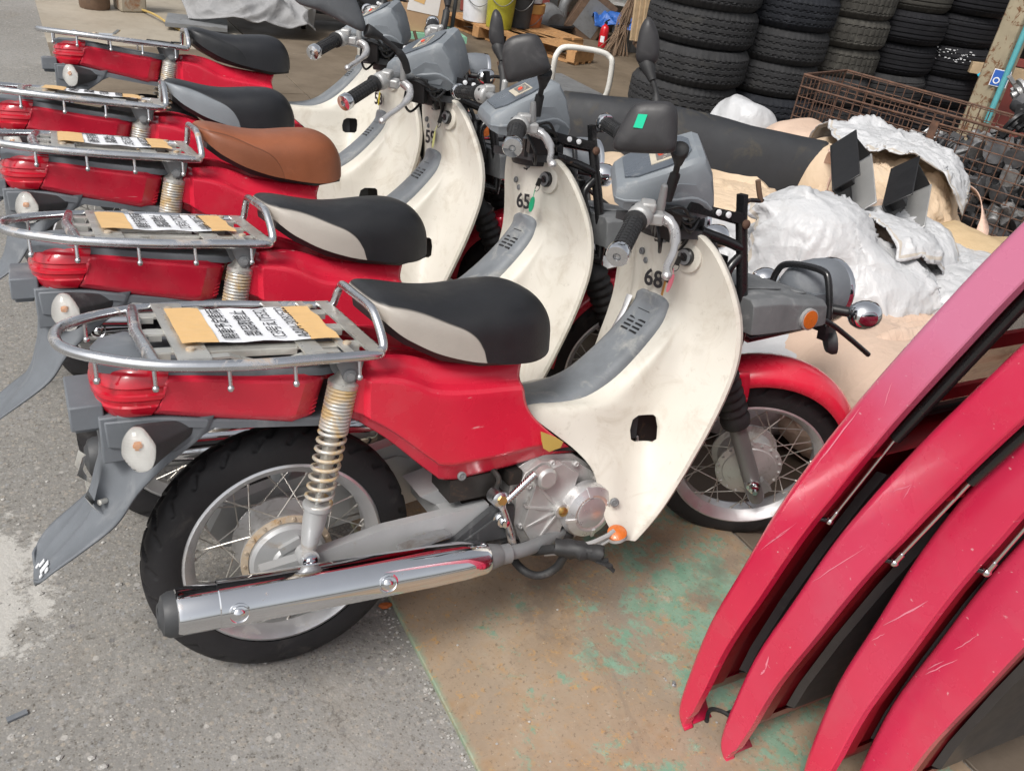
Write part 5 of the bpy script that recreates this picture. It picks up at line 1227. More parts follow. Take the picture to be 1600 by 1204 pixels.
# ================================================================ red tailgates standing on edge, stacked at the right
GP = [(0.0, -.468), (.012, -.448), (.035, -.434), (.10, -.429), (.264, -.433), (.421, -.456), (.58, -.480), (.70, -.506), (.81, -.535), (.89, -.559), (1.056, -.614), (1.178, -.661), (1.28, -.704), (1.36, -.748)]
gp = catmull([(0, y, z) for z, y in GP], 4)
def gate_y(z):
    for a, b in zip(gp, gp[1:]):
        if a.z <= z <= b.z + 1e-9: return a.y + (b.y - a.y) * (z - a.z) / max(1e-9, b.z - a.z)
    return gp[-1].y
def gate_th(z): return interp([(0, .006), (.02, .026), (.05, .040), (.12, .048), (.3, .056), (.5, .060), (.68, .065), (.8, .064), (1.0, .060), (1.12, .056), (1.36, .048)], z)[0]
GW = 1.16
def gate_meshes(th_k):
    out = {}; m = MB(); zs = [p.z for p in gp]
    def sec(z): return gate_y(z), gate_th(z) * th_k
    L = []
    for z in zs:
        y, t = sec(z); k = min(1, t / .05); L.append([(.075, y, z), (.020, y - .0005 * k, z), (.010, y - .002 * k, z), (.004, y - .006 * k, z), (.0005, y - .012 * k, z), (0, y - .016 * k, z), (0, y - t + .002 * k, z), (.002, y - t, z), (.020, y - t, z), (.024, y - t + .008 * k, z)])
    m.loft(L)
    Rr = [[(GW - x, y, z) for x, y, z in r_] for r_ in L]; m.loft(Rr)
    # outer panel below the window and the rail above it
    lo = [z for z in zs if .055 < z < .80]; m.loft([[(x, gate_y(z), z) for x in (.075, .3, .6, .9, GW - .075)] for z in lo])
    hi = [z for z in zs if z > 1.26]; m.loft([[(x, gate_y(z), z) for x in (.075, .3, .6, .9, GW - .075)] for z in hi])
    m.loft([[(x, gate_y(lo[0]) + dy, lo[0] + dz) for x in (.02, .3, .6, .9, GW - .02)] for dy, dz in ((0, 0), (-.004, -.004), (-.010, -.003), (-.012, .004))])
    z1 = zs[-1]; m.loft([[(x, gate_y(z1) + dy, z1 + dz) for x in (.0, .3, .6, .9, GW)] for dy, dz in ((0, 0), (-.015, .012), (-.035, .012), (-.045, .0))])
    out['skin'] = m
    m = MB(); yi = lambda z: gate_y(z) - gate_th(z) * th_k
    m.loft([[(x, gate_y(.065) - .008, .062) for x in (.028, GW - .028)], [(x, yi(.08) + .022, .075) for x in (.028, GW - .028)], [(x, yi(.12) + .014, .12) for x in (.028, GW - .028)]])
    zz = [.12, .25, .4, .55, .70, .765]; m.loft([[(.028, yi(z) + .010, z), (.06, yi(z) + .008, z), (.085, yi(z) + .020, z), (GW - .085, yi(z) + .020, z), (GW - .028, yi(z) + .010, z)] for z in zz]); m.loft([[(x, gate_y(.765) - d, .765) for x in (.028, GW - .028)] for d in (.004, gate_th(.765) * th_k)])
    zz = [.76, .9, 1.05, 1.2, 1.34]
    for x0, x1 in ((.028, .07), (GW - .07, GW - .028)): m.loft([[(x0, yi(z) + .010, z), (x1, yi(z) + .014, z), (x1 + (.004 if x0 < .5 else -.004), gate_y(z) - .006, z)] for z in zz])
    out['inner'] = m
    m = MB(); zz = [.13, .2, .35, .5, .64, .70]; m.loft([[(.105, yi(z) + .016, z), (.115, yi(z) + .004, z), (GW - .115, yi(z) + .004, z), (GW - .105, yi(z) + .016, z)] for z in zz]); r0 = [(x, yi(.13) + .004, .13) for x in (.115, GW - .115)]; r1 = [(x, yi(.13) + .016, .122) for x in (.105, GW - .105)]; m.loft([r0, r1]); out['trim'] = m
    m = MB(); zz = [.79, .9, 1.0, 1.1, 1.2, 1.265]; m.loft([[(x, gate_y(z) - .010, z) for x in (.072, .4, .8, GW - .072)] for z in zz]); m.loft([[(x, gate_y(z) - .014, z) for x in (.072, .4, .8, GW - .072)] for z in zz]); out['glass'] = m
    m = MB(); P = [(.074, gate_y(.785) - .010, .785)] + [(.074, gate_y(z) - .010, z) for z in (.9, 1.0, 1.1, 1.2, 1.26)] + [(GW - .074, gate_y(z) - .010, z) for z in (1.26, 1.1, .95, .785)]; m.tube(P, .009, 8, True); out['seal'] = m
    for k, z in enumerate((.855, .965, 1.075)):
        m = MB(); y = gate_y(z) - .036; m.bar((.05, y, z), (GW - .05, y, z), .008, .022); out['bar%d' % k] = m
    m = MB(); m.cur = 0; a = Vector((.050, yi(.59) - .004, .606)); b = Vector((.052, yi(.80) + .004, .80)); c_ = Vector((.052, yi(1.16) + .006, 1.16)); m.tube([a, b], .0036, 10); m.lathe([(0, -.008), (.006, -.005), (.008, 0), (.006, .005), (0, .008)], a, (0, 0, 1), 10); m.tube([a, a + (b - a) * .12], .0056, 8)
    m.cur = 1; m.tube([a, a + Vector((-.020, .012, .002))], .0042, 8); m.lathe([(.008, 0), (.008, .005)], a + Vector((-.022, .013, .002)), (1, -.5, 0), 8); m.tube([b, c_], .0092, 12); out['strut'] = m
    return out
GM = {}
def tailgate(lab, X, y0, tilt, yaw, paint, thk):
    root = thing('tailgate', lab, 'tailgate', (X, y0, .013), (-math.atan(tilt), 0, yaw), 'red vehicle tailgates leaning in a stack')
    if thk not in GM:
        g = gate_meshes(thk); GM[thk] = {'skin': g['skin'].mesh('door_skin', 'red', 32, merge=1e-4), 'inner': g['inner'].mesh('inner_frame', 'red_dark', 40), 'trim': g['trim'].mesh('trim_panel', 'inner_trim', 40), 'glass': g['glass'].mesh('rear_window', 'tint', 40), 'seal': g['seal'].mesh('window_seal', 'rubber', 60), 'strut': g['strut'].mesh('gas_strut', ['chrome', 'gloss_black'], 50), **{'bar%d' % k: g['bar%d' % k].mesh('guard_bar', 'bar_red', 40) for k in range(3)}}
    q = GM[thk]; sk = link('door_skin', q['skin'], root)
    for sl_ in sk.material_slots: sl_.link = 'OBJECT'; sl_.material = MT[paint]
    solid(sk, .0018, -1); link('inner_frame', q['inner'], root); link('trim_panel', q['trim'], root); link('rear_window', q['glass'], root); link('window_seal', q['seal'], root); link('gas_strut', q['strut'], root)
    for k in range(3): link('guard_bar', q['bar%d' % k], root)
    return root
tailgate('red vehicle tailgate nearest the motorcycles, its window edge turning pink towards the top', .68, 0, 0, 0, 'red_pink_top', 1.10)
tailgate('second red tailgate from the motorcycles, scuffed with a pale scratch', .725, -.090, -.010, R(-1), 'red_gate', 1.26)
tailgate('third red tailgate from the motorcycles, between two others', .80, -.238, .075, R(-2), 'red_gate', 1.27)
tailgate('outermost red tailgate in the lower right corner, its grey inner panel showing', .885, -.295, .050, R(-3), 'red_gate', 1.7)

def scratch(root, segs):
    for u0, z0, u1, z1, w_ in segs:
        m = MB(); n = 7; rows = []; q = random.Random(int(u0 * 1000 + z0 * 100)); P0 = Vector((-.0010, gate_y(z0) - gate_th(z0) * u0, z0)); P1 = Vector((-.0010, gate_y(z1) - gate_th(z1) * u1, z1)); d = (P1 - P0); s_ = d.cross(Vector((1, 0, 0))).normalized()
        for k in range(n):
            u = k / (n - 1); c_ = P0 + d * u + s_ * q.uniform(-.0008, .0008); w2 = w_ * .55 * math.sin(math.pi * min(.97, max(.06, u))) * q.uniform(.5, 1.1); rows.append([c_ - s_ * w2, c_ + s_ * w2])
        m.loft(rows); link('scratch', m.mesh('scratch', 'scratch_mark', 180, recalc=False), root)
MT['scratch_mark'] = mat('primer_scratch', (.72, .24, .32), .5)
GT = [o for o in COL.objects if o.name.startswith('tailgate')]
scratch(GT[0], [(.35, .50, .75, .58, .0012), (.4, .515, .8, .60, .001), (.7, .86, .45, .90, .0015), (.30, .70, .26, .84, .002)])
scratch(GT[1], [(.25, .50, .8, .63, .0018), (.5, .30, .66, .27, .004), (.66, .27, .62, .25, .004), (.4, .74, .6, .77, .002), (.6, .77, .7, .74, .0015)])
scratch(GT[2], [(.35, .44, .95, .535, .0028), (.3, .40, .5, .43, .0015)])
scratch(GT[3], [(.35, .37, .75, .44, .0028), (.3, .38, .5, .42, .0015), (.55, .45, .75, .50, .0018)])
# ================================================================ scrap yard behind: tyres, cage, bulk bags
def tyre_car(kind):
    Rr, wd = .33, .108; NU = 168; m = MB(); prof = []
    for t_ in range(9):
        a = t_ / 8; prof.append((.195 + (Rr - .050 - .195) * a, -wd * (.70 + .32 * math.sin(math.pi * min(1, a * .75 + .06))), 0))
    sh = prof[-1]; prof.append((Rr - .034, -wd * .985, 1)); prof.append((Rr - .017, -wd * .88, 1))
    g = {0: (-.52, -.17, .17, .52), 1: (-.5, 0, .5), 2: (-.6, -.3, 0, .3, .6)}[kind]; NT_ = 41
    for i in range(NT_):
        q = -.74 + 1.48 * i / (NT_ - 1); prof.append((Rr + .003 * (1 - q * q) - .010 * max(0, (abs(q) - .55) / .19) ** 2, q * wd, 2))
    prof += [(Rr - .017, wd * .88, 1), (Rr - .034, wd * .985, 1)] + [(r_, -y, 0) for r_, y, _ in reversed(prof[:9])]
    vs = []; n = len(prof)
    for i in range(NU):
        a = 2 * math.pi * i / NU; ph = i % (4 if kind == 1 else 3)
        for r_, y, k in prof:
            q = y / wd; d = 0
            if k == 2:
                zig = .035 * (1 if (i // 2) % 2 else -1) if kind != 2 else 0
                if any(abs(q - c - zig) < .035 for c in g): d = .009
                elif ph == 0 and (abs(q) > .55 or kind == 1): d = .006
                elif kind == 0 and ph == 1 and .2 < abs(q) < .5: d = .003
            elif k == 1 and ph == 0: d = .005
            vs.append(((r_ - d) * math.cos(a), (r_ - d) * math.sin(a), y))
    fs = []
    for i in range(NU):
        k = (i + 1) % NU
        for j in range(n - 1): fs.append((i * n + j, k * n + j, k * n + j + 1, i * n + j + 1))
    m.add(vs, fs); return m.mesh('car_tyre', 'tyre_a', 40, recalc=False)
TY = [tyre_car(k) for k in range(3)]
rt = random.Random(4)
STK = [ # x, y, radius, thickness, n, kind, mats (bottom to top), words
 (3.48, 3.33, .345, .222, 7, 0, ['tyre_a'] * 7, 'the front stack of large charcoal tyres'),
 (4.09, 3.26, .33, .205, 7, 0, ['tyre_b', 'tyre_b', 'tyre_a', 'tyre_a', 'tyre_b', 'tyre_b', 'tyre_b'], 'the second stack, mostly blue-black tyres'),
 (4.60, 3.24, .305, .185, 8, 1, ['tyre_d', 'tyre_a', 'tyre_a', 'tyre_c', 'tyre_c', 'tyre_c', 'tyre_c', 'tyre_a'], 'the dusty brown stack in the middle'),
 (5.09, 3.21, .33, .20, 7, 2, ['tyre_d', 'tyre_d', 'tyre_a', 'tyre_d', 'tyre_d', 'tyre_c', 'tyre_d'], 'the dark stack right of the dusty brown one'),
 (5.58, 3.16, .345, .205, 7, 2, ['tyre_d', 'tyre_d', 'tyre_d', 'tyre_d', 'tyre_d', 'tyre_d', 'tyre_d'], 'the rightmost dark stack beside the rusty post'),
 (4.75, 3.95, .33, .20, 8, 1, ['tyre_d'] * 8, 'a dark stack in the back row'), (5.4, 3.9, .33, .20, 8, 2, ['tyre_b'] * 8, 'the back row stack behind the rightmost one'), (4.1, 4.0, .33, .2, 8, 0, ['tyre_d'] * 8, 'the back row stack nearest the timber')]
ORD = ['lowest', 'second', 'third', 'fourth', 'fifth', 'sixth', 'seventh', 'eighth']
for x, y, r_, h, n, kd, mts, wds in STK:
    for k in range(n):
        o = link('car_tyre', TY[kd]); s_ = r_ / .333; o.scale = (s_, s_, h / .216)
        o.location = (x + rt.uniform(-.018, .018), y + rt.uniform(-.018, .018), .012 + h * (k + .5)); o.rotation_euler = (rt.uniform(-.012, .012), rt.uniform(-.012, .012), rt.uniform(0, 6))
        o.material_slots[0].link = 'OBJECT'; o.material_slots[0].material = MT[mts[k]]
        tag(o, '%s tyre from the ground in %s' % (ORD[k] if k else 'lowest', wds) if k else 'lowest tyre of ' + wds, 'tyre', 'old car tyres piled in stacks')
# chalk marks on one tyre of the rightmost stack
m = MB(); rr = .3505
for k in range(9):
    a = R(196 + k * 7.2); c_ = Vector((5.58 + rr * math.cos(a), 3.16 + rr * math.sin(a), .012 + .205 * 3.5 + .05)); tdir = Vector((-math.sin(a), math.cos(a), 0)); up = Vector((0, 0, 1)); nn = Vector((math.cos(a), math.sin(a), 0)); B = Matrix((tdir, up, nn)).transposed()
    for q in range(rt.randint(5, 9)): m.box(c_ + tdir * rt.uniform(-.022, .022) + up * rt.uniform(-.045, .04), (rt.uniform(.003, .016), rt.uniform(.002, .007), .004), B)
o = link('chalk_mark', m.mesh('chalk_mark', 'white_mark')); o['kind'] = 'stuff'; tag(o, 'smudged white chalk marks across a tyre of the rightmost dark stack', 'chalk mark')

# rusty wire mesh cage full of scrap units
CA, CU, CV = Vector((3.27, 2.17, 0)), Vector((.316, -.949, 0)), Vector((.949, .316, 0)); CL, CD, CH = 1.45, .50, .75
cage = thing('wire_mesh_cage', 'rusty wire mesh pallet cage filled with scrap metal units', 'cage', CA, (0, 0, math.atan2(CU.y, CU.x)))
def wire_len(L, r_): m = MB(); m.tube([(0, 0, 0), (L, 0, 0)], r_, 6); return m.mesh('wire', 'rust_wire', 60)
WM = {}
def wire(p, d, L, r_=.0028):
    k = (round(L, 3), r_)
    if k not in WM: WM[k] = wire_len(L, r_)
    M_ = Vector((1, 0, 0)).rotation_difference(Vector(d)).to_matrix().to_4x4(); M_.translation = Vector(p); return link('wire', WM[k], cage, M_)
rw = random.Random(9)
for k in range(30):
    x = k * .05; wire((x, 0, .08), (rw.uniform(-.01, .01), rw.uniform(-.01, .01), 1), CH - .08)
for k in range(14): wire((0, -.004, .09 + k * .05), (1, rw.uniform(-.004, .004), rw.uniform(-.004, .004)), CL)
for k in range(30): wire((k * .05, CD, .08), (0, 0, 1), CH - .08)
for k in range(14): wire((0, CD + .004, .09 + k * .05), (1, 0, 0), CL)
for k in range(10): wire((0, k * .05, .08), (0, 0, 1), CH - .08)
for k in range(14): wire((-.004, 0, .09 + k * .05), (0, 1, 0), CD)
for p, d, L in (((0, -.006, CH), (1, 0, 0), CL), ((0, CD + .006, CH), (1, 0, 0), CL), ((0, 0, CH), (0, 1, 0), CD), ((0, 0, 0), (0, 0, 1), CH), ((CL, 0, 0), (0, 0, 1), CH), ((0, CD, 0), (0, 0, 1), CH), ((0, -.006, CH - .06), (1, .0, .012), CL * .98)): wire(p, d, L, .0055)
m = MB(); m.box((.72, -.012, .655), (.035, .006, .11)); m.box((.735, -.012, .60), (.05, .006, .02)); link('hinge_plate', m.mesh('hinge_plate', 'rust_wire'), cage)
m = MB(); m.box((CL / 2, CD / 2, .06), (CL - .02, CD - .02, .03)); link('cage_base', m.mesh('cage_base', 'rust_box'), cage)
def unit_mesh(k):
    m = MB(); q = random.Random(k); m.cur = 0
    if k % 4 == 0:
        m.lathe([(.0, 0), (.03, 0), (.042, .012), (.042, .05), (.036, .058), (.036, .085), (.02, .095), (.010, .12), (0, .12)], (0, 0, -.05), (0, 0, 1), 14); m.box((.03, .02, 0), (.04, .03, .05)); m.tube([(-.035, 0, -.03), (-.035, .0, .05)], .014, 8)
    elif k % 4 == 1:
        for j in range(5): m.lathe([(.045, 0), (.045, .006)], (0, 0, -.04 + j * .016), (0, 0, 1), 12)
        m.lathe([(.032, -.045), (.032, .06), (.012, .062), (.012, .085), (0, .086)], (0, 0, 0), (0, 0, 1), 12); m.box((0, .045, 0), (.03, .03, .06))
    elif k % 4 == 2:
        m.box((0, 0, 0), (.09, .06, .05), Matrix.Rotation(.2, 3, 'X')); m.lathe([(.022, 0), (.028, .02), (.028, .06), (.014, .062)], (.02, 0, .02), (.3, .2, 1), 12); m.tube(catmull([(-.04, 0, .02), (-.07, .03, .03), (-.05, .06, .0)], 3), .007, 6)
    else:
        m.lathe([(.05, 0), (.05, .012), (.03, .016), (.03, .03), (.016, .032), (.016, .05), (0, .05)], (0, 0, -.02), (0, 0, 1), 16); m.box((-.03, .03, 0), (.05, .03, .03)); m.bar((0, 0, 0), (.08, .03, .02), .018, .014)
    return m.mesh('scrap_unit', 'junk_a', 40)
UM = [unit_mesh(k) for k in range(8)]; JM = ['junk_a', 'junk_b', 'junk_c', 'junk_b', 'junk_a', 'junk_b', 'junk_c']
KW = ['stepped cylindrical', 'finned', 'square-bodied', 'flat wheel-shaped', 'stubby round', 'ribbed', 'boxy elbowed', 'disc-shaped']
JL = {MT[a].name: ['%s %s scrap motor unit in the mesh cage' % (w_, q_) for q_ in KW] for a, w_ in (('junk_a', 'bright alloy'), ('junk_b', 'black'), ('junk_c', 'dull grey'))}
rj = random.Random(21); cnt = 0
def unit_at(u, v, z, sc=1.0):
    global cnt
    o = link('scrap_unit', UM[cnt % 8]); o.location = CA + CU * u + CV * v + Vector((0, 0, z)); o.rotation_euler = (rj.uniform(0, 6), rj.uniform(0, 6), rj.uniform(0, 6)); o.scale = (sc,) * 3
    o.material_slots[0].link = 'OBJECT'; o.material_slots[0].material = MT[JM[(cnt * 3 + rj.randint(0, 2)) % 7]]; cnt += 1
    tag(o, JL[o.material_slots[0].material.name][(cnt - 1) % 8], 'scrap part', 'scrap units filling the cage')
for lay in range(7):
    z = .13 + lay * .085
    for iu in range(15):
        for iv in range(4):
            u = .06 + iu * .095 + rj.uniform(-.02, .02); v = .06 + iv * .125 + rj.uniform(-.02, .02)
            lim = .30 if u < .35 else (.48 if u < .62 else (.62 if u < .85 else .70 + (.14 if v > .2 and u > 1.0 else 0)))
            if z > lim or (lay < 3 and iv > 0): continue
            unit_at(u, v, z, rj.uniform(.85, 1.2))
for k in range(26): unit_at(.95 + rj.uniform(0, .5), rj.uniform(.15, .5), .74 + rj.uniform(0, .14), rj.uniform(.9, 1.3))
for k in range(14): unit_at(.80 + rj.uniform(0, .5), .52 + rj.uniform(0, .22), .70 + rj.uniform(0, .16), rj.uniform(1.0, 1.4))

# ---- bulk bags and sheets
def fold(p, sc, seed, rid=1.0):
    q = Vector((p[0] * sc + seed * 3.1, p[1] * sc - seed * 1.7, p[2] * sc + seed)); w_ = noise.noise(q * .6) * 1.4; q2 = q + Vector((w_, -w_, w_ * .5))
    a = 1 - abs(noise.noise(q2)) * 2.2; b = 1 - abs(noise.noise(q2 * 2.1 + Vector((5, 1, 2)))) * 2.2; c_ = 1 - abs(noise.noise(q2 * 4.6 + Vector((1, 7, 3)))) * 2.2
    return (a * .68 + b * .26 + c_ * .06) * rid
def bag(label, c, r_, top, mt, seed, amp=.05, sq=.7, grp='woven bulk bags heaped beside the motorcycles', name='bulk_bag', nu=110, nv=56, rot=0.0, fsc=2.0, mouth=0.0):
    m = MB(); rows = []; q = random.Random(seed)
    for j in range(nv):
        v = j / (nv - 1); ph = -math.pi / 2 * .94 + math.pi * .94 * v; row = []
        if mouth: ph = -math.pi / 2 * .94 + (math.pi * .94 - mouth) * min(1, v * 1.15)
        for i in range(nu):
            a = 2 * math.pi * i / nu; ca, sa = math.cos(a), math.sin(a)
            x = r_[0] * math.copysign(abs(ca) ** sq, ca) * max(0, math.cos(ph)) ** .55; y = r_[1] * math.copysign(abs(sa) ** sq, sa) * max(0, math.cos(ph)) ** .55; z = top / 2 + top / 2 * math.copysign(abs(math.sin(ph)) ** .75, ph)
            if mouth and v > .87:
                k = (v - .87) / .13; sh = 1 - .75 * k; x *= sh if k > .3 else 1; y *= sh if k > .3 else 1; z -= .10 * k * (1 if k > .3 else 0)
            n_ = Vector((x / r_[0] ** 2, y / r_[1] ** 2, (z - top / 2) / (top / 2) ** 2)); n_.normalize()
            f = fold((x, y, z * .7), fsc, seed)
            sag = noise.noise(Vector((x * 1.6, y * 1.6, seed))) * .10
            p = Vector((x, y, z)) + n_ * (f * amp - amp * .3) + Vector((0, 0, sag * v))
            row.append((p.x, p.y, max(.0, p.z)))
        rows.append(row)
    m.loft(rows, True, False, True); o = link(name, m.mesh(name, mt, 75)); o.location = (c[0], c[1], .009 if len(c) < 3 else c[2]); o.rotation_euler = (0, 0, rot); tag(o, label, 'bulk bag', grp); return o
def sheet(label, ctrl, mt, seed, amp=.03, n=90, name='plastic_sheet', cat='plastic sheet', fsc=3.2, th=.003, grp=None):
    """crumpled sheet through a grid of control points"""
    rows = [resample(catmull(r_, 10), n) for r_ in ctrl]; cols = [resample(catmull(c_, 10), n) for c_ in zip(*rows)]; G = list(zip(*cols)); P = [[None] * n for _ in range(n)]
    for i in range(n):
        for j in range(n):
            p = G[i][j]; a = G[min(n - 1, i + 1)][j] - G[max(0, i - 1)][j]; b = G[i][min(n - 1, j + 1)] - G[i][max(0, j - 1)]; nn = a.cross(b)
            nn = nn.normalized() if nn.length > 1e-9 else Vector((0, 0, 1))
            if nn.z < 0: nn = -nn
            f = fold(p, fsc, seed) * amp; q = p + nn * f; P[i][j] = (q.x, q.y, max(.012, q.z))
    m = MB(); m.loft(P); o = link(name, m.mesh(name, mt, 75, recalc=False)); solid(o, th, 0); tag(o, label, cat, grp); return o
def strap_loop(label, pts, wd=.035, mt='strap', name='webbing_strap'):
    P = catmull(pts, 6); rows = []
    for i, p in enumerate(P):
        a = P[max(0, i - 1)]; b = P[min(len(P) - 1, i + 1)]; t_ = (b - a).normalized(); s_ = t_.cross(Vector((.3, .2, 1))).normalized(); rows.append([p - s_ * wd / 2, p + s_ * wd / 2])
    m = MB(); m.loft(rows); o = link(name, m.mesh(name, mt, 60, recalc=False)); solid(o, .003, 0); tag(o, label, 'strap'); return o

bag('cream bulk bag standing behind the meter of motorcycle 68, its mouth gathered', (2.10, 1.22), (.30, .34), .46, 'bag_beige', 3, .06, .75, rot=.5, mouth=.25)
bag('cream bulk bag left of motorcycle 65 front rack, half hidden by the black mat', (1.68, 1.66), (.28, .26), .46, 'bag_beige', 5, .06, .8)
bag('white bulk bag low between motorcycles 65 and 68', (1.70, 1.18), (.34, .32), .36, 'bag_white', 8, .06, .8, rot=.3)
bag('large white and cream bulk bag against the scrap cage', (2.84, 1.22), (.34, .36), .62, 'bag_beige', 12, .05, .7, rot=.35, mouth=.3)
bag('peach bulk bag with pleats, behind the crumpled white sheet', (2.44, .80), (.30, .26), .52, 'bag_pink', 15, .045, .75, rot=.2)
bag('tan bulk bag at the foot of the cage', (2.98, .66), (.34, .24), .44, 'bag_tan', 18, .06, .8)
bag('peach bulk bag lying flat in front, seen through the tailgate windows', (2.12, .22), (.55, .36), .36, 'bag_pink', 21, .05, .7, rot=-.1)
bag('white bulk bag slumped between the peach bag and the tan bag', (2.60, .44), (.40, .28), .44, 'bag_white', 24, .06, .75)
bag('white bag slumped behind the front wheel of motorcycle 68', (1.72, .62), (.42, .34), .30, 'bag_white', 28, .06, .8)
bag('white bag showing above the end of the black mat', (2.92, 2.12), (.17, .17), .60, 'bag_white', 31, .05, .8)
bag('pinkish bag behind the right end of the black mat', (2.92, 1.74), (.2, .2), .60, 'bag_pink', 33, .05, .8)
def drape(label, mt, prox, cx, cy, z0, sx, sy, rot, seed, crump=.10, n=68, frames=31, bend=.16, name='plastic_sheet', cat='plastic sheet'):
    """let a crumpled cloth fall over stand-in lumps of the pile and keep the result"""
    vs = []; fs = []
    for i in range(n):
        for j in range(n):
            x, y = (i / (n - 1) - .5) * sx, (j / (n - 1) - .5) * sy
            ca_, sa_ = math.cos(seed), math.sin(seed); xr, yr = x * ca_ - y * sa_, x * sa_ + y * ca_
            z = crump * (.9 * noise.noise(Vector((x * 3 + seed * 3, y * 3, seed))) + .55 * (.5 - 2 * abs(noise.noise(Vector((xr * 7 + seed, yr * 2.2 + noise.noise(Vector((x * 2, y * 2, 9))) * 1.2, seed * 2))))) + .28 * (.5 - 2 * abs(noise.noise(Vector((x * 5 + 3, y * 5 + seed, seed))))) + .07 * (.5 - 2 * abs(noise.noise(Vector((x * 11, y * 11 + seed, 3))))))
            vs.append((x * .94, y * .94, z))
    for i in range(n - 1):
        for j in range(n - 1): fs.append((i * n + j, (i + 1) * n + j, (i + 1) * n + j + 1, i * n + j + 1))
    me = bpy.data.meshes.new(name); me.from_pydata(vs, [], fs); uvl = me.uv_layers.new(name='cloth')
    for lp_ in me.loops: q_ = lp_.vertex_index; uvl.data[lp_.index].uv = ((q_ // n) / (n - 1) * sx, (q_ % n) / (n - 1) * sy)
    o = link(name, me); o.location = (cx, cy, z0); o.rotation_euler = (0, 0, rot)
    m = MB()
    for px, py, pz, r_, h in prox: m.lathe([(0, -h)] + [(r_ * math.cos(R(a)) ** .5, h * math.copysign(abs(math.sin(R(a))) ** .7, a)) for a in range(-80, 81, 16)] + [(0, h)], (px, py, pz), (0, 0, 1), 18)
    m.add([(-1, -1.5, .01), (5, -1.5, .01), (5, 4, .01), (-1, 4, .01)], [(0, 1, 2, 3)])
    col = link('tmp', m.mesh('tmp', 'bag_white', 180)); col.modifiers.new('c', 'COLLISION'); col.collision.thickness_outer = .012
    c_ = o.modifiers.new('cl', 'CLOTH'); st = c_.settings; st.quality = 4; st.mass = .15; st.tension_stiffness = 30; st.compression_stiffness = 30; st.shear_stiffness = 15; st.bending_stiffness = bend; st.air_damping = 2; c_.collision_settings.distance_min = .008
    c_.point_cache.frame_start = 1; c_.point_cache.frame_end = frames
    for f in range(1, frames + 1): S.frame_set(f)
    me2 = bake(o); M_ = o.matrix_world.copy(); bpy.data.objects.remove(o); bpy.data.objects.remove(col); S.frame_set(1)
    me2.name = name; me2.materials.clear(); me2.materials.append(MT[mt]); me2.materials.append(MT['hem'])
    for p_ in me2.polygons:
        i_, j_ = divmod(p_.index, n - 1); p_.material_index = 1 if min(i_, j_, n - 2 - i_, n - 2 - j_) == 1 else 0
    me2.shade_smooth(); o = link(name, me2, None, M_); solid(o, .003, 0); tag(o, label, cat); return o
drape('cream woven sheet bunched over the bag behind the meter of motorcycle 68', 'bag_beige', [(2.10, 1.20, .235, .32, .245), (2.25, 1.0, .18, .2, .18)], 2.10, 1.18, .58, .85, .8, .4, 3)
drape('white crumpled liner spilling low between motorcycle 65 and the cream sheet', 'bag_white', [(1.70, 1.18, .18, .34, .2), (1.9, .98, .24, .2, .2)], 1.78, 1.08, .56, .85, .6, .7, 5)
drape('crumpled white plastic sheet hanging in folds below the black brackets', 'bag_white', [(2.0, .74, .32, .20, .31), (2.16, .58, .26, .24, .24), (1.84, .50, .14, .2, .14)], 2.02, .60, .78, .95, .85, .9, 7, .13)
drape('cream sheet over the bag beside the scrap cage', 'bag_beige', [(2.84, 1.22, .3, .36, .32)], 2.82, 1.16, .76, .95, .8, .3, 9)
drape('white liner folded open on top of the bag by the cage', 'bag_white', [(2.84, 1.22, .33, .40, .37)], 2.88, 1.22, .82, .62, .66, .9, 12, .12)
drape('peach woven sheet lying over the front bag, seen through the tailgate windows', 'bag_pink', [(2.12, .22, .17, .5, .2), (1.8, .3, .1, .25, .12)], 2.10, .22, .50, 1.35, .95, -.1, 14, .09)
drape('white sheet slumped between the peach sheet and the tan bag', 'bag_white', [(2.60, .44, .22, .40, .24)], 2.58, .45, .60, .95, .7, .2, 16, .12)
drape('peach sheet with long folds behind the crumpled white sheet', 'bag_pink', [(2.44, .82, .26, .28, .28)], 2.44, .82, .68, .72, .62, .5, 18, .08)
drape('white sheet trailing on the ground under the front rack of motorcycle 68', 'bag_white', [(1.72, .62, .12, .36, .16)], 1.70, .66, .44, .85, .7, .3, 20, .11)
drape('small white flap folded over the peach sheet at the right', 'bag_white', [(2.44, .72, .28, .24, .27), (2.25, .62, .3, .2, .28)], 2.36, .66, .74, .5, .42, 1.3, 23, .14, 50)
drape('cream flap with stitched hem lying beside the black mat end', 'bag_beige', [(2.66, 1.02, .24, .26, .26), (2.50, 1.0, .24, .2, .25)], 2.58, 1.0, .68, .52, .5, .8, 26, .12, 50)
strap_loop('pinkish webbing strap on the bag left of the black brackets', [(2.56, 1.22, .58), (2.50, 1.16, .66), (2.45, 1.06, .64), (2.42, 1.0, .54), (2.40, .95, .42)], .06)
strap_loop('pinkish lifting strap curling down the right side of the cage bag', [(3.08, 1.02, .60), (3.16, .94, .56), (3.16, .86, .47), (3.1, .80, .38)], .05)
strap_loop('small peach loop lying on the front peach bag', [(2.02, .36, .36), (2.08, .30, .385), (2.15, .26, .38), (2.12, .22, .365), (2.03, .28, .365)], .022)
strap_loop('thin pink cord loop hanging on the right end of the mat', [(2.52, 1.22, .66), (2.46, 1.12, .62), (2.42, 1.08, .55), (2.45, 1.08, .52), (2.50, 1.12, .58), (2.52, 1.18, .64)], .009)

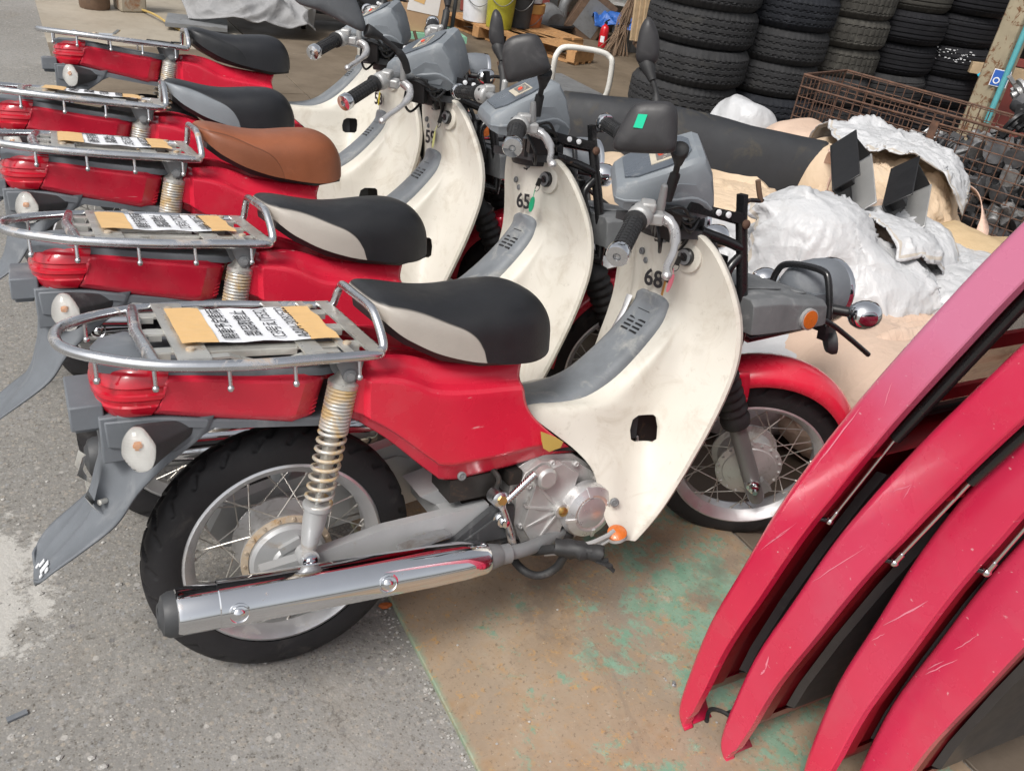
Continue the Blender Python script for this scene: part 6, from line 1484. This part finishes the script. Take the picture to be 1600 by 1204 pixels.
# long black rubber mat folded over the bags
m = MB(); rows = []; L0, L1 = Vector((1.60, 1.97, .0)), Vector((2.68, 1.27, .0)); ax = (L1 - L0); ln = ax.length; ax.normalize(); side = Vector((ax.y, -ax.x, 0))
if side.x > 0: side = -side
for i in range(60):
    u = i / 59; e = min(1, math.sqrt(max(0, 1 - ((.07 - u) / .07) ** 2)) if u < .07 else (math.sqrt(max(0, 1 - ((u - .93) / .07) ** 2)) if u > .93 else 1)); c_ = L0 + ax * ln * u; zb = .25; H = (.43 + .02 * math.sin(u * 5)) ; row = []
    for k in range(25):
        a = math.pi * (1.06 - 1.12 * k / 24); h = max(0, math.sin(a)) ** .55 * H * (.35 + .65 * e); wv = math.cos(a) * (.10 if k < 13 else .12) * (.5 + .5 * e)
        p = c_ - side * 0 + side * -wv * -1 + Vector((0, 0, zb + h + .008 * noise.noise(Vector((u * 6, k * .3, 2)))))
        row.append(p)
    rows.append(row)
m.loft(rows, cap0=True, cap1=True); o = link('rubber_mat', m.mesh('rubber_mat', 'mat_rubber', 50)); tag(o, 'long dusty black rubber mat folded over the bulk bags', 'rubber mat')
for q in (.27, .52, .76):
    pass

# black and grey folded brackets lying on the bags
def bracket(lab, M_, st):
    r = thing('metal_bracket', lab, 'bracket'); r.matrix_world = M_
    m = MB(); m.box((0, 0, .003), (.30, .13, .006)); m.box((0, .062, .058), (.30, .006, .104)); m.box((.147, 0, .05), (.006, .118, .088)); m.box((-.06, .02, .03), (.05, .04, .05)); bev(link('channel', m.mesh('channel', 'bracket_black'), r), .0015, 1)
    m = MB(); m.box((0, -.066, .048), (.32, .006, .096)); bev(link('grey_flange', m.mesh('grey_flange', 'light_grey'), r), .0015, 1)
    if st: m = MB(); m.box((.05, -.0695, .055), (.09, .001, .035)); link('sticker', m.mesh('sticker', 'paper'), r)
bracket('black metal channel with a grey flange and white sticker, left of the pair', Matrix.Translation((2.33, .96, .63)) @ Matrix.Rotation(R(52), 4, 'Z') @ Matrix.Rotation(R(-18), 4, 'Y') @ Matrix.Rotation(R(38), 4, 'X'), True)
bracket('black metal channel with a plain grey flange, right of the pair', Matrix.Translation((2.46, .80, .60)) @ Matrix.Rotation(R(40), 4, 'Z') @ Matrix.Rotation(R(-14), 4, 'Y') @ Matrix.Rotation(R(46), 4, 'X'), False)
m = MB(); m.box((0, 0, 0), (.30, .16, .006)); 
for k in range(24): m.box((random.uniform(-.13, .13), random.uniform(-.06, .06), .006), (random.uniform(.008, .03), random.uniform(.008, .02), .008))
o = link('circuit_board', m.mesh('circuit_board', 'pcb_green')); o.location = (1.98, .82, .40); o.rotation_euler = (.2, -.2, .9); tag(o, 'green circuit board lying by the headlight of motorcycle 68', 'circuit board')

# ================================================================ workshop behind
def tubething(name, lab, cat, pts, r_, mt, n=10, k=6, closed=False):
    m = MB(); m.tube(catmull(pts, k, closed), r_, n, closed); o = link(name, m.mesh(name, mt, 60)); tag(o, lab, cat); return o
# trolley handle
tr_ = thing('trolley', 'white tubular trolley handle standing behind the black mat', 'trolley', (3.08, 3.95, 0))
m = MB(); m.tube(catmull([(-.16, .16, .06), (-.185, .08, .20), (-.215, .03, .37), (-.21, .02, .43), (-.165, .005, .475), (0, -.02, .475), (.10, -.045, .465), (.15, -.06, .445), (.175, -.08, .40), (.20, -.05, .20), (.20, .05, .06)], 5), .019, 12); link('handle', m.mesh('handle', 'white_paint', 60), tr_)
m = MB(); m.box((.05, .38, .14), (.44, .62, .03)); 
link('deck', m.mesh('deck', 'mid_grey'), tr_)
for a in (-.1, .2):
    for b in (.14, .62): m = MB(); m.lathe([(.05, -.015), (.05, .015)], (a, b, .055), (1, 0, 0), 14); link('wheel', m.mesh('wheel', 'rubber'), tr_)
# rusty post with pipe, sign, hoses
po = thing('workshop_post', 'peeling beige steel post at the right edge of the workshop', 'post', (4.82, 2.16, 0))
m = MB(); m.box((0, 0, 1.6), (.13, .13, 3.2)); bev(link('column', m.mesh('column', 'post_paint'), po), .012, 2)
tubething('drain_pipe', 'teal plastic pipe strapped to the peeling post', 'pipe', [(4.765, 2.06, .55), (4.765, 2.06, 1.2), (4.765, 2.06, 2.0), (4.765, 2.06, 3.1)], .017, 'teal_pipe')
sg = thing('wall_sign', 'small blue sign with white pictogram on the post behind the teal pipe', 'sign', (4.760, 2.085, .80)); sg.rotation_euler = (0, 0, R(-55)); sg.scale = (.72, .72, .72)
m = MB(); m.box((0, 0, 0), (.13, .004, .13)); link('sign_board', m.mesh('sign_board', 'white_mark'), sg); m = MB(); m.box((0, -.0032, 0), (.118, .002, .118)); link('sign_face', m.mesh('sign_face', 'sign_blue'), sg)
m = MB(); m.lathe([(.026, 0), (.026, .002), (.017, .002), (.017, 0)], (-.022, -.004, -.02), (0, -1, 0), 20, caps=False); m.bar((.02, -.0052, -.045), (.032, -.0052, -.02), .008, .002, (0, 1, 0)); m.bar((.032, -.0052, -.02), (.04, -.0052, -.035), .008, .002, (0, 1, 0)); link('sign_symbol', m.mesh('sign_symbol', 'white_mark'), sg)
for k, (dx, mt, lb) in enumerate(((.13, 'hose_blue', 'dark blue hose hanging just right of the post'), (.20, 'wire_black', 'black hose hanging beyond the dark blue hose'))):
    tubething('hanging_hose', lb, 'hose', [(4.86 + dx, 1.98 - dx, 3.0), (4.84 + dx, 2.0 - dx, 1.6), (4.92 + dx, 1.93 - dx, 1.1), (4.82 + dx, 2.02 - dx, .8), (4.86 + dx, 1.97 - dx, .45)], .022, mt)
# red steel frame and cabinet right of the tyres
fr_ = thing('red_steel_rack', 'dull red steel rack behind the rightmost tyre stack', 'rack', (5.95, 2.78, 0), (0, 0, R(-35)))
for p, d in (((-.35, 0, .75), (.05, .05, 1.5)), ((.35, 0, .75), (.05, .05, 1.5)), ((0, 0, 1.06), (.7, .05, .05)), ((0, 0, .78), (.7, .05, .05))): m = MB(); m.box(p, d); link('frame_bar', m.mesh('frame_bar', 'red_steel'), fr_)
m = MB(); m.box((-.02, .03, .36), (.72, .03, .68)); link('front_panel', m.mesh('front_panel', 'red_steel'), fr_)
m = MB(); m.box((.0, -.01, .725), (.5, .12, .07)); o = link('wooden_block', m.mesh('wooden_block', 'wood_pale'), None); o.location = (5.72, 2.70, .0); o.rotation_euler = (0, 0, R(-35)); tag(o, 'pale timber offcut on the dull red rack', 'timber')
m = MB(); rg = random.Random(3)
for k in range(4): m.tube([(0, 0, 0), (rg.uniform(-.03, .03), rg.uniform(-.03, .03), .06)], [.02, .012], 8)
m.box((0, 0, -.03), (.05, .03, .08)); o = link('work_glove', m.mesh('work_glove', 'teal_glove')); o.scale = (.6, .6, .6); o.location = (5.36, 2.60, .73); o.rotation_euler = (.5, .6, .2); tag(o, 'turquoise glove hanging beside the dark tyre stack', 'glove')
# shelving right of the post
for k, (x, y, mt, lb) in enumerate(((5.3, 1.6, 'red_steel', 'dull red upright of shelving right of the post'), (5.55, 1.35, 'light_grey', 'pale grey angled steel bar leaning right of the post'))):
    m = MB(); m.bar((x, y, 0), (x + .05, y - .02, 2.0), .09, .04, (1, 1, 0)); o = link('steel_upright', m.mesh('steel_upright', mt)); tag(o, lb, 'steel bar')

# pallets
def pallet(lab, x, y, rot, L=1.1, Wd=.9, n=6, z=.01):
    r = thing('wooden_pallet', lab, 'pallet', (x, y, z), (0, 0, rot), 'wooden pallets on the workshop floor')
    for lev, nn in ((.122, n), (.010, 3)):
        for k in range(nn):
            m = MB(); yy = -Wd / 2 + Wd * (k + .5) / nn; m.box((0, yy, lev), (L, Wd / nn * (.78 if lev > .05 else .4), .018)); link('board', m.mesh('board', 'wood'), r)
    for k in range(3):
        m = MB(); m.box((-L / 2 + .05 + (L - .1) * k / 2, 0, .066), (.09, Wd, .092)); link('bearer', m.mesh('bearer', 'wood'), r)
    return r
pallet('orange wooden pallet under the white bucket and the olive drum', 3.98, 6.66, R(-78), 1.1, .9)
pallet('small wooden pallet alone on the floor behind the white trolley handle', 4.02, 6.12, R(-63), .95, .34, 3)
def pail(lab, x, y, z, r_, h, mt, rim, cat='pail', name='plastic_pail'):
    t_ = thing(name, lab, cat, (x, y, z)); m = MB(); m.lathe([(r_ * .86, 0), (r_ * .98, h * .8), (r_ * .98, h * .98)], (0, 0, 0), (0, 0, 1), 28); link('body', m.mesh('body', mt, 40), t_)
    m = MB(); m.lathe([(r_ * .99, h * .74), (r_ * 1.05, h * .76), (r_ * 1.06, h * .98), (r_ * 1.02, h), (r_ * .9, h * .99), (r_ * .86, h * .93), (0, h * .92)], (0, 0, 0), (0, 0, 1), 28); link('rim', m.mesh('rim', rim, 40), t_)
    m = MB(); m.tube([(r_ * 1.06 * math.cos(a), r_ * 1.06 * math.sin(a), h * .72 - .10 * math.sin(math.pi * k / 12)) for k, a in enumerate([R(190) + R(110) * j / 12 for j in range(13)])], .004, 6); link('bail', m.mesh('bail', 'mid_grey', 60), t_); return t_
pail('white plastic bucket on the orange pallet, left of the olive drum', 3.62, 6.74, .145, .15, .34, 'white_bucket', 'white_bucket')
pail('olive yellow drum standing on the orange pallet', 3.72, 6.46, .145, .14, .42, 'yellow_drum', 'yellow_drum')
pail('faded orange pail with ochre rim', 4.16, 6.72, .01, .155, .34, 'orange_pail', 'pail_lid')
pail('white bucket standing on top of the ochre pail rim', 4.17, 6.73, .355, .14, .34, 'white_bucket', 'white_bucket')
pail('dark grubby drum between the olive drum and the orange pail', 3.98, 6.58, .145, .14, .36, 'dark_grey', 'rust_box')
# cardboard box on a green dolly
dl = thing('green_dolly', 'pale green platform dolly carrying the cardboard box', 'dolly', (2.76, 5.95, 0), (0, 0, R(-8)))
m = MB(); m.box((0, 0, .15), (.62, .42, .05)); link('deck', m.mesh('deck', 'green_paint'), dl)
for a in (-.24, .24):
    for b in (-.15, .15): m = MB(); m.lathe([(.055, -.02), (.055, .02)], (a, b, .06), (1, 0, 0), 14); link('caster', m.mesh('caster', 'rubber'), dl)
m = MB(); m.tube([(.28, .16, .15), (.32, .16, .95)], .018, 8); m.tube(catmull([(.30, .16, .5), (.33, .10, .62), (.46, .05, .74), (.66, .0, .80)], 5), .03, 10); link('push_handle', m.mesh('push_handle', 'dark_grey', 60), dl)
cbx = thing('cardboard_box', 'cardboard box with torn white printed label on the green dolly', 'box', (2.70, 5.95, .176), (0, 0, R(-12)))
m = MB(); m.box((0, 0, .2), (.36, .32, .40)); bev(link('carton', m.mesh('carton', 'cardboard'), cbx), .006, 2)
m = MB(); m.box((.0, -.162, .25), (.26, .003, .2), Matrix.Rotation(.1, 3, 'Y')); link('label_sheet', m.mesh('label_sheet', 'label_print'), cbx); m = MB(); m.box((-.03, -.1645, .29), (.09, .003, .13), Matrix.Rotation(.25, 3, 'Y')); link('tape_patch', m.mesh('tape_patch', 'tape'), cbx)
# crumpled tarp over a pile, with black bin and caster trolley
sheet('grey crumpled tarpaulin heaped on the floor beyond the farthest motorcycle', [[(.95, 6.35, .04), (1.22, 6.18, .06), (1.55, 6.08, .05), (1.86, 6.12, .04)], [(.9, 6.5, .18), (1.25, 6.35, .22), (1.58, 6.28, .22), (1.90, 6.32, .20)], [(.9, 6.8, .30), (1.3, 6.7, .36), (1.65, 6.65, .38), (2.0, 6.65, .34)], [(1.0, 7.3, .34), (1.4, 7.3, .42), (1.8, 7.3, .44), (2.2, 7.3, .36)]], 'tarp', 61, .15, 120, 'tarpaulin', 'tarpaulin', 2.6, .006)
m = MB(); m.box((0, 0, .14), (.45, .4, .03)); o = link('flat_board', m.mesh('flat_board', 'mid_grey')); o.location = (.98, 6.30, -.09); o.rotation_euler = (0, 0, R(-12)); tag(o, 'grey flat board sticking out under the tarpaulin', 'board')
bt = thing('wheeled_bin', 'black trolley bin on caster wheels beside the tarpaulin', 'trolley', (2.25, 6.72, 0), (0, 0, R(-15)))
m = MB(); m.box((0, 0, .42), (.8, .6, .55)); bev(link('tub', m.mesh('tub', 'dark_grey'), bt), .02, 2)
for a in (-.3, .3): m = MB(); m.lathe([(.07, -.02), (.07, .02)], (a, -.25, .075), (1, 0, 0), 16); link('caster', m.mesh('caster', 'rubber'), bt)
tubething('cord', 'dirty yellow hose trailing from the tarpaulin', 'hose', [(.62, 6.9, .02), (.70, 6.5, .05), (.80, 6.2, .02), (.92, 5.98, .02), (1.05, 6.02, .02), (1.0, 6.1, .03), (1.15, 6.0, .02), (1.35, 5.98, .02), (1.5, 5.92, .02)], .009, 'yellow_hose')
gb = thing('gas_bottle', 'dark cylinder with faded pink cap near the rusty can', 'gas bottle', (.30, 6.86, .01)); m = MB(); m.lathe([(.11, 0), (.115, .02), (.115, .28), (.09, .34)], (0, 0, 0), (0, 0, 1), 24); link('body', m.mesh('body', 'rust_box', 40), gb); m = MB(); m.lathe([(.117, .16), (.117, .40), (.08, .46), (0, .47)], (0, 0, 0), (0, 0, 1), 24); link('cap', m.mesh('cap', 'gas_red', 40), gb)
rc2 = MB(); rc2.box((0, 0, .2), (.20, .20, .40)); o = link('oil_can', rc2.mesh('oil_can', 'rust_can')); o.location = (.56, 6.86, .01); o.rotation_euler = (0, 0, .2); bev(o, .012, 2); tag(o, 'square rust streaked can beside the pink capped cylinder', 'oil can')
# workshop clutter right of the pallets
rb = thing('rusty_crate', 'rusty open metal crate tipped on its side', 'crate', (4.95, 6.98, .02), (0, R(28), R(-25)))
for p, d in (((0, 0, .22), (.34, .02, .46)), ((-.17, .12, .22), (.02, .24, .46)), ((.17, .12, .22), (.02, .24, .46)), ((0, .12, .45), (.34, .24, .02)), ((0, .12, 0), (.34, .24, .02))): m = MB(); m.box(p, d); link('panel', m.mesh('panel', 'rust_box'), rb)
m = MB(); m.box((0, -.012, .23), (.24, .006, .34)); link('mesh_face', m.mesh('mesh_face', 'mid_grey'), rb)
m = MB(); m.box((0, 0, .14), (.3, .22, .28)); o = link('concrete_block', m.mesh('concrete_block', 'light_grey')); o.location = (4.78, 7.55, .01); o.rotation_euler = (0, 0, .4); tag(o, 'pale concrete block behind the coiled hose', 'block')
tubething('coiled_hose', 'black hose coiled on the floor by the concrete block', 'hose', [(4.68 + (.19 + .0012 * q) * math.cos(q * .62), 7.08 + (.15 + .0012 * q) * math.sin(q * .62), .03 + .0028 * q) for q in range(32)], .016, 'wire_black', 8, 3)
tubething('bent_duct', 'bent grey duct pipe behind the rusty crate', 'pipe', [(4.85, 7.2, .06), (4.86, 7.2, .3), (4.98, 7.22, .4), (5.2, 7.25, .34), (5.3, 7.25, .2)], .055, 'mid_grey', 14)
ex = thing('fire_extinguisher', 'small red fire extinguisher with white label on the floor', 'fire extinguisher', (4.98, 6.55, .01)); m = MB(); m.lathe([(.040, 0), (.044, .01), (.044, .17), (.034, .2), (.016, .212), (.016, .225)], (0, 0, 0), (0, 0, 1), 24); link('cylinder', m.mesh('cylinder', 'ext_red', 40), ex)
m = MB(); m.lathe([(.018, .225), (.018, .24), (.008, .242)], (0, 0, 0), (0, 0, 1), 12); m.bar((-.01, -.01, .245), (.05, .02, .262), .014, .008); link('valve', m.mesh('valve', 'bracket_black', 40), ex); m = MB(); m.lathe([(.0445, .05), (.0445, .11)], (0, 0, 0), (0, 0, 1), 10, R(195), R(250), (1, 0, 0)); link('label', m.mesh('label', 'paper', 40), ex)
sheet('blue plastic sheet bundled behind the fire extinguisher', [[(4.95, 6.7, .16), (5.15, 6.62, .20), (5.35, 6.55, .12)], [(5.0, 6.82, .24), (5.2, 6.75, .28), (5.4, 6.65, .22)], [(5.1, 7.0, .1), (5.3, 6.95, .14), (5.5, 6.85, .1)]], 'blue_cloth', 71, .06, 40, fsc=6)
tb = MB(); tb.lathe([(.12, 0), (.16, .2), (.165, .21), (.15, .21), (.11, .02), (0, .02)], (0, 0, 0), (0, 0, 1), 24); o = link('grey_tub', tb.mesh('grey_tub', 'mid_grey', 40)); o.location = (5.24, 6.48, .01); tag(o, 'grey plastic tub right of the fire extinguisher', 'tub')
br = thing('twig_broom', 'twig broom leaning against the timber, bristles down', 'broom', (4.90, 6.22, 0)); m = MB(); rq = random.Random(8)
for k in range(60): m.tube([(rq.gauss(0, .09), rq.gauss(0, .05), .01), (.10 + rq.gauss(0, .035), .05 + rq.gauss(0, .03), .33), (.20 + rq.gauss(0, .015), .10, .62)], .004, 4)
bb = link('bristles', m.mesh('bristles', 'straw', 60), br); bb['kind'] = 'stuff'; m = MB(); m.tube([(.18, .09, .55), (.42, .2, 1.4)], .014, 8); link('stick', m.mesh('stick', 'wood_pale', 60), br)
for k in range(5):
    m = MB(); m.bar((0, 0, .02), (-.10, .10, 1.9), .042, .028, (0, 1, 0)); o = link('timber_plank', m.mesh('timber_plank', 'wood_pale')); o.location = (4.98 + .045 * k, 6.06 - .02 * k, .16); tag(o, ['leftmost pale plank leaning by the broom', 'second pale plank from the broom', 'middle pale plank of the five leaning planks', 'second pale plank from the tyres', 'pale plank nearest the charcoal tyre stack'][k], 'plank', 'pale planks leaning upright')
cb = thing('caster_cart', 'rusty low caster cart holding the leaning planks', 'cart', (5.2, 5.98, 0), (0, 0, R(-25))); m = MB(); m.box((.06, 0, .14), (.5, .3, .03)); link('deck', m.mesh('deck', 'rust_box'), cb)
for a in (-.12, .22): m = MB(); m.lathe([(.06, -.02), (.06, .02)], (a, -.12, .065), (0, 1, 0), 14); link('caster', m.mesh('caster', 'rubber'), cb)
# white steel shelving
sh_ = thing('steel_shelving', 'chipped white steel shelving beyond the fire extinguisher', 'shelf', (5.55, 7.2, 0), (0, 0, R(-30)))
for a in (-.28, .28):
    for b in (0, .4): m = MB(); m.box((a, b, .9), (.045, .045, 1.8)); link('upright', m.mesh('upright', 'white_paint'), sh_)
for z in (.34, .75, 1.2, 1.7): m = MB(); m.box((0, .2, z), (.53, .40, .03)); link('shelf_board', m.mesh('shelf_board', 'white_paint'), sh_)
m = MB(); m.box((0, 0, .1), (.26, .2, .2)); o = link('white_carton', m.mesh('white_carton', 'white_bucket')); o.location = (5.2, 7.75, .52); o.rotation_euler = (0, 0, -.3); tag(o, 'white box standing on the dark bench', 'box')
bn = thing('dark_bench', 'dark rusty workbench behind the tipped crate', 'workbench', (5.0, 7.95, 0), (0, 0, R(-32)))
m = MB(); m.box((0, 0, .48), (1.5, .5, .06)); link('bench_top', m.mesh('bench_top', 'rust_box'), bn)
for a in (-.7, .7): m = MB(); m.box((a, 0, .23), (.06, .4, .46)); link('bench_leg', m.mesh('bench_leg', 'rust_box'), bn)
rz = random.Random(14)
for k in range(16):
    m = MB(); d = (rz.uniform(.12, .3), rz.uniform(.12, .25), rz.uniform(.1, .3)); m.box((0, 0, d[2] / 2), d); mt, nm = rz.choice([('dark_grey', 'black'), ('rust_box', 'rusty'), ('mid_grey', 'grey'), ('red_steel', 'dull red'), ('wall_dark', 'dark brown')]); o = link('junk_box', m.mesh('junk_box', mt)); bev(o, .01, 1)
    u = k / 15; o.location = (3.3 + 3.2 * u + rz.uniform(-.1, .1), 8.6 - 1.3 * u + rz.uniform(-.2, .3), .01 if k % 3 else .52 if False else .01); o.rotation_euler = (0, 0, rz.uniform(0, 3)); tag(o, 'grubby %s box in the dark clutter at the back of the workshop' % nm, 'box', 'clutter along the back wall')
# workshop shell
rfm = MB(); rfm.box((0, 0, 0), (9.5, 5.2, .08)); ws = thing('workshop_building', 'dark open-fronted workshop with rusty roof behind the tyres', 'workshop', (7.2, 6.6, 0), (0, 0, R(-33)))
o = link('roof', rfm.mesh('roof', 'roof'), ws); o.location = (0, .2, 3.1)
m = MB(); m.box((0, 2.6, 1.55), (9.4, .08, 3.1)); link('back_wall', m.mesh('back_wall', 'wall_dark'), ws)
m = MB(); m.box((4.6, .2, 1.55), (.08, 4.9, 3.1)); link('side_wall', m.mesh('side_wall', 'wall_dark'), ws)

m = MB(); m.box((0, 0, .2), (.36, .12, .4), Matrix.Rotation(.1, 3, 'X')); o = link('leaning_board', m.mesh('leaning_board', 'red_steel')); o.location = (4.55, 7.35, .01); o.rotation_euler = (0, 0, -.5); tag(o, 'dull red board leaning behind the orange pail', 'board')
m = MB(); m.lathe([(.10, 0), (.13, .05), (.13, .22), (.06, .28), (.06, .34), (0, .34)], (0, 0, 0), (0, 1, .2), 18); m.box((0, .12, -.08), (.2, .2, .06)); o = link('old_motor', m.mesh('old_motor', 'mid_grey')); o.location = (4.62, 6.92, .14); tag(o, 'old grey motor lying right of the orange pail', 'motor')
